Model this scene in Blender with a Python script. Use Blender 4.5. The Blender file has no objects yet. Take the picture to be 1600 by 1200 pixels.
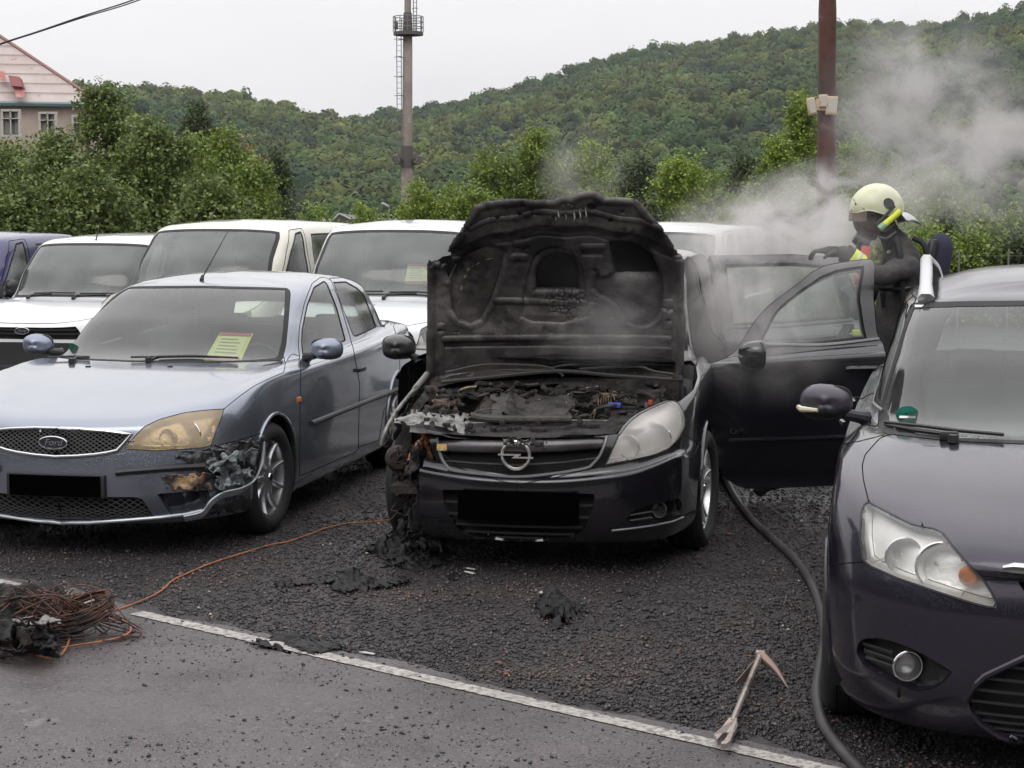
import bpy, bmesh, math, random
import numpy as np
from mathutils import Vector, Matrix, noise
from mathutils.bvhtree import BVHTree
R = math.radians
random.seed(7); np.random.seed(7)
sc = bpy.context.scene
COL = sc.collection

# ------------------------------------------------------------------ camera
FPX, CAMH, HOR = 2779.0, 1.867, 325.3          # focal length in px of a 1600 px wide frame, eye height, horizon row
PITCH = math.atan((600 - HOR) / FPX)
cam = bpy.data.objects.new('camera', bpy.data.cameras.new('camera')); COL.objects.link(cam)
cam.location = (0, 0, CAMH); cam.rotation_euler = (math.pi/2 - PITCH, 0, 0)
cam.data.sensor_width = 36; cam.data.lens = FPX/1600*36
cam.data.clip_start = .1; cam.data.clip_end = 6000
sc.camera = cam
# ------------------------------------------------------------------ sky, sun, exposure
w = bpy.data.worlds.new("World"); sc.world = w; w.use_nodes = True
nt = w.node_tree; nt.nodes.clear()
N = nt.nodes.new; L = nt.links.new
out = N('ShaderNodeOutputWorld'); bg = N('ShaderNodeBackground')
sky = N('ShaderNodeTexSky'); sky.sky_type = 'NISHITA'; sky.sun_disc = False
sky.sun_elevation = R(48); sky.sun_rotation = R(200); sky.air_density = 1.5; sky.dust_density = 6
hs = N('ShaderNodeHueSaturation'); hs.inputs['Saturation'].default_value = .12
L(sky.outputs[0], hs.inputs['Color'])
tc = N('ShaderNodeTexCoord'); sx = N('ShaderNodeSeparateXYZ'); L(tc.outputs['Generated'], sx.inputs[0])
mr = N('ShaderNodeMapRange'); L(sx.outputs['Z'], mr.inputs[0])
mr.inputs[1].default_value = 0; mr.inputs[2].default_value = 1; mr.inputs[3].default_value = 8.2; mr.inputs[4].default_value = 21.0
nz = N('ShaderNodeTexNoise'); nz.inputs['Scale'].default_value = 2.2; nz.inputs['Detail'].default_value = 5
mp = N('ShaderNodeMapping'); mp.inputs['Scale'].default_value = (1, 1, 3.5); L(tc.outputs['Generated'], mp.inputs[0]); L(mp.outputs[0], nz.inputs['Vector'])
mr2 = N('ShaderNodeMapRange'); L(nz.outputs['Fac'], mr2.inputs[0]); mr2.inputs[1].default_value = .3; mr2.inputs[2].default_value = .7
mr2.inputs[3].default_value = .90; mr2.inputs[4].default_value = 1.06
ml = N('ShaderNodeMath'); ml.operation = 'MULTIPLY'; L(mr.outputs[0], ml.inputs[0]); L(mr2.outputs[0], ml.inputs[1])
cl = N('ShaderNodeCombineColor')
for i, k in enumerate((.995, .985, 1.0)):
    m_ = N('ShaderNodeMath'); m_.operation = 'MULTIPLY'; L(ml.outputs[0], m_.inputs[0]); m_.inputs[1].default_value = k; L(m_.outputs[0], cl.inputs[i])
mx = N('ShaderNodeMix'); mx.data_type = 'RGBA'; mx.inputs[0].default_value = .93
L(hs.outputs[0], mx.inputs[6]); L(cl.outputs[0], mx.inputs[7])
L(mx.outputs[2], bg.inputs['Color']); bg.inputs['Strength'].default_value = .1
L(bg.outputs[0], out.inputs['Surface'])
sun = bpy.data.objects.new('sun', bpy.data.lights.new('sun', 'SUN')); COL.objects.link(sun)
sun.data.energy = .6; sun.data.angle = R(35); sun.data.color = (1, .97, .93)
sun.rotation_euler = (R(42), 0, R(-20))
sc.view_settings.view_transform = 'Standard'; sc.view_settings.look = 'None'
sc.view_settings.exposure = .10; sc.view_settings.gamma = 1
sc.cycles.max_bounces = 8; sc.cycles.transparent_max_bounces = 24; sc.cycles.volume_bounces = 1
sc.cycles.volume_step_rate = 1.0; sc.cycles.volume_max_steps = 128
sc.cycles.use_denoising = True
sc.cycles.caustics_reflective = False; sc.cycles.caustics_refractive = False

# ------------------------------------------------------------------ helpers
def cray(u, v):                                  # direction of the ray through a pixel of the 1600x1200 frame
    a = (u-800)/FPX; b = (600-v)/FPX
    return Vector((a, math.cos(PITCH)+b*math.sin(PITCH), -math.sin(PITCH)+b*math.cos(PITCH)))
def gp(u, v, z=0.0):                             # where that ray meets height z
    d = cray(u, v); t = (z-CAMH)/d.z
    return Vector((d.x*t, d.y*t, z))
def dp(u, v, Y):                                 # where it meets the vertical plane at distance Y
    d = cray(u, v); t = Y/d.y
    return Vector((d.x*t, Y, CAMH+d.z*t))

MATS = {}
def mat(name, col=(.5, .5, .5), rough=.5, metal=0., coat=0., spec=.5, var=None, bump=None, rvar=None, trans=0., island=0., emit=None, coords='Object'):
    """var=(colour2, scale, lo, hi[, detail]); bump=(scale, strength[, distance]); rvar=(scale, lo, hi)"""
    if name in MATS: return MATS[name]
    m = bpy.data.materials.new(name); m.use_nodes = True; t = m.node_tree
    b = t.nodes['Principled BSDF']; tc = t.nodes.new('ShaderNodeTexCoord')
    b.inputs['Base Color'].default_value = (*col, 1); b.inputs['Roughness'].default_value = rough
    b.inputs['Metallic'].default_value = metal; b.inputs['Coat Weight'].default_value = coat; b.inputs['Coat Roughness'].default_value = .06
    b.inputs['Specular IOR Level'].default_value = spec; b.inputs['Transmission Weight'].default_value = trans
    def noi(s, det=6, typ='noise'):
        n = t.nodes.new('ShaderNodeTexNoise' if typ == 'noise' else 'ShaderNodeTexVoronoi'); n.inputs['Scale'].default_value = s
        if typ == 'noise': n.inputs['Detail'].default_value = det; n.inputs['Roughness'].default_value = .62
        t.links.new(tc.outputs[coords], n.inputs['Vector']); return n
    def rng(src, lo, hi, a, c):
        r = t.nodes.new('ShaderNodeMapRange'); r.inputs[1].default_value = lo; r.inputs[2].default_value = hi
        r.inputs[3].default_value = a; r.inputs[4].default_value = c; t.links.new(src, r.inputs[0]); return r.outputs[0]
    cur = None
    if var:
        vs = var if isinstance(var, list) else [var]
        for vv in vs:
            n = noi(vv[1], vv[4] if len(vv) > 4 else 6)
            x = t.nodes.new('ShaderNodeMix'); x.data_type = 'RGBA'
            t.links.new(rng(n.outputs['Fac'], vv[2], vv[3], 0, 1), x.inputs[0])
            if cur is None: x.inputs[6].default_value = (*col, 1)
            else: t.links.new(cur, x.inputs[6])
            x.inputs[7].default_value = (*vv[0], 1); cur = x.outputs[2]
    if island:
        g = t.nodes.new('ShaderNodeNewGeometry'); h = t.nodes.new('ShaderNodeHueSaturation')
        t.links.new(rng(g.outputs['Random Per Island'], 0, 1, 1-island, 1+island), h.inputs['Value'])
        if cur is None: h.inputs['Color'].default_value = (*col, 1)
        else: t.links.new(cur, h.inputs['Color'])
        mm = t.nodes.new('ShaderNodeMath'); mm.operation = 'MULTIPLY'; mm.inputs[1].default_value = 7.13
        fr = t.nodes.new('ShaderNodeMath'); fr.operation = 'FRACT'
        t.links.new(g.outputs['Random Per Island'], mm.inputs[0]); t.links.new(mm.outputs[0], fr.inputs[0])
        t.links.new(rng(fr.outputs[0], 0, 1, .5-island*.045, .5+island*.045), h.inputs['Hue'])
        cur = h.outputs[0]
    if cur is not None: t.links.new(cur, b.inputs['Base Color'])
    if rvar: t.links.new(rng(noi(rvar[0]).outputs['Fac'], .35, .65, rvar[1], rvar[2]), b.inputs['Roughness'])
    if bump:
        bs = bump if isinstance(bump, list) else [bump]; prev = None
        for q in bs:
            bn = t.nodes.new('ShaderNodeBump'); bn.inputs['Strength'].default_value = q[1]
            bn.inputs['Distance'].default_value = q[2] if len(q) > 2 else .01
            if len(q) > 3:                       # droplets
                n = noi(q[0], typ='vor'); t.links.new(rng(n.outputs['Distance'], .08, .42, 1, 0), bn.inputs['Height'])
            else: t.links.new(noi(q[0], 8).outputs['Fac'], bn.inputs['Height'])
            if prev: t.links.new(prev, bn.inputs['Normal'])
            prev = bn.outputs[0]
        t.links.new(prev, b.inputs['Normal'])
    if emit: b.inputs['Emission Color'].default_value = (*emit[0], 1); b.inputs['Emission Strength'].default_value = emit[1]
    MATS[name] = m; return m

def glass(name, tint=(.72, .78, .75), film=.10, filmcol=(.42, .44, .42), rough=.03, boost=1.5, drops=90):
    if name in MATS: return MATS[name]
    m = bpy.data.materials.new(name); m.use_nodes = True; t = m.node_tree; t.nodes.clear(); n = t.nodes.new; l = t.links.new
    o = n('ShaderNodeOutputMaterial'); tr = n('ShaderNodeBsdfTransparent'); tr.inputs[0].default_value = (*tint, 1)
    gl = n('ShaderNodeBsdfGlossy'); gl.inputs['Roughness'].default_value = rough
    df = n('ShaderNodeBsdfDiffuse'); df.inputs[0].default_value = (*filmcol, 1)
    tc = n('ShaderNodeTexCoord')
    vo = n('ShaderNodeTexNoise'); vo.inputs['Scale'].default_value = drops; vo.inputs['Detail'].default_value = 3; l(tc.outputs['Object'], vo.inputs['Vector'])
    bp = n('ShaderNodeBump'); bp.inputs['Strength'].default_value = .12; bp.inputs['Distance'].default_value = .004; l(vo.outputs['Fac'], bp.inputs['Height'])
    l(bp.outputs[0], gl.inputs['Normal'])
    fr = n('ShaderNodeFresnel'); fr.inputs[0].default_value = 1.5
    mu = n('ShaderNodeMath'); mu.operation = 'MULTIPLY'; mu.use_clamp = True; l(fr.outputs[0], mu.inputs[0]); mu.inputs[1].default_value = boost
    ns = n('ShaderNodeTexNoise'); ns.inputs['Scale'].default_value = 2.5; ns.inputs['Detail'].default_value = 7; l(tc.outputs['Object'], ns.inputs['Vector'])
    mr = n('ShaderNodeMapRange'); l(ns.outputs['Fac'], mr.inputs[0]); mr.inputs[1].default_value = .3; mr.inputs[2].default_value = .7
    mr.inputs[3].default_value = film*.5; mr.inputs[4].default_value = film*1.5
    m1 = n('ShaderNodeMixShader'); l(mr.outputs[0], m1.inputs[0]); l(tr.outputs[0], m1.inputs[1]); l(df.outputs[0], m1.inputs[2])
    m2 = n('ShaderNodeMixShader'); l(mu.outputs[0], m2.inputs[0]); l(m1.outputs[0], m2.inputs[1]); l(gl.outputs[0], m2.inputs[2])
    l(m2.outputs[0], o.inputs['Surface']); MATS[name] = m; return m

def tag(o, label=None, cat=None, group=None, kind=None):
    if label: o['label'] = label
    if cat: o['category'] = cat
    if group: o['group'] = group
    if kind: o['kind'] = kind
    return o
def thing(name, label, cat, loc=(0, 0, 0), rz=0., group=None):
    o = bpy.data.objects.new(name, None); COL.objects.link(o); o.location = loc; o.rotation_euler = (0, 0, rz)
    o.empty_display_size = .2
    return tag(o, label, cat, group)
def link(name, me, parent=None, mats=(), smooth=True, ang=None):
    o = bpy.data.objects.new(name, me); COL.objects.link(o)
    for m in (mats if isinstance(mats, (list, tuple)) else [mats]): me.materials.append(m)
    if smooth:
        me.polygons.foreach_set('use_smooth', [True]*len(me.polygons))
        if ang: me.set_sharp_from_angle(angle=R(ang))
    if parent: o.parent = parent
    return o
def mesh_from(name, V, F, parent=None, mats=(), smooth=True, ang=None, mi=None):
    me = bpy.data.meshes.new(name); me.from_pydata([tuple(v) for v in V], [], [tuple(f) for f in F]); me.update()
    o = link(name, me, parent, mats, smooth, ang)
    if mi is not None: me.polygons.foreach_set('material_index', mi)
    return o

class MB:
    """collects shapes into ONE mesh"""
    def __init__(s): s.V = []; s.F = []; s.MI = []
    def add(s, V, F, mi=0, M=None):
        b = len(s.V)
        s.V += [tuple(M @ Vector(v)) if M is not None else tuple(v) for v in V]
        s.F += [tuple(b+i for i in f) for f in F]; s.MI += [mi]*len(F); return s
    def box(s, c, d, mi=0, M=None, bev=0.0, rot=None):
        bm = bmesh.new(); bmesh.ops.create_cube(bm, size=1)
        bmesh.ops.scale(bm, vec=d, verts=bm.verts)
        if bev: bmesh.ops.bevel(bm, geom=bm.edges[:], offset=bev, segments=2, profile=.6, affect='EDGES')
        if rot: bmesh.ops.rotate(bm, matrix=rot.to_3x3() if hasattr(rot, 'to_3x3') else rot, verts=bm.verts)
        bmesh.ops.translate(bm, vec=c, verts=bm.verts)
        bm.verts.index_update(); s.add([v.co[:] for v in bm.verts], [[v.index for v in f.verts] for f in bm.faces], mi, M); bm.free(); return s
    def tube(s, pts, r, seg=8, mi=0, M=None, cap=True, closed=False):
        P = [Vector(p) for p in pts]; n = len(P); rr = r if isinstance(r, (list, tuple)) else [r]*n
        V = []; F = []; up = None
        for i, p in enumerate(P):
            a = P[(i-1) % n] if (closed or i) else P[0]; b = P[(i+1) % n] if (closed or i < n-1) else P[-1]
            t = (b-a).normalized() if (b-a).length > 1e-9 else Vector((0, 0, 1))
            if up is None: up = t.orthogonal().normalized()
            up = (up - t*up.dot(t)); up = up.normalized() if up.length > 1e-6 else t.orthogonal().normalized()
            sd = t.cross(up)
            for j in range(seg):
                q = 2*math.pi*j/seg; V.append(p+(up*math.cos(q)+sd*math.sin(q))*rr[i])
        for i in range(n if closed else n-1):
            for j in range(seg):
                k = (i+1) % n; F.append((i*seg+j, i*seg+(j+1) % seg, k*seg+(j+1) % seg, k*seg+j))
        if cap and not closed: F.append(tuple(range(seg))[::-1]); F.append(tuple((n-1)*seg+j for j in range(seg)))
        return s.add(V, F, mi, M)
    def lathe(s, prof, seg=32, mi=0, M=None, axis='x', closed=False):
        V = []; F = []; n = len(prof)
        for i in range(seg):
            a = 2*math.pi*i/seg
            for (r, h) in prof:
                V.append({'x': (h, r*math.cos(a), r*math.sin(a)), 'z': (r*math.cos(a), r*math.sin(a), h), 'y': (r*math.cos(a), h, r*math.sin(a))}[axis])
        for i in range(seg):
            k = (i+1) % seg
            for j in range(n if closed else n-1):
                jj = (j+1) % n; F.append((i*n+j, i*n+jj, k*n+jj, k*n+j))
        return s.add(V, F, mi, M)
    def prism(s, poly, h0, h1, mi=0, M=None, plane='xy'):
        n = len(poly); f = {'xy': lambda a, b, c: (a, b, c), 'xz': lambda a, b, c: (a, c, b), 'yz': lambda a, b, c: (c, a, b)}[plane]
        V = [f(a, b, h0) for a, b in poly]+[f(a, b, h1) for a, b in poly]
        F = [tuple(range(n))[::-1], tuple(range(n, 2*n))]+[(i, (i+1) % n, n+(i+1) % n, n+i) for i in range(n)]
        return s.add(V, F, mi, M)
    def grid(s, f, nu, nv, mi=0, M=None):
        V = [f(i/nu, j/nv) for j in range(nv+1) for i in range(nu+1)]
        F = [(j*(nu+1)+i, j*(nu+1)+i+1, (j+1)*(nu+1)+i+1, (j+1)*(nu+1)+i) for j in range(nv) for i in range(nu)]
        return s.add(V, F, mi, M)
    def build(s, name, mats, parent=None, smooth=True, ang=35):
        o = mesh_from(name, s.V, s.F, parent, mats, smooth, None, s.MI)
        bm = bmesh.new(); bm.from_mesh(o.data); bmesh.ops.remove_doubles(bm, verts=bm.verts, dist=1e-6); bmesh.ops.recalc_face_normals(bm, faces=bm.faces); bm.to_mesh(o.data); bm.free()
        if smooth and ang: o.data.set_sharp_from_angle(angle=R(ang))
        return o

def spline(pts, n=8):                            # Catmull-Rom through points
    P = [Vector(p) for p in pts]; P = [2*P[0]-P[1]]+P+[2*P[-1]-P[-2]]; o = []
    for i in range(1, len(P)-2):
        for k in range(n):
            t = k/n; a, b, c, d = P[i-1:i+3]
            o.append(.5*((2*b)+(c-a)*t+(2*a-5*b+4*c-d)*t*t+(3*b-a-3*c+d)*t**3))
    o.append(P[-2]); return o
# ------------------------------------------------------------------ car shells: a smooth surface S(u,v) over rings of control points,
# cut along closed outlines in its own u,v plane, so that doors, panes, lamps and grilles are separate panels of one true form
def slopes(t, P):
    d = np.diff(P, axis=0)/np.diff(t)[:, None]; h = np.diff(t)[:, None]
    m = np.empty_like(P); m[1:-1] = (d[:-1]*h[1:]+d[1:]*h[:-1])/(h[:-1]+h[1:]); m[0] = d[0]; m[-1] = d[-1]
    a, b = np.abs(d[:-1]), np.abs(d[1:]); lim = 3*np.minimum(a, b); same = (d[:-1]*d[1:]) > 0
    mi = m[1:-1]; m[1:-1] = np.where(same, np.sign(mi)*np.minimum(np.abs(mi), lim), mi*.45)
    return m
def herm(t, P, m, x):
    i = np.clip(np.searchsorted(t, x, side='right')-1, 0, len(t)-2); h = (t[i+1]-t[i])[:, None]; s = ((x-t[i])[:, None])/h
    return (2*s**3-3*s*s+1)*P[i]+(s**3-2*s*s+s)*h*m[i]+(-2*s**3+3*s*s)*P[i+1]+(s**3-s*s)*h*m[i+1]

def SEAM(): return mat('panel_gap', (.006, .006, .007), .9, spec=.1)
class Shell:
    def __init__(s, rings, loc, a, side=1, step=.035):
        """rings: [nR][K] of (x>=0,y,z), front centre -> rear centre. loc,a: pose. side=-1: the side seen by the camera is x<0"""
        C = np.array(rings, float); s.nR, s.K = C.shape[:2]; s.loc = loc; s.a = a; s.side = side
        s.Mw = Matrix.Translation((loc[0], loc[1], 0)) @ Matrix.Rotation(-a, 4, 'Z'); s.Mi = s.Mw.inverted()
        # dense evaluation table
        L = C[:, ::-1][:, :-1]; mirL = C[:, 1:][:, ::-1]*np.array([-1, 1, 1]); mirR = C[:, :-1][:, ::-1]*np.array([-1, 1, 1])
        E = np.concatenate([mirL[:, -3:], C, mirR[:, :3]], 1)                      # extended so both centre lines stay smooth
        ch = np.linalg.norm(np.diff(E, axis=1), axis=2).mean(0); tk = np.concatenate([[0], np.cumsum(np.maximum(ch, .02))])
        s.U = np.concatenate([np.linspace(i, i+1, max(2, int(math.ceil(ch[i+3]/step)))+0, endpoint=False) for i in range(s.K-1)]+[[s.K-1]])
        cv = np.linalg.norm(np.diff(C, axis=0), axis=2).max(1); cm = np.linalg.norm(np.diff(C, axis=0), axis=2).mean(1)
        tr = np.concatenate([[0], np.cumsum(np.maximum(cm, .015))])
        s.V = np.concatenate([np.linspace(i, i+1, max(2, int(math.ceil(cv[i]/step))), endpoint=False) for i in range(s.nR-1)]+[[s.nR-1]])
        s.E, s.tk, s.tr = E, tk, tr
        s.tab_u = np.linspace(0, s.K-1, (s.K-1)*16+1); s.tab_v = np.linspace(0, s.nR-1, (s.nR-1)*12+1)
        s.T = s._eval(s.tab_u, s.tab_v)                                            # [v][u]
        nu, nv = len(s.tab_u), len(s.tab_v)
        V = s.T.reshape(-1, 3); Vm = V*np.array([-1, 1, 1])
        F = [(j*nu+i, j*nu+i+1, (j+1)*nu+i+1, (j+1)*nu+i) for j in range(nv-1) for i in range(nu-1)]
        s.bF = F; s.bv = BVHTree.FromPolygons([tuple(v) for v in V]+[tuple(v) for v in Vm], F+[tuple(len(V)+k for k in f) for f in F])
        s.bn = len(F); s.nu = nu
        s.o = s.Mi @ Vector((0, 0, CAMH))
        bm = bmesh.new(); g = [[bm.verts.new((u, v, 0)) for u in s.U] for v in s.V]
        for j in range(len(s.V)-1):
            for i in range(len(s.U)-1): bm.faces.new((g[j][i], g[j][i+1], g[j+1][i+1], g[j+1][i]))
        s.bm = bm; s.lay = bm.faces.layers.int.new('reg'); s.names = ['body']
    def _eval(s, us, vs):
        # along u for each ring, then along v
        t = s.tk; x = np.interp(us+3, np.arange(len(t)), t)
        A = np.stack([herm(t, s.E[r], slopes(t, s.E[r]), x) for r in range(s.nR)])      # [r][u][3]
        xv = np.interp(vs, np.arange(s.nR), s.tr)
        B = A.reshape(s.nR, -1); return herm(s.tr, B, slopes(s.tr, B), xv).reshape(len(vs), len(us), 3)
    def S(s, u, v):
        u = np.asarray(u, float); v = np.asarray(v, float); sg = np.where(u < 0, -1., 1.); u = np.clip(np.abs(u), 0, s.K-1); v = np.clip(v, 0, s.nR-1)
        fu = u*16; fv = v*12; i = np.minimum(fu.astype(int), s.T.shape[1]-2); j = np.minimum(fv.astype(int), s.T.shape[0]-2)
        a = (fu-i)[:, None]; b = (fv-j)[:, None]; T = s.T
        P = (T[j, i]*(1-a)+T[j, i+1]*a)*(1-b)+(T[j+1, i]*(1-a)+T[j+1, i+1]*a)*b
        P = P.copy(); P[:, 0] *= sg; return P
    def _uv(s, hit, idx):
        m = idx >= s.bn; k = idx-s.bn if m else idx
        nu = s.nu-1; j, i = divmod(k, nu); q = [s.T[j, i], s.T[j, i+1], s.T[j+1, i+1], s.T[j+1, i]]
        p = np.array(hit); p[0] *= -1 if m else 1
        a = b = .5
        for _ in range(6):                      # invert the bilinear patch
            P = (q[0]*(1-a)+q[1]*a)*(1-b)+(q[3]*(1-a)+q[2]*a)*b; da = (q[1]-q[0])*(1-b)+(q[2]-q[3])*b; db = (q[3]*(1-a)+q[2]*a)-(q[0]*(1-a)+q[1]*a)
            r = p-P; A = np.array([[da@da, da@db], [da@db, db@db]])+np.eye(2)*1e-12; st = np.linalg.solve(A, [da@r, db@r]); a += st[0]; b += st[1]
        a = min(1, max(0, a)); b = min(1, max(0, b))
        u = (i+a)/16; v = (j+b)/12
        return (-u if m else u, v)
    def ray(s, o, d):
        h, n, k, dist = s.bv.ray_cast(o, d)
        if h is not None: return s._uv(h, k)
        best = None
        for t in np.linspace(.5, 16, 320):
            p = o+d*t; q, n, k, ds = s.bv.find_nearest(p)
            if best is None or ds < best[0]: best = (ds, q, k)
        return s._uv(best[1], best[2])
    def px(s, pts, dens=6, close=True, flip=False):
        """outline in photograph pixels -> outline in u,v (positive u = side turned to the camera)"""
        pts = list(pts); o = []
        n = len(pts)
        for i in range(n if close else n-1):
            a = pts[i]; b = pts[(i+1) % n]; m = max(1, int(math.hypot(b[0]-a[0], b[1]-a[1])/dens))
            for k in range(m): o.append((a[0]+(b[0]-a[0])*k/m, a[1]+(b[1]-a[1])*k/m))
        if not close: o.append(pts[-1])
        R3 = s.Mi.to_3x3(); res = []
        for p in o:
            uv = s.ray(s.o, (R3 @ cray(*p)).normalized()); res.append((uv[0]*s.side, uv[1]))
        return s.despike(res)
    def despike(s, r):
        W = [Vector(s.S([max(-.5, min(s.K-1, u))], [max(0, v)])[0]) for u, v in r]; n = len(r); out_ = list(r)
        for i in range(1, n-1):
            a, b, c = W[i-1], W[i], W[i+1]; l = (a-c).length
            if (b-(a+c)/2).length > .9*l+.012 and l < .12: out_[i] = ((r[i-1][0]+r[i+1][0])/2, (r[i-1][1]+r[i+1][1])/2)
        return out_
    def yz(s, pts, dens=.05, low=None, close=True):
        """outline in the car's side view -> u,v"""
        o = []; n = len(pts)
        for i in range(n if close else n-1):
            a = pts[i]; b = pts[(i+1) % n]; m = max(1, int(math.hypot(b[0]-a[0], b[1]-a[1])/dens))
            for k in range(m): o.append((a[0]+(b[0]-a[0])*k/m, a[1]+(b[1]-a[1])*k/m))
        if not close: o.append(pts[-1])
        r = []
        for y, z in o:
            uv = s.ray(Vector((3, y, z)), Vector((-1, 0, 0)))
            if low is not None and z < low: uv = (uv[0], -.4)
            r.append(uv)
        return r
    def cut(s, name, poly, only=None):
        """split the u,v sheet along a closed outline; faces inside become region `name` (only: restrict to faces now in that region)"""
        if name not in s.names: s.names.append(name)
        rid = s.names.index(name); P = [p for i, p in enumerate(poly) if math.hypot(p[0]-poly[i-1][0], p[1]-poly[i-1][1]) > 1e-4]
        x0, x1 = min(p[0] for p in P), max(p[0] for p in P); y0, y1 = min(p[1] for p in P), max(p[1] for p in P); bm = s.bm
        loc = set(f for f in bm.faces if max(v.co.x for v in f.verts) >= x0 and min(v.co.x for v in f.verts) <= x1 and max(v.co.y for v in f.verts) >= y0 and min(v.co.y for v in f.verts) <= y1)
        n = len(P)
        for i in range(n):
            a, b = P[i], P[(i+1) % n]; nx, ny = b[1]-a[1], a[0]-b[0]
            bx0, bx1, by0, by1 = min(a[0], b[0])-1e-6, max(a[0], b[0])+1e-6, min(a[1], b[1])-1e-6, max(a[1], b[1])+1e-6
            fs = []
            for f in loc:
                vs = f.verts; xs = [v.co.x for v in vs]; ys = [v.co.y for v in vs]
                if max(xs) < bx0 or min(xs) > bx1 or max(ys) < by0 or min(ys) > by1: continue
                d = [(v.co.x-a[0])*nx+(v.co.y-a[1])*ny for v in vs]
                if min(d) < 0 < max(d): fs.append(f)
            if not fs: continue
            g = set(fs)
            for f in fs: g.update(f.edges); g.update(f.verts)
            r = bmesh.ops.bisect_plane(bm, geom=list(g), dist=1e-6, plane_co=(a[0], a[1], 0), plane_no=Vector((nx, ny, 0)).normalized())
            loc.difference_update(fs)
            loc.update(e for e in r['geom'] if isinstance(e, bmesh.types.BMFace) and e.is_valid)
            loc.update(f for f in fs if f.is_valid)
        loc = [f for f in loc if f.is_valid]; PX = np.array(P)
        for f in loc:
            c = f.calc_center_median(); c = (c.x, c.y)
            if only and s.names[f[s.lay]] not in only: continue
            x, y = PX[:, 0], PX[:, 1]; xn, yn = np.roll(x, -1), np.roll(y, -1)
            with np.errstate(divide='ignore', invalid='ignore'):
                ins = ((y > c[1]) != (yn > c[1])) & (c[0] < (xn-x)*(c[1]-y)/(yn-y)+x)
            if ins.sum() % 2: f[s.lay] = rid
        return s
    def faces(s, name):
        rid = s.names.index(name); return [f for f in s.bm.faces if f[s.lay] == rid]
    def build(s, region, name, mats, parent, sides=(1, -1), gap=.0, rim=0., push=0., depth=0., filt=None, back=None):
        """one mesh of a region (both sides joined). gap: seam; rim: width of a border in material 1; push: moved inwards"""
        regs = region if isinstance(region, (list, tuple)) else [region]
        fs = [f for r in regs if r in s.names for f in s.faces(r)]
        if filt: fs = [f for f in fs if filt(f.calc_center_median())]
        if not fs: return None
        bm = bmesh.new(); vs = {}
        uvs = sorted({v.index: v for f in fs for v in f.verts}.items()); P = s.S([v.co.x for _, v in uvs], [v.co.y for _, v in uvs])
        pos = {i: P[k] for k, (i, _) in enumerate(uvs)}
        for sd in sides:
            m = {}
            for f in fs:
                c = []
                for v in f.verts:
                    if v.index not in m: q = pos[v.index]; m[v.index] = bm.verts.new((q[0]*sd, q[1], q[2]))
                    if not c or c[-1] is not m[v.index]: c.append(m[v.index])
                if sd < 0: c = c[::-1]
                try: bm.faces.new(c)
                except ValueError: pass
        bmesh.ops.remove_doubles(bm, verts=bm.verts, dist=.0025)
        bmesh.ops.dissolve_degenerate(bm, dist=.0003, edges=bm.edges)
        bm.normal_update()
        bm.normal_update()
        if push:
            for v in bm.verts: v.co -= v.normal*push
        loops = []
        if gap > 0 or rim > 0:
            be = [e for e in bm.edges if e.is_boundary]; adj = {}
            for e in be:
                for v in e.verts: adj.setdefault(v, []).append(e)
            seen = set()
            for e0 in be:
                if e0 in seen: continue
                lp_ = [e0.verts[0], e0.verts[1]]; seen.add(e0)
                while True:
                    nx_ = [e for e in adj[lp_[-1]] if e not in seen]
                    if not nx_: break
                    e = nx_[0]; seen.add(e); lp_.append(e.other_vert(lp_[-1]))
                closed = lp_[0] is lp_[-1]
                if closed: lp_ = lp_[:-1]
                if sum((lp_[q].co-lp_[q-1].co).length for q in range(1, len(lp_))) < .14: continue
                if len(lp_) > 3: loops.append(([(v.co.copy(), v.normal.copy()) for v in lp_], closed))
            tree = BVHTree.FromBMesh(bm)
        rib = MB(); tb = MB()
        for lp_, closed in loops:
            P = np.array([p[:] for p, _ in lp_]); Nn = np.array([q[:] for _, q in lp_]); n = len(P)
            if rim > 0:                          # ribbon of constant width lying on the pane
                if not closed: continue
                # resample evenly
                Q = np.vstack([P, P[:1]]); ds = np.linalg.norm(np.diff(Q, axis=0), axis=1); cs = np.concatenate([[0], np.cumsum(ds)]); m = max(12, int(cs[-1]/.02)); t = np.linspace(0, cs[-1], m, endpoint=False)
                P2 = np.stack([np.interp(t, cs, Q[:, i]) for i in range(3)], 1); tang = np.roll(P2, -2, 0)-np.roll(P2, 2, 0); V = []
                cen = P2.mean(0)
                for i in range(m):
                    p = Vector(P2[i]); q, nn, _, _ = tree.find_nearest(p+(Vector(cen)-p).normalized()*.01); d = nn.cross(Vector(tang[i])); d.normalize()
                    V.append((p, nn, d))
                sg = 1 if sum((Vector(cen)-p).dot(d) for p, nn, d in V) > 0 else -1
                D_ = [d*sg for _, _, d in V]; W_ = []
                for i, (p, nn, d) in enumerate(V):
                    dd = (D_[i-1]+D_[i]*2+D_[(i+1) % m]).normalized(); inn = p+dd*rim; q, n2, _, _ = tree.find_nearest(inn); o1 = nn if nn.dot(p-Vector((0, 1.2, .6))) > 0 else -nn; o2 = n2 if n2.dot(q-Vector((0, 1.2, .6))) > 0 else -n2
                    W_ += [p-o1*.003-dd*.001, p+o1*.0022, q+o2*.0022, q-o2*.001]
                rib.add(W_, [(4*i+k, 4*i+k+1, 4*((i+1) % m)+k+1, 4*((i+1) % m)+k) for i in range(m) for k in range(3)])
            elif gap > 0:
                for _ in range(2):
                    P = np.where(True, (np.roll(P, 1, 0)+2*P+np.roll(P, -1, 0))/4, P) if closed else P
                tb.tube([Vector(p) for p in P], gap*.85, 5, closed=closed, cap=False)
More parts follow.
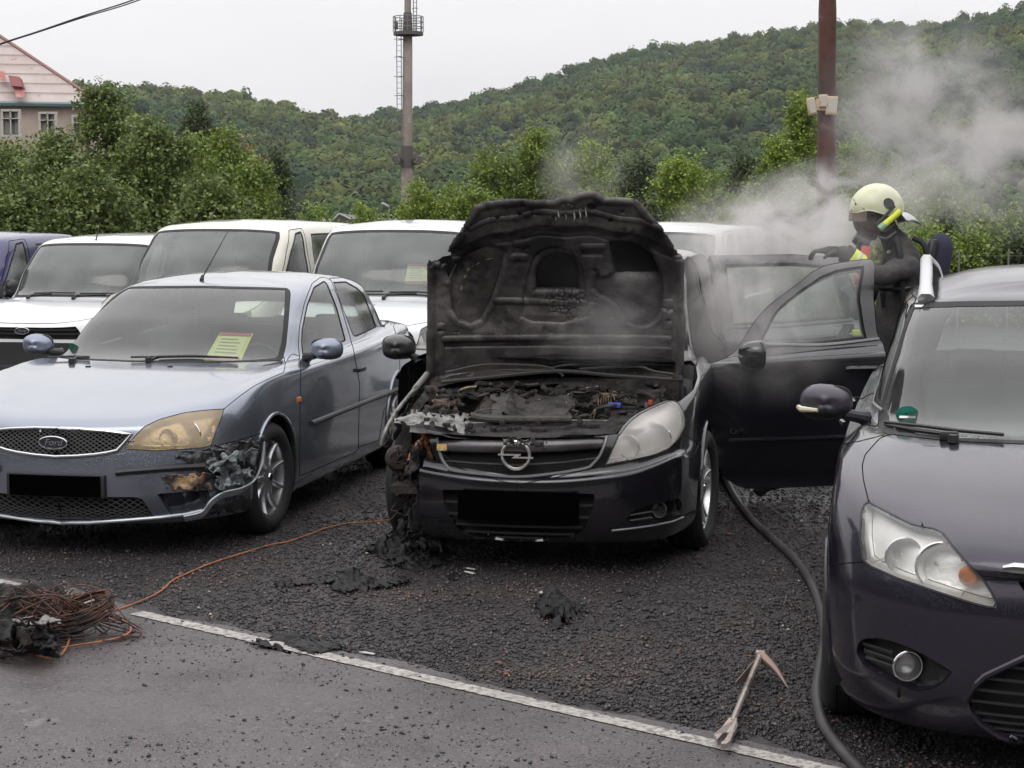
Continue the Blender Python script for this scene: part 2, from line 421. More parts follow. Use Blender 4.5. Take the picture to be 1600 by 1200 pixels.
        if depth:                                # walls going inwards from the edge (panel thickness)
            be = [e for e in bm.edges if e.is_boundary and not (abs(e.verts[0].co.x) < 1e-5 and abs(e.verts[1].co.x) < 1e-5)]
            nv = {v: v.normal.copy() for v in bm.verts}
            r = bmesh.ops.extrude_edge_only(bm, edges=be)
            new = [e for e in r['geom'] if isinstance(e, bmesh.types.BMVert)]
            for e in be:
                pass
            for v in new:
                o_ = [x.other_vert(v) for x in v.link_edges if x.other_vert(v) in nv]
                if o_: v.co -= nv[o_[0]]*depth
        me = bpy.data.meshes.new(name); bm.to_mesh(me); bm.free()
        ms = list(mats) if isinstance(mats, (list, tuple)) else [mats]
        for x in (rib, tb):
            if x.V:
                if len(ms) < 2: ms.append(SEAM())
                nv, nf = len(me.vertices), len(me.polygons); V = [v.co[:] for v in me.vertices]+x.V; F = [tuple(p.vertices) for p in me.polygons]+[tuple(nv+i for i in f) for f in x.F]; mi = [p.material_index for p in me.polygons]+[1]*len(x.F)
                me.clear_geometry(); me.from_pydata(V, [], F); me.update(); me.polygons.foreach_set('material_index', mi)
        o = link(name, me, parent, ms, True, 50)
        return o
    def at(s, u, v, off=0.):
        P = s.S([u, u+.02, u], [v, v, v+.02]); n = np.cross(P[1]-P[0], P[2]-P[0]); n = n/(np.linalg.norm(n)+1e-9)
        c = P[0]-np.array([0, 1.2, .6]);
        if n@c < 0: n = -n
        return Vector(P[0]+n*off), Vector(n)
    def strip(s, uvs, r, off=0., sd=1, closed=False):
        o = []
        for u, v in uvs:
            p, n = s.at(u, v, off); o.append((p.x*sd, p.y, p.z))
        return o
    def local(s, u, v, Y=None, x=None, y=None, z=None):
        """pixel -> car coordinates on a plane x=, y= or z="""
        d = s.Mi.to_3x3() @ cray(u, v); i, val = (0, x) if x is not None else (1, y) if y is not None else (2, z)
        t = (val-s.o[i])/d[i]; return s.o+d*t
    def hit(s, u, v, off=0.):
        d = (s.Mi.to_3x3() @ cray(u, v)).normalized(); a, b = s.ray(s.o, d); p, n = s.at(abs(a), b, off)
        if a < 0: p.x *= -1; n.x *= -1
        return p, n
# ------------------------------------------------------------------ materials for the cars
BLACK = mat('black_plastic', (.018, .018, .02), .45, bump=(160, .1, .002))
RUB = mat('rubber', (.014, .014, .015), .72, bump=(90, .15, .003), var=((.03, .028, .027), 5, .5, .75))
DARK = mat('dark_inside', (.008, .008, .009), .9)
CHROME = mat('chrome', (.62, .62, .63), .16, metal=1.)
ALU = mat('alloy', (.50, .50, .52), .3, metal=.85, var=((.30, .29, .29), 14, .5, .72), bump=(60, .05))
STEEL = mat('steel_disc', (.22, .20, .19), .45, metal=.8)
SEAT = mat('seat_cloth', (.15, .15, .155), .95, bump=(220, .3, .003))
DASH = mat('dash_plastic', (.075, .075, .078), .8, bump=(160, .2, .002))
MIRG = mat('mirror_glass', (.6, .62, .64), .04, metal=1.)
LENS = glass('lamp_lens', (.95, .96, .95), film=.10, filmcol=(.6, .6, .58), rough=.05, boost=1.2, drops=40)
GLASS = glass('car_glass', film=.075, filmcol=(.50, .52, .50), boost=1.4)
GLASSD = glass('car_glass_dark', (.40, .43, .42), film=.12, filmcol=(.36, .38, .37), boost=1.6)
REFL = mat('lamp_reflector', (.75, .75, .74), .22, metal=.9, bump=(30, .3, .01))
AMBER = mat('amber_plastic', (.75, .22, .04), .25, coat=.5)
def paint(name, c, metal=.55, rough=.32, drops=.35, dirt=.5, coat=1.):
    d = tuple(x*.88+.006 for x in c)
    return mat(name, c, rough, metal=metal, coat=coat, var=(d, 3.2, .5, .8), rvar=(5, rough-.04, rough+.05), bump=[(150, drops*.45, .002, 1), (.9, .06, .02)])

def ringplan(base, z, inset, zf=None):
    """a lower ring from the widest outline: z as (front, side, rear), inset the same"""
    K = len(base); o = []
    for k, (x, y) in enumerate(base):
        f = 1 if k <= 3 else max(0, 1-(k-3)/1.5); r = 1 if k >= K-2 else max(0, 1-(K-2-k)/1.5); s_ = 1-f-r
        zz = z[0]*f+z[1]*s_+z[2]*r; i = inset[0]*f+inset[1]*s_+inset[2]*r
        a = base[max(0, k-1)] if k else (-base[1][0], base[1][1]); b = base[min(K-1, k+1)] if k < K-1 else (-base[K-2][0], base[K-2][1])
        tx, ty = b[0]-a[0], b[1]-a[1]; l = math.hypot(tx, ty); nx, ny = ty/l, -tx/l
        o.append((max(0, x-nx*i) if k not in (0, K-1) else 0, y-ny*i, zz))
    return o
def blend(A, B, t, up=(0, 0, 0), k0=5, k1=10):
    o = []
    for k, (p, q) in enumerate(zip(A, B)):
        c = up[0] if k <= k0 else up[1] if k < k1 else up[2]
        o.append(tuple(p[i]*(1-t)+q[i]*t+(c if i == 2 else 0) for i in range(3)))
    return o
def make_rings(P, lower, R6, R9, R11, hood=(.030, .004, .02), roofz=.05, yc=(.28, -.25), crown=None):
    rings = [ringplan(P, *l) for l in lower]
    rings.append(R6)
    rings.append(blend(R6, R9, .34, hood)); rings.append(blend(R6, R9, .70, tuple(h*.85 for h in hood)))
    rings.append(R9)
    mid = []
    for k, (p, q) in enumerate(zip(R9, R11)):
        m = [(p[i]+q[i])/2 for i in range(3)]; c = .022
        if k <= 4: mid.append((m[0]+(.012 if k else 0), m[1]-.012, m[2]+.018))
        elif k < 11: mid.append((m[0]+c, m[1], m[2]))
        else: mid.append((m[0]+(.01 if k < len(P)-1 else 0), m[1]+.015, m[2]+.015))
    rings.append(mid); rings.append(R11)
    K = len(P); y0, y1 = R11[0][1]+yc[0], R11[-1][1]+yc[1]
    inner = []; cen = []; za, zb = R11[0][2], R11[-1][2]; ya, yb = R11[0][1], R11[-1][1]; zt = max(z for _, _, z in R11)+roofz
    def zr(y):
        t = (y-ya)/(yb-ya); ym = .42; return zt-(zt-za-.012)*max(0, (ym-t)/ym)**2.2-(zt-zb-.012)*max(0, (t-ym)/(1-ym))**2.2
    for k, (x, y, z) in enumerate(R11):
        yy = min(max(y, y0), y1); y2 = y+(yy-y)*.5; inner.append((x*.68, y2, z+(zr(y2)-z)*.62)); cen.append((0, yy, zr(yy)))
    rings.append(inner); rings.append(cen)
    return rings

def wheel(parent, loc, rad, rim, wid, sd, spokes=5, style='spoke', rimmat=None, steer=0., dirt=False):
    """wheel > tyre, rim (> hub_cap). sd=+1: outer face towards +x"""
    w = bpy.data.objects.new('wheel', None); COL.objects.link(w); w.parent = parent; w.location = loc; w.rotation_euler = (0, 0, (0 if sd > 0 else math.pi)+steer); w.empty_display_size = .1
    h = wid/2; b = MB()
    prof = [(rim-.012, h-.02), (rim+.004, h-.004), (rim+.02, h+.003), ((rad+rim)/2, h+.008), (rad-.03, h-.002), (rad-.012, h-.014), (rad-.004, h-.03)]
    for q in (h-.05, h-.09): prof += [(rad, q+.012), (rad, q+.004), (rad-.008, q+.002), (rad-.008, q-.002), (rad, q-.004)]
    prof += [(rad, 0)]; prof += [(r, -x) for r, x in prof[::-1][1:]]
    b.lathe(prof, 56); b.build('tyre', RUB, w, ang=50)
    b = MB(); rm = rimmat or ALU; ri = rim
    b.lathe([(ri+.004, h-.004), (ri+.006, h-.014), (ri-.006, h-.022), (ri-.018, h-.028), (ri-.028, h-.08), (ri-.03, -h*.7), (ri-.02, -h*.7), (ri-.012, h-.07), (ri-.004, h-.02)], 56, closed=True)
    hx = h-.030
    b.lathe([(0, hx+.006), (.045, hx+.004), (.068, hx-.004), (.075, hx-.03), (.075, hx-.07), (0, hx-.07)], 24)
    def spoke(a, w0, w1, off=0., dish=.018):
        n = 7; V = []
        for i in range(n+1):
            t = i/n; r = .055+(ri-.012-.055)*t; ww = w0+(w1-w0)*t; x = hx-.002-dish*math.sin(t*math.pi*.9)+.012*t; o_ = off*t
            for (yy, dx) in ((-ww, -.022), (-ww*.85, -.004), (-ww*.4, 0.003), (ww*.4, 0.003), (ww*.85, -.004), (ww, -.022)):
                V.append((x+dx, r*math.cos(a)-(yy+o_)*math.sin(a), r*math.sin(a)+(yy+o_)*math.cos(a)))
        b.add(V, [(i*6+j, i*6+j+1, i*6+6+j+1, i*6+6+j) for i in range(n) for j in range(5)]+[(i*6+5, i*6, i*6+6, i*6+11) for i in range(n)])
    if style == 'spoke':
        for i in range(spokes): spoke(2*math.pi*i/spokes+.3, .020 if spokes > 7 else .036, .014 if spokes > 7 else .026)
    elif style == 'split':
        for i in range(spokes):
            a = 2*math.pi*i/spokes+.2; spoke(a, .016, .013, .030); spoke(a, .016, .013, -.030)
    elif style == 'cover':
        b.lathe([(0, hx+.004), (.08, hx), (ri*.6, hx-.012), (ri-.02, hx-.004), (ri-.01, hx-.02)], 40)
        for i in range(9): spoke(2*math.pi*i/9, .012, .02)
    b.build('rim', rm, w, ang=40)
    b = MB(); b.lathe([(0, hx+.013), (.022, hx+.012), (.028, hx+.004), (.028, hx-.01)], 20); b.build('hub_cap', CHROME, w)
    b = MB(); b.lathe([(0, 0), (.06, .002), (.13, .002), (.135, -.004), (.135, -.02), (0, -.02)], 32, M=Matrix.Translation((hx-.09, 0, 0)))
    for i in range(5):
        a = i*2*math.pi/5; b.lathe([(0, .01), (.008, .01), (.008, 0)], 6, M=Matrix.Translation((hx-.004, .033*math.cos(a), .033*math.sin(a))))
    b.build('brake_disc', STEEL, w)
    return w

def arch_liner(parent, y, z, rad, x0, x1, m=None):
    for sd in (1, -1):
        b = MB(); n = 26; V = []
        for i in range(n+1):
            a = math.pi*(-.12+1.24*i/n)
            for x in (x0, x1): V.append((sd*x, y+rad*math.cos(a), z+rad*math.sin(a)))
        b.add(V, [(2*i, 2*i+1, 2*i+3, 2*i+2) for i in range(n)])
        c = len(b.V); b.add([(sd*x0, y+rad*math.cos(math.pi*(-.12+1.24*i/n)), z+rad*math.sin(math.pi*(-.12+1.24*i/n))) for i in range(n+1)], [tuple(range(n+1))])
        b.build('wheel_arch_liner', m or DARK, parent)

def seats(parent, y0, zb=.30, x=.37, rear=True, steer_side=1, zseat=None, head=.98, name='seat'):
    def one(cx, y, w=.24, h=head):
        b = MB(); rx = Matrix.Rotation(R(-14), 4, 'X')
        b.box((cx, y+.25, zb+.22), (w*2, .50, .16), bev=.05)
        b.box((cx, y+.56, zb+.50), (w*1.9, .13, .56), bev=.05, rot=rx)
        o = b.build('seat', SEAT, parent, ang=60)
        c = MB(); c.box((cx, y+.66, h), (.25, .09, .17), bev=.04, rot=rx)
        for q in (-.05, .05): c.tube([(cx+q, y+.64, h-.16), (cx+q, y+.66, h)], .006, 6, 0)
        c.build('headrest', SEAT, o, ang=60)
    for s_ in (-x, x): one(s_, y0)
    if rear:
        b = MB(); b.box((0, y0+1.2, zb+.22), (1.25, .5, .16), bev=.05); b.box((0, y0+1.5, zb+.48), (1.25, .14, .55), bev=.05, rot=Matrix.Rotation(R(-16), 4, 'X'))
        o = b.build('rear_seat', SEAT, parent, ang=60)
        c = MB()
        for q in (-.38, .38): c.box((q, y0+1.6, head-.03), (.24, .08, .14), bev=.035)
        c.build('headrest', SEAT, o, ang=60)
def cabin(parent, yd, zd, wd, yb, x=.37, zb=.3, wheel_x=.37, floor=True):
    """dashboard, steering wheel, dark floor pan"""
    b = MB()
    def f(u, v):
        a = v; xx = (u-.5)*2*wd; return (xx, yd+.55*a-.10*abs(u-.5), zd-.02-.06*a*a+ (.03 if .62 < u < .86 and a > .5 else 0)-.03*abs(u-.5)*2)
    b.grid(f, 24, 8); b.box((0, yd+.52, zd-.22), (wd*2, .10, .28), bev=.03)
    b.build('dashboard', DASH, parent, ang=60)
    b = MB(); c = Vector((wheel_x, yd+.60, zd-.10)); T = Matrix.Translation(c) @ Matrix.Rotation(R(62), 4, 'X')
    b.tube([(.185*math.cos(t*math.pi/14), .185*math.sin(t*math.pi/14), 0) for t in range(28)], .014, 8, M=T, closed=True)
    b.box((0, 0, 0), (.34, .05, .03), M=T, bev=.01); b.box((0, -.03, 0), (.13, .12, .05), M=T, bev=.03); b.tube([(wheel_x, yd+.6, zd-.1), (wheel_x, yd+.3, zd-.17)], .03)
    b.build('steering_wheel', DASH, parent, ang=60)
    if floor:
        b = MB(); b.box((0, (yd+yb)/2+.1, zb-.04), (1.5, yb-yd, .04)); b.build('floor_pan', DARK, parent)

def door_mirror(parent, p, sd, w=.20, h=.13, d=.11, m=None, lower=None, face=1, arm=(.10, .06), stripe=None):
    """door_mirror > mirror_glass; p: centre of the housing"""
    b = MB(); n, k = 22, 14
    V = []; F = []
    for i in range(k+1):
        t = i/k; dep = -d*math.cos(t*math.pi/2)*1.0; sc_ = math.sin(t*math.pi/2)**.8 if t > 0 else 0
        for j in range(n):
            a = 2*math.pi*j/n; ca, sa = math.cos(a), math.sin(a); e = .78
            X = abs(ca)**e*math.copysign(1, ca)*w/2*sc_; Z = abs(sa)**e*math.copysign(1, sa)*h/2*sc_
            if X*sd < 0: Z *= 1-.18*abs(X)/(w/2)
            V.append((X, dep*(1-.15*abs(ca)), Z))
    for i in range(k):
        for j in range(n): F.append((i*n+j, i*n+(j+1) % n, (i+1)*n+(j+1) % n, (i+1)*n+j))
    T = Matrix.Translation(p)
    zc = -.012
    mi = [1 if (V[f[0]][2]+V[f[2]][2])/2 < zc and lower else 0 for f in F]
    b.add(V, F, 0, T); b.MI = mi
    ms = [m] + ([lower] if lower else [])
    o = b.build('door_mirror', ms, parent, ang=70)
    g = MB(); poly = []
    for j in range(24):
        a = 2*math.pi*j/24; ca, sa = math.cos(a), math.sin(a); poly.append((abs(ca)**.62*math.copysign(1, ca)*w*.46, abs(sa)**.62*math.copysign(1, sa)*h*.44))
    g.prism(poly, -.008, -.004, M=T, plane='xz'); g.build('mirror_glass', MIRG, o)
    g = MB(); g.prism([(x_*1.07, z_*1.07) for x_, z_ in poly], -.022, -.010, M=T, plane='xz'); q = Vector(p)
    g.tube([q+Vector((-sd*w*.35, -.02, -h*.30)), q+Vector((-sd*(w*.5+arm[0]*.6), -.005, -h*.32-arm[1]*.5)), q+Vector((-sd*(w*.5+arm[0]), .02, -h*.3-arm[1]))], [.022, .026, .035], 10)
    g.build('mirror_arm', BLACK, o)
    if stripe:
        g = MB(); g.tube([q+Vector((sd*w*.50, -d*.35, -.02)), q+Vector((sd*w*.43, -d*.78, -.022)), q+Vector((sd*w*.12, -d*1.0, -.022))], [.011, .013, .008], 8); g.build('indicator', stripe, o)
    return o

def _l(): pass
def lamp(S, region, parent, sides, lens, bowls, bucket=None, depth=.10, name='headlight', gap=.003, amber=None, yscale=1):
    """headlight > housing, reflector: a real bucket behind a clear lens"""
    for sd in sides:
        o = S.build(region, name, [lens, BLACK], parent, sides=(sd,), gap=gap, rim=.006)
        h = S.build(region, 'housing', [bucket or REFL], o, sides=(sd,), gap=gap)
        bm = bmesh.new(); bm.from_mesh(h.data)
        cen = sum((v.co for v in bm.verts), Vector())/len(bm.verts); bm.normal_update()
        be = [e for e in bm.edges if e.is_boundary]
        r = bmesh.ops.extrude_edge_only(bm, edges=be)
        for v in bm.verts: pass
        inner = [v for v in bm.verts if not any(f for f in v.link_faces if False)]
        # original faces move back, the extruded edge stays as the wall's front
        newv = set(e for e in r['geom'] if isinstance(e, bmesh.types.BMVert))
        for v in bm.verts:
            if v not in newv: v.co = cen+(v.co-cen)*.93; v.co.y += depth*.75; v.co.x -= sd*depth*.2
        bm.to_mesh(h.data); bm.free()
        for (pu, pv, rr, back) in bowls:
            p, n = S.hit(pu, pv); p = p-n*(rr*.58+.012)+Vector((0, back*.5, 0)); p = Vector((abs(p.x)*sd, p.y, p.z))
            g = MB(); pr = [(rr*1.04, -.018), (rr, -.02), (rr*.97, -.012), (rr*.85, .012), (rr*.6, .034), (rr*.3, .048), (rr*.12, .05), (rr*.12, .02), (rr*.06, .012), (0, .01)]
            g.lathe(pr, 30, M=Matrix.Translation(p) @ Matrix.Rotation(R(-14)*sd, 4, 'Z'), axis='y')
            g.build('reflector', REFL, o)
            g = MB(); g.tube([(rr*1.03*math.cos(i*math.pi/16), -.018, rr*1.03*math.sin(i*math.pi/16)) for i in range(32)], rr*.06+.001, 6, M=Matrix.Translation(p) @ Matrix.Rotation(R(-14)*sd, 4, 'Z'), closed=True)
            g.build('reflector_ring', CHROME, o)
        if amber:
            p, n = S.hit(*amber[:2]); p = Vector((abs(p.x)*sd, p.y+amber[3], p.z)); g = MB()
            g.lathe([(0, -.03), (amber[2]*.6, -.025), (amber[2], 0), (amber[2]*.9, .02)], 16, M=Matrix.Translation(p), axis='y'); g.build('indicator', AMBER, o)
    return
def lattice(S, x0, x1, y0, y1, reg, parent, m, sp=14, ang=.6, push=.012, r=.0022, name='mesh_grille', style='diamond'):
    """bars over a grille opening, following its curved face; drawn on one half and mirrored"""
    # outline of the region in u,v -> keep bar pieces inside
    faces = S.faces(reg); bb = MB()
    polys = []
    for f in faces: polys.append([(v.co.x, v.co.y) for v in f.verts])
    us = [p[0] for q in polys for p in q]; vs = [p[1] for q in polys for p in q]
    # raster of the region
    NU, NV = 260, 90; u0, u1, v0, v1 = min(us), max(us), min(vs), max(vs); G = np.zeros((NV, NU), bool)
    for q in polys:
        a0 = int((min(p[0] for p in q)-u0)/(u1-u0+1e-9)*NU); a1 = int((max(p[0] for p in q)-u0)/(u1-u0+1e-9)*NU)
        b0 = int((min(p[1] for p in q)-v0)/(v1-v0+1e-9)*NV); b1 = int((max(p[1] for p in q)-v0)/(v1-v0+1e-9)*NV); G[max(0, b0):b1+1, max(0, a0):a1+1] = True
    def ins(u, v):
        i = int((abs(u)-u0)/(u1-u0+1e-9)*NU); j = int((v-v0)/(v1-v0+1e-9)*NV); return 0 <= i < NU and 0 <= j < NV and G[j, i]
    P3 = [S.at(u0+(u1-u0)*i/8, (v0+v1)/2)[0].x for i in range(9)]
    W = max(P3)
    def put(run):
        if len(run) > 1:
            for sd in (1, -1): bb.tube([(p.x*sd, p.y, p.z) for p in run], r, 4, cap=False)
    ulen = (S.at(u1, (v0+v1)/2)[0]-S.at(u0, (v0+v1)/2)[0]).length+1e-6; vlen = (S.at(u0, v1)[0]-S.at(u0, v0)[0]).length+1e-6
    if style == 'diamond':
        for dirn in (1, -1):
            c = -vlen/ang-.1
            while c < ulen+vlen/ang+.1:
                run = []
                for k in range(31):
                    t = k/30; xx = c+dirn*t*vlen/ang; u = u0+(u1-u0)*xx/ulen; v = v0+(v1-v0)*t
                    if xx >= -0.0 and ins(u, v): p, n = S.at(abs(u), v, -push); run.append(p)
                    else: put(run); run = []
                put(run); c += sp
    else:
        k = 1; nb = int(vlen/sp)
        for k in range(1, nb+1):
            v = v0+(v1-v0)*k/(nb+1); run = []
            for i in range(41):
                u = u0+(u1-u0)*i/40
                if ins(u, v): p, n = S.at(u, v, -push); run.append(p)
                else: put(run); run = []
            put(run)
    return bb.build(name, m, parent)
def recess(S, region, parent, depth=.05, m=None, name='grille_recess', sides=(1, -1), gap=0.):
    o = S.build(region, name, [m or DARK], parent, sides=sides, gap=gap)
    if not o: return None
    bm = bmesh.new(); bm.from_mesh(o.data); bm.normal_update()
    be = [e for e in bm.edges if e.is_boundary and not (abs(e.verts[0].co.x) < 1e-4 and abs(e.verts[1].co.x) < 1e-4)]
    nm = {v: v.normal.copy() for v in bm.verts}
    r = bmesh.ops.extrude_edge_only(bm, edges=be); new = set(e for e in r['geom'] if isinstance(e, bmesh.types.BMVert))
    for v in list(bm.verts):
        if v not in new: v.co -= nm[v]*depth
    bm.to_mesh(o.data); bm.free(); return o
def wiper(parent, pts, m=None, name='wiper', r=.008):
    b = MB(); b.tube(pts[0], [r*1.2]*(len(pts[0])-1)+[r*.7], 6); b.tube(pts[1], r*.8, 6); p = Vector(pts[0][0]); b.lathe([(0, .02), (.018, .018), (.02, -.01)], 12, M=Matrix.Translation(p), axis='z')
    return b.build(name, m or BLACK, parent)
def text(s_, name, size, depth, m, parent, M, align='CENTER', shear=0., sx=1.0, bold=0.0):
    c = bpy.data.curves.new('txt', 'FONT'); c.body = s_; c.size = size; c.extrude = depth; c.align_x = align; c.align_y = 'CENTER'; c.shear = shear; c.offset = bold
    t = bpy.data.objects.new('txt', c); COL.objects.link(t); bpy.context.view_layer.update()
    me = bpy.data.meshes.new_from_object(t); bpy.data.objects.remove(t); bpy.data.curves.remove(c)
    me.transform(M @ Matrix.Diagonal((sx, 1, 1, 1))); return link(name, me, parent, [m], False)
# ================================================================== silver-blue saloon
def rot_txt(p, yaw=0., tilt=0.):                 # lettering plane facing the car's front
    return Matrix.Translation(p) @ Matrix.Rotation(yaw, 4, 'Z') @ Matrix.Rotation(math.pi/2+tilt, 4, 'X')
def saloon():
    P = [(0, -.99), (.35, -.965), (.62, -.88), (.785, -.70), (.865, -.42), (.89, 0), (.895, .55), (.90, 1.1), (.90, 1.8), (.895, 2.4), (.885, 2.9), (.83, 3.38), (.60, 3.68), (0, 3.76)]
    low = [((.20, .17, .25), (.16, .12, .14)), ((.19, .18, .24), (.07, .035, .05)), ((.27, .24, .30), (.025, .015, .02)), ((.42, .42, .45), (0, .004, 0)), ((.54, .56, .60), (.004, 0, .01)), ((.655, .70, .80), (.025, .006, .03))]
    R6 = [(0, -.915, .735), (.33, -.885, .740), (.565, -.78, .765), (.74, -.56, .795), (.825, -.32, .835), (.862, 0, .868), (.878, .55, .885), (.884, 1.1, .895), (.884, 1.8, .91), (.88, 2.4, .93), (.86, 2.9, .95), (.80, 3.32, .975), (.56, 3.6, .99), (0, 3.68, 1.0)]
    R9 = [(0, .33, .965), (.30, .35, .962), (.53, .40, .957), (.665, .48, .95), (.725, .58, .945), (.76, .72, .942), (.785, .95, .943), (.80, 1.3, .95), (.802, 1.85, .965), (.792, 2.4, .985), (.755, 2.85, 1.0), (.63, 3.1, 1.01), (.40, 3.17, 1.01), (0, 3.2, 1.01)]
    R11 = [(0, 1.20, 1.375), (.28, 1.21, 1.372), (.45, 1.235, 1.362), (.535, 1.28, 1.352), (.562, 1.36, 1.358), (.58, 1.47, 1.366), (.592, 1.62, 1.375), (.60, 1.85, 1.383), (.60, 2.15, 1.385), (.592, 2.45, 1.368), (.57, 2.72, 1.33), (.50, 2.85, 1.305), (.30, 2.9, 1.315), (0, 2.92, 1.32)]
    S = Shell(make_rings(P, low, R6, R9, R11, roofz=.055), (-2.230, 10.328), .197, 1)
    root = thing('saloon_car', 'pale silver-blue saloon with yellowed headlight and melted bumper corner, left of the burnt car', 'car', (-2.230, 10.328, 0), -.197)
    pm = paint('paint_silver_blue', (.235, .258, .310), .75, .22)
    # --- outlines
    S.cut('fender', S.px([(300, 720), (300, 690), (305, 650), (372, 605), (443, 572), (450, 560), (456, 552), (480, 562), (490, 590), (490, 738), (455, 760), (440, 740), (300, 740)]))
    S.cut('hood', S.px([(-60, 690), (86, 690), (215, 690), (240, 680), (300, 660), (350, 639), (372, 621), (397, 603), (420, 592), (443, 582), (447, 566), (442, 552), (360, 555), (260, 557), (160, 555), (0, 556), (-60, 600)]))
    S.cut('bumper', S.px([(-60, 690), (86, 690), (190, 690), (250, 690), (320, 690), (331, 697), (365, 690), (411, 676), (425, 700), (425, 770), (400, 850), (300, 860), (86, 860), (-60, 860)]))
    S.cut('windshield', S.px([(170, 564), (260, 566), (360, 566), (436, 564), (442, 560), (447, 540), (451, 500), (454, 460), (453, 454), (448, 450), (420, 449), (340, 447), (300, 446), (230, 446), (170, 500)]))
    S.cut('rear_door', S.px([(512, 440), (520, 470), (535, 520), (542, 545), (550, 600), (550, 702), (592, 688), (600, 640), (622, 612), (625, 570), (618, 520), (612, 503), (594, 470), (575, 452), (555, 440), (535, 434), (516, 435)]))
    S.cut('front_door', S.px([(470, 572), (466, 540), (468, 510), (476, 472), (487, 444), (500, 434), (512, 432), (517, 438), (530, 470), (545, 520), (552, 545), (562, 600), (560, 700), (556, 706), (468, 744)]))
    S.cut('front_window', S.px([(474, 561), (471, 535), (472, 514), (480, 476), (490, 449), (506, 439), (511, 443), (526, 480), (540, 532), (505, 548)]))
    S.cut('rear_window', S.px([(521, 441), (540, 440), (558, 450), (569, 461), (588, 511), (556, 526), (552, 524), (535, 480)]))
    S.cut('quarter_window', S.px([(577, 462), (586, 466), (596, 479), (606, 505), (595, 510), (585, 484)]))
    S.cut('headlight', S.px([(193, 702), (204, 689), (215, 677), (225, 667), (250, 655), (287, 645), (320, 641), (350, 639), (347, 650), (343, 660), (335, 680), (331, 694), (322, 699), (285, 702), (240, 704)]))
    S.cut('grille', S.px([(60, 670), (86, 670), (125, 671), (165, 674), (203, 679), (194, 692), (182, 703), (150, 709), (86, 712), (60, 712)]))
    S.cut('lower_grille', S.px([(40, 778), (210, 777), (222, 780), (240, 808), (235, 810), (170, 812), (86, 811), (40, 810)]))
    S.cut('fog', S.px([(246, 772), (290, 769), (325, 766), (328, 778), (326, 790), (313, 799), (290, 804), (270, 806)]))
    for yy in (0, 2.754):
        S.cut('arch', S.yz([(yy+.362*math.cos(i*math.pi/20), .325+.362*math.sin(i*math.pi/20)) for i in range(40)], low=.23))
    S.cut('rear_glass', [(11.35, 9.15), (14, 9.15), (14, 10.8), (11.6, 10.8)])
    # --- panels
    S.build('body', 'body', pm, root, gap=.001)
    S.build('hood', 'hood', pm, root, gap=.0028, depth=.02)
    for sd in (1, -1): S.build('fender', 'fender', pm, root, sides=(sd,), gap=.0025, depth=.02)
    S.build([r for r in S.names if r not in ('arch', 'windshield', 'front_window', 'rear_window', 'quarter_window', 'rear_glass', 'grille', 'lower_grille', 'headlight', 'fog')], 'inner_structure', DARK, root, push=.022)
    for sd in (1, -1):
        d = S.build('front_door', 'front_door', pm, root, sides=(sd,), gap=.003, depth=.02)
        S.build('front_window', 'window', [GLASS, RUB], d, sides=(sd,), rim=.008, push=.003)
        d2 = S.build('rear_door', 'rear_door', pm, root, sides=(sd,), gap=.003, depth=.02)
        S.build('rear_window', 'window', [GLASS, RUB], d2, sides=(sd,), rim=.008, push=.003)
        S.build('quarter_window', 'window', [GLASS, RUB], d2, sides=(sd,), rim=.008, push=.003)
        for dd, (px_, py_) in ((d, (562, 577)), (d2, (620, 548))):
            p, n = S.hit(px_, py_); b = MB(); q = Vector((p.x*sd, p.y, p.z))
            b.box(q+Vector((sd*.012, 0, 0)), (.03, .16, .028), bev=.01); b.build('handle', BLACK, dd)
        b = MB(); pts = [S.hit(486+134*t, 662-54*t, .004)[0] for t in (0, .1, .3, .5, .7, .85, 1)]
        b.tube([(p.x*sd, p.y, p.z) for p in pts], .017, 8); b.build('side_moulding', BLACK, d)
        p, n = S.hit(467, 624); b = MB(); b.box((p.x*sd, p.y, p.z), (.012, .07, .03), bev=.005); b.build('side_repeater', AMBER, root)
        # flared arch lip
        for yy in (0, 2.754):
            b = MB(); b.tube([(sd*(S.S([u], [v])[0][0]+.001), yy+.366*math.cos(a), .325+.366*math.sin(a)) for a in [math.pi*(-.06+1.12*i/30) for i in range(31)] for (u, v) in [S.ray(Vector((3, yy+.366*math.cos(a), max(.2, .325+.366*math.sin(a)))), Vector((-1, 0, 0)))]], .011, 6)
            b.build('arch_lip', pm, root)
    S.build('windshield', 'windshield', [GLASS, RUB], root, rim=.034, push=.002)
    S.build('rear_glass', 'rear_window', [GLASS, RUB], root, rim=.03)
    bp = S.build('bumper', 'bumper', [mat('paint_bumper', (.22, .235, .29), .28, metal=.8, coat=.6, bump=[(130, .3, .0035, 1)])], root, gap=.0025, depth=.03)
    # headlights, yellowed
    yl = glass('yellowed_lens', (.90, .76, .56), film=.30, filmcol=(.70, .56, .38), rough=.12, boost=1.0, drops=12)
    lamp(S, 'headlight', root, (1, -1), yl, [(300, 676, .075, .07), (262, 684, .05, .08)], depth=.12)
    # grille
    recess(S, 'grille', root, .05)
    g = lattice(S, 0, 0, 0, 0, 'grille', root, BLACK and mat('grille_bars', (.25, .25, .25), .35, metal=.8), sp=.034, ang=.62, push=.01, r=.0028)
    b = MB(); pts = [(86, 669.5), (125, 670.5), (165, 673.5), (205, 678.5), (195, 692), (183, 704), (150, 710), (86, 713.5)]
    uv = S.px([(86, 669.5), (105, 670), (125, 670.5), (145, 672), (165, 673.5), (185, 676), (206, 678.5), (195, 692), (183, 704), (167, 707.5), (150, 710), (120, 712.5), (86, 713.5)], close=False, dens=9)
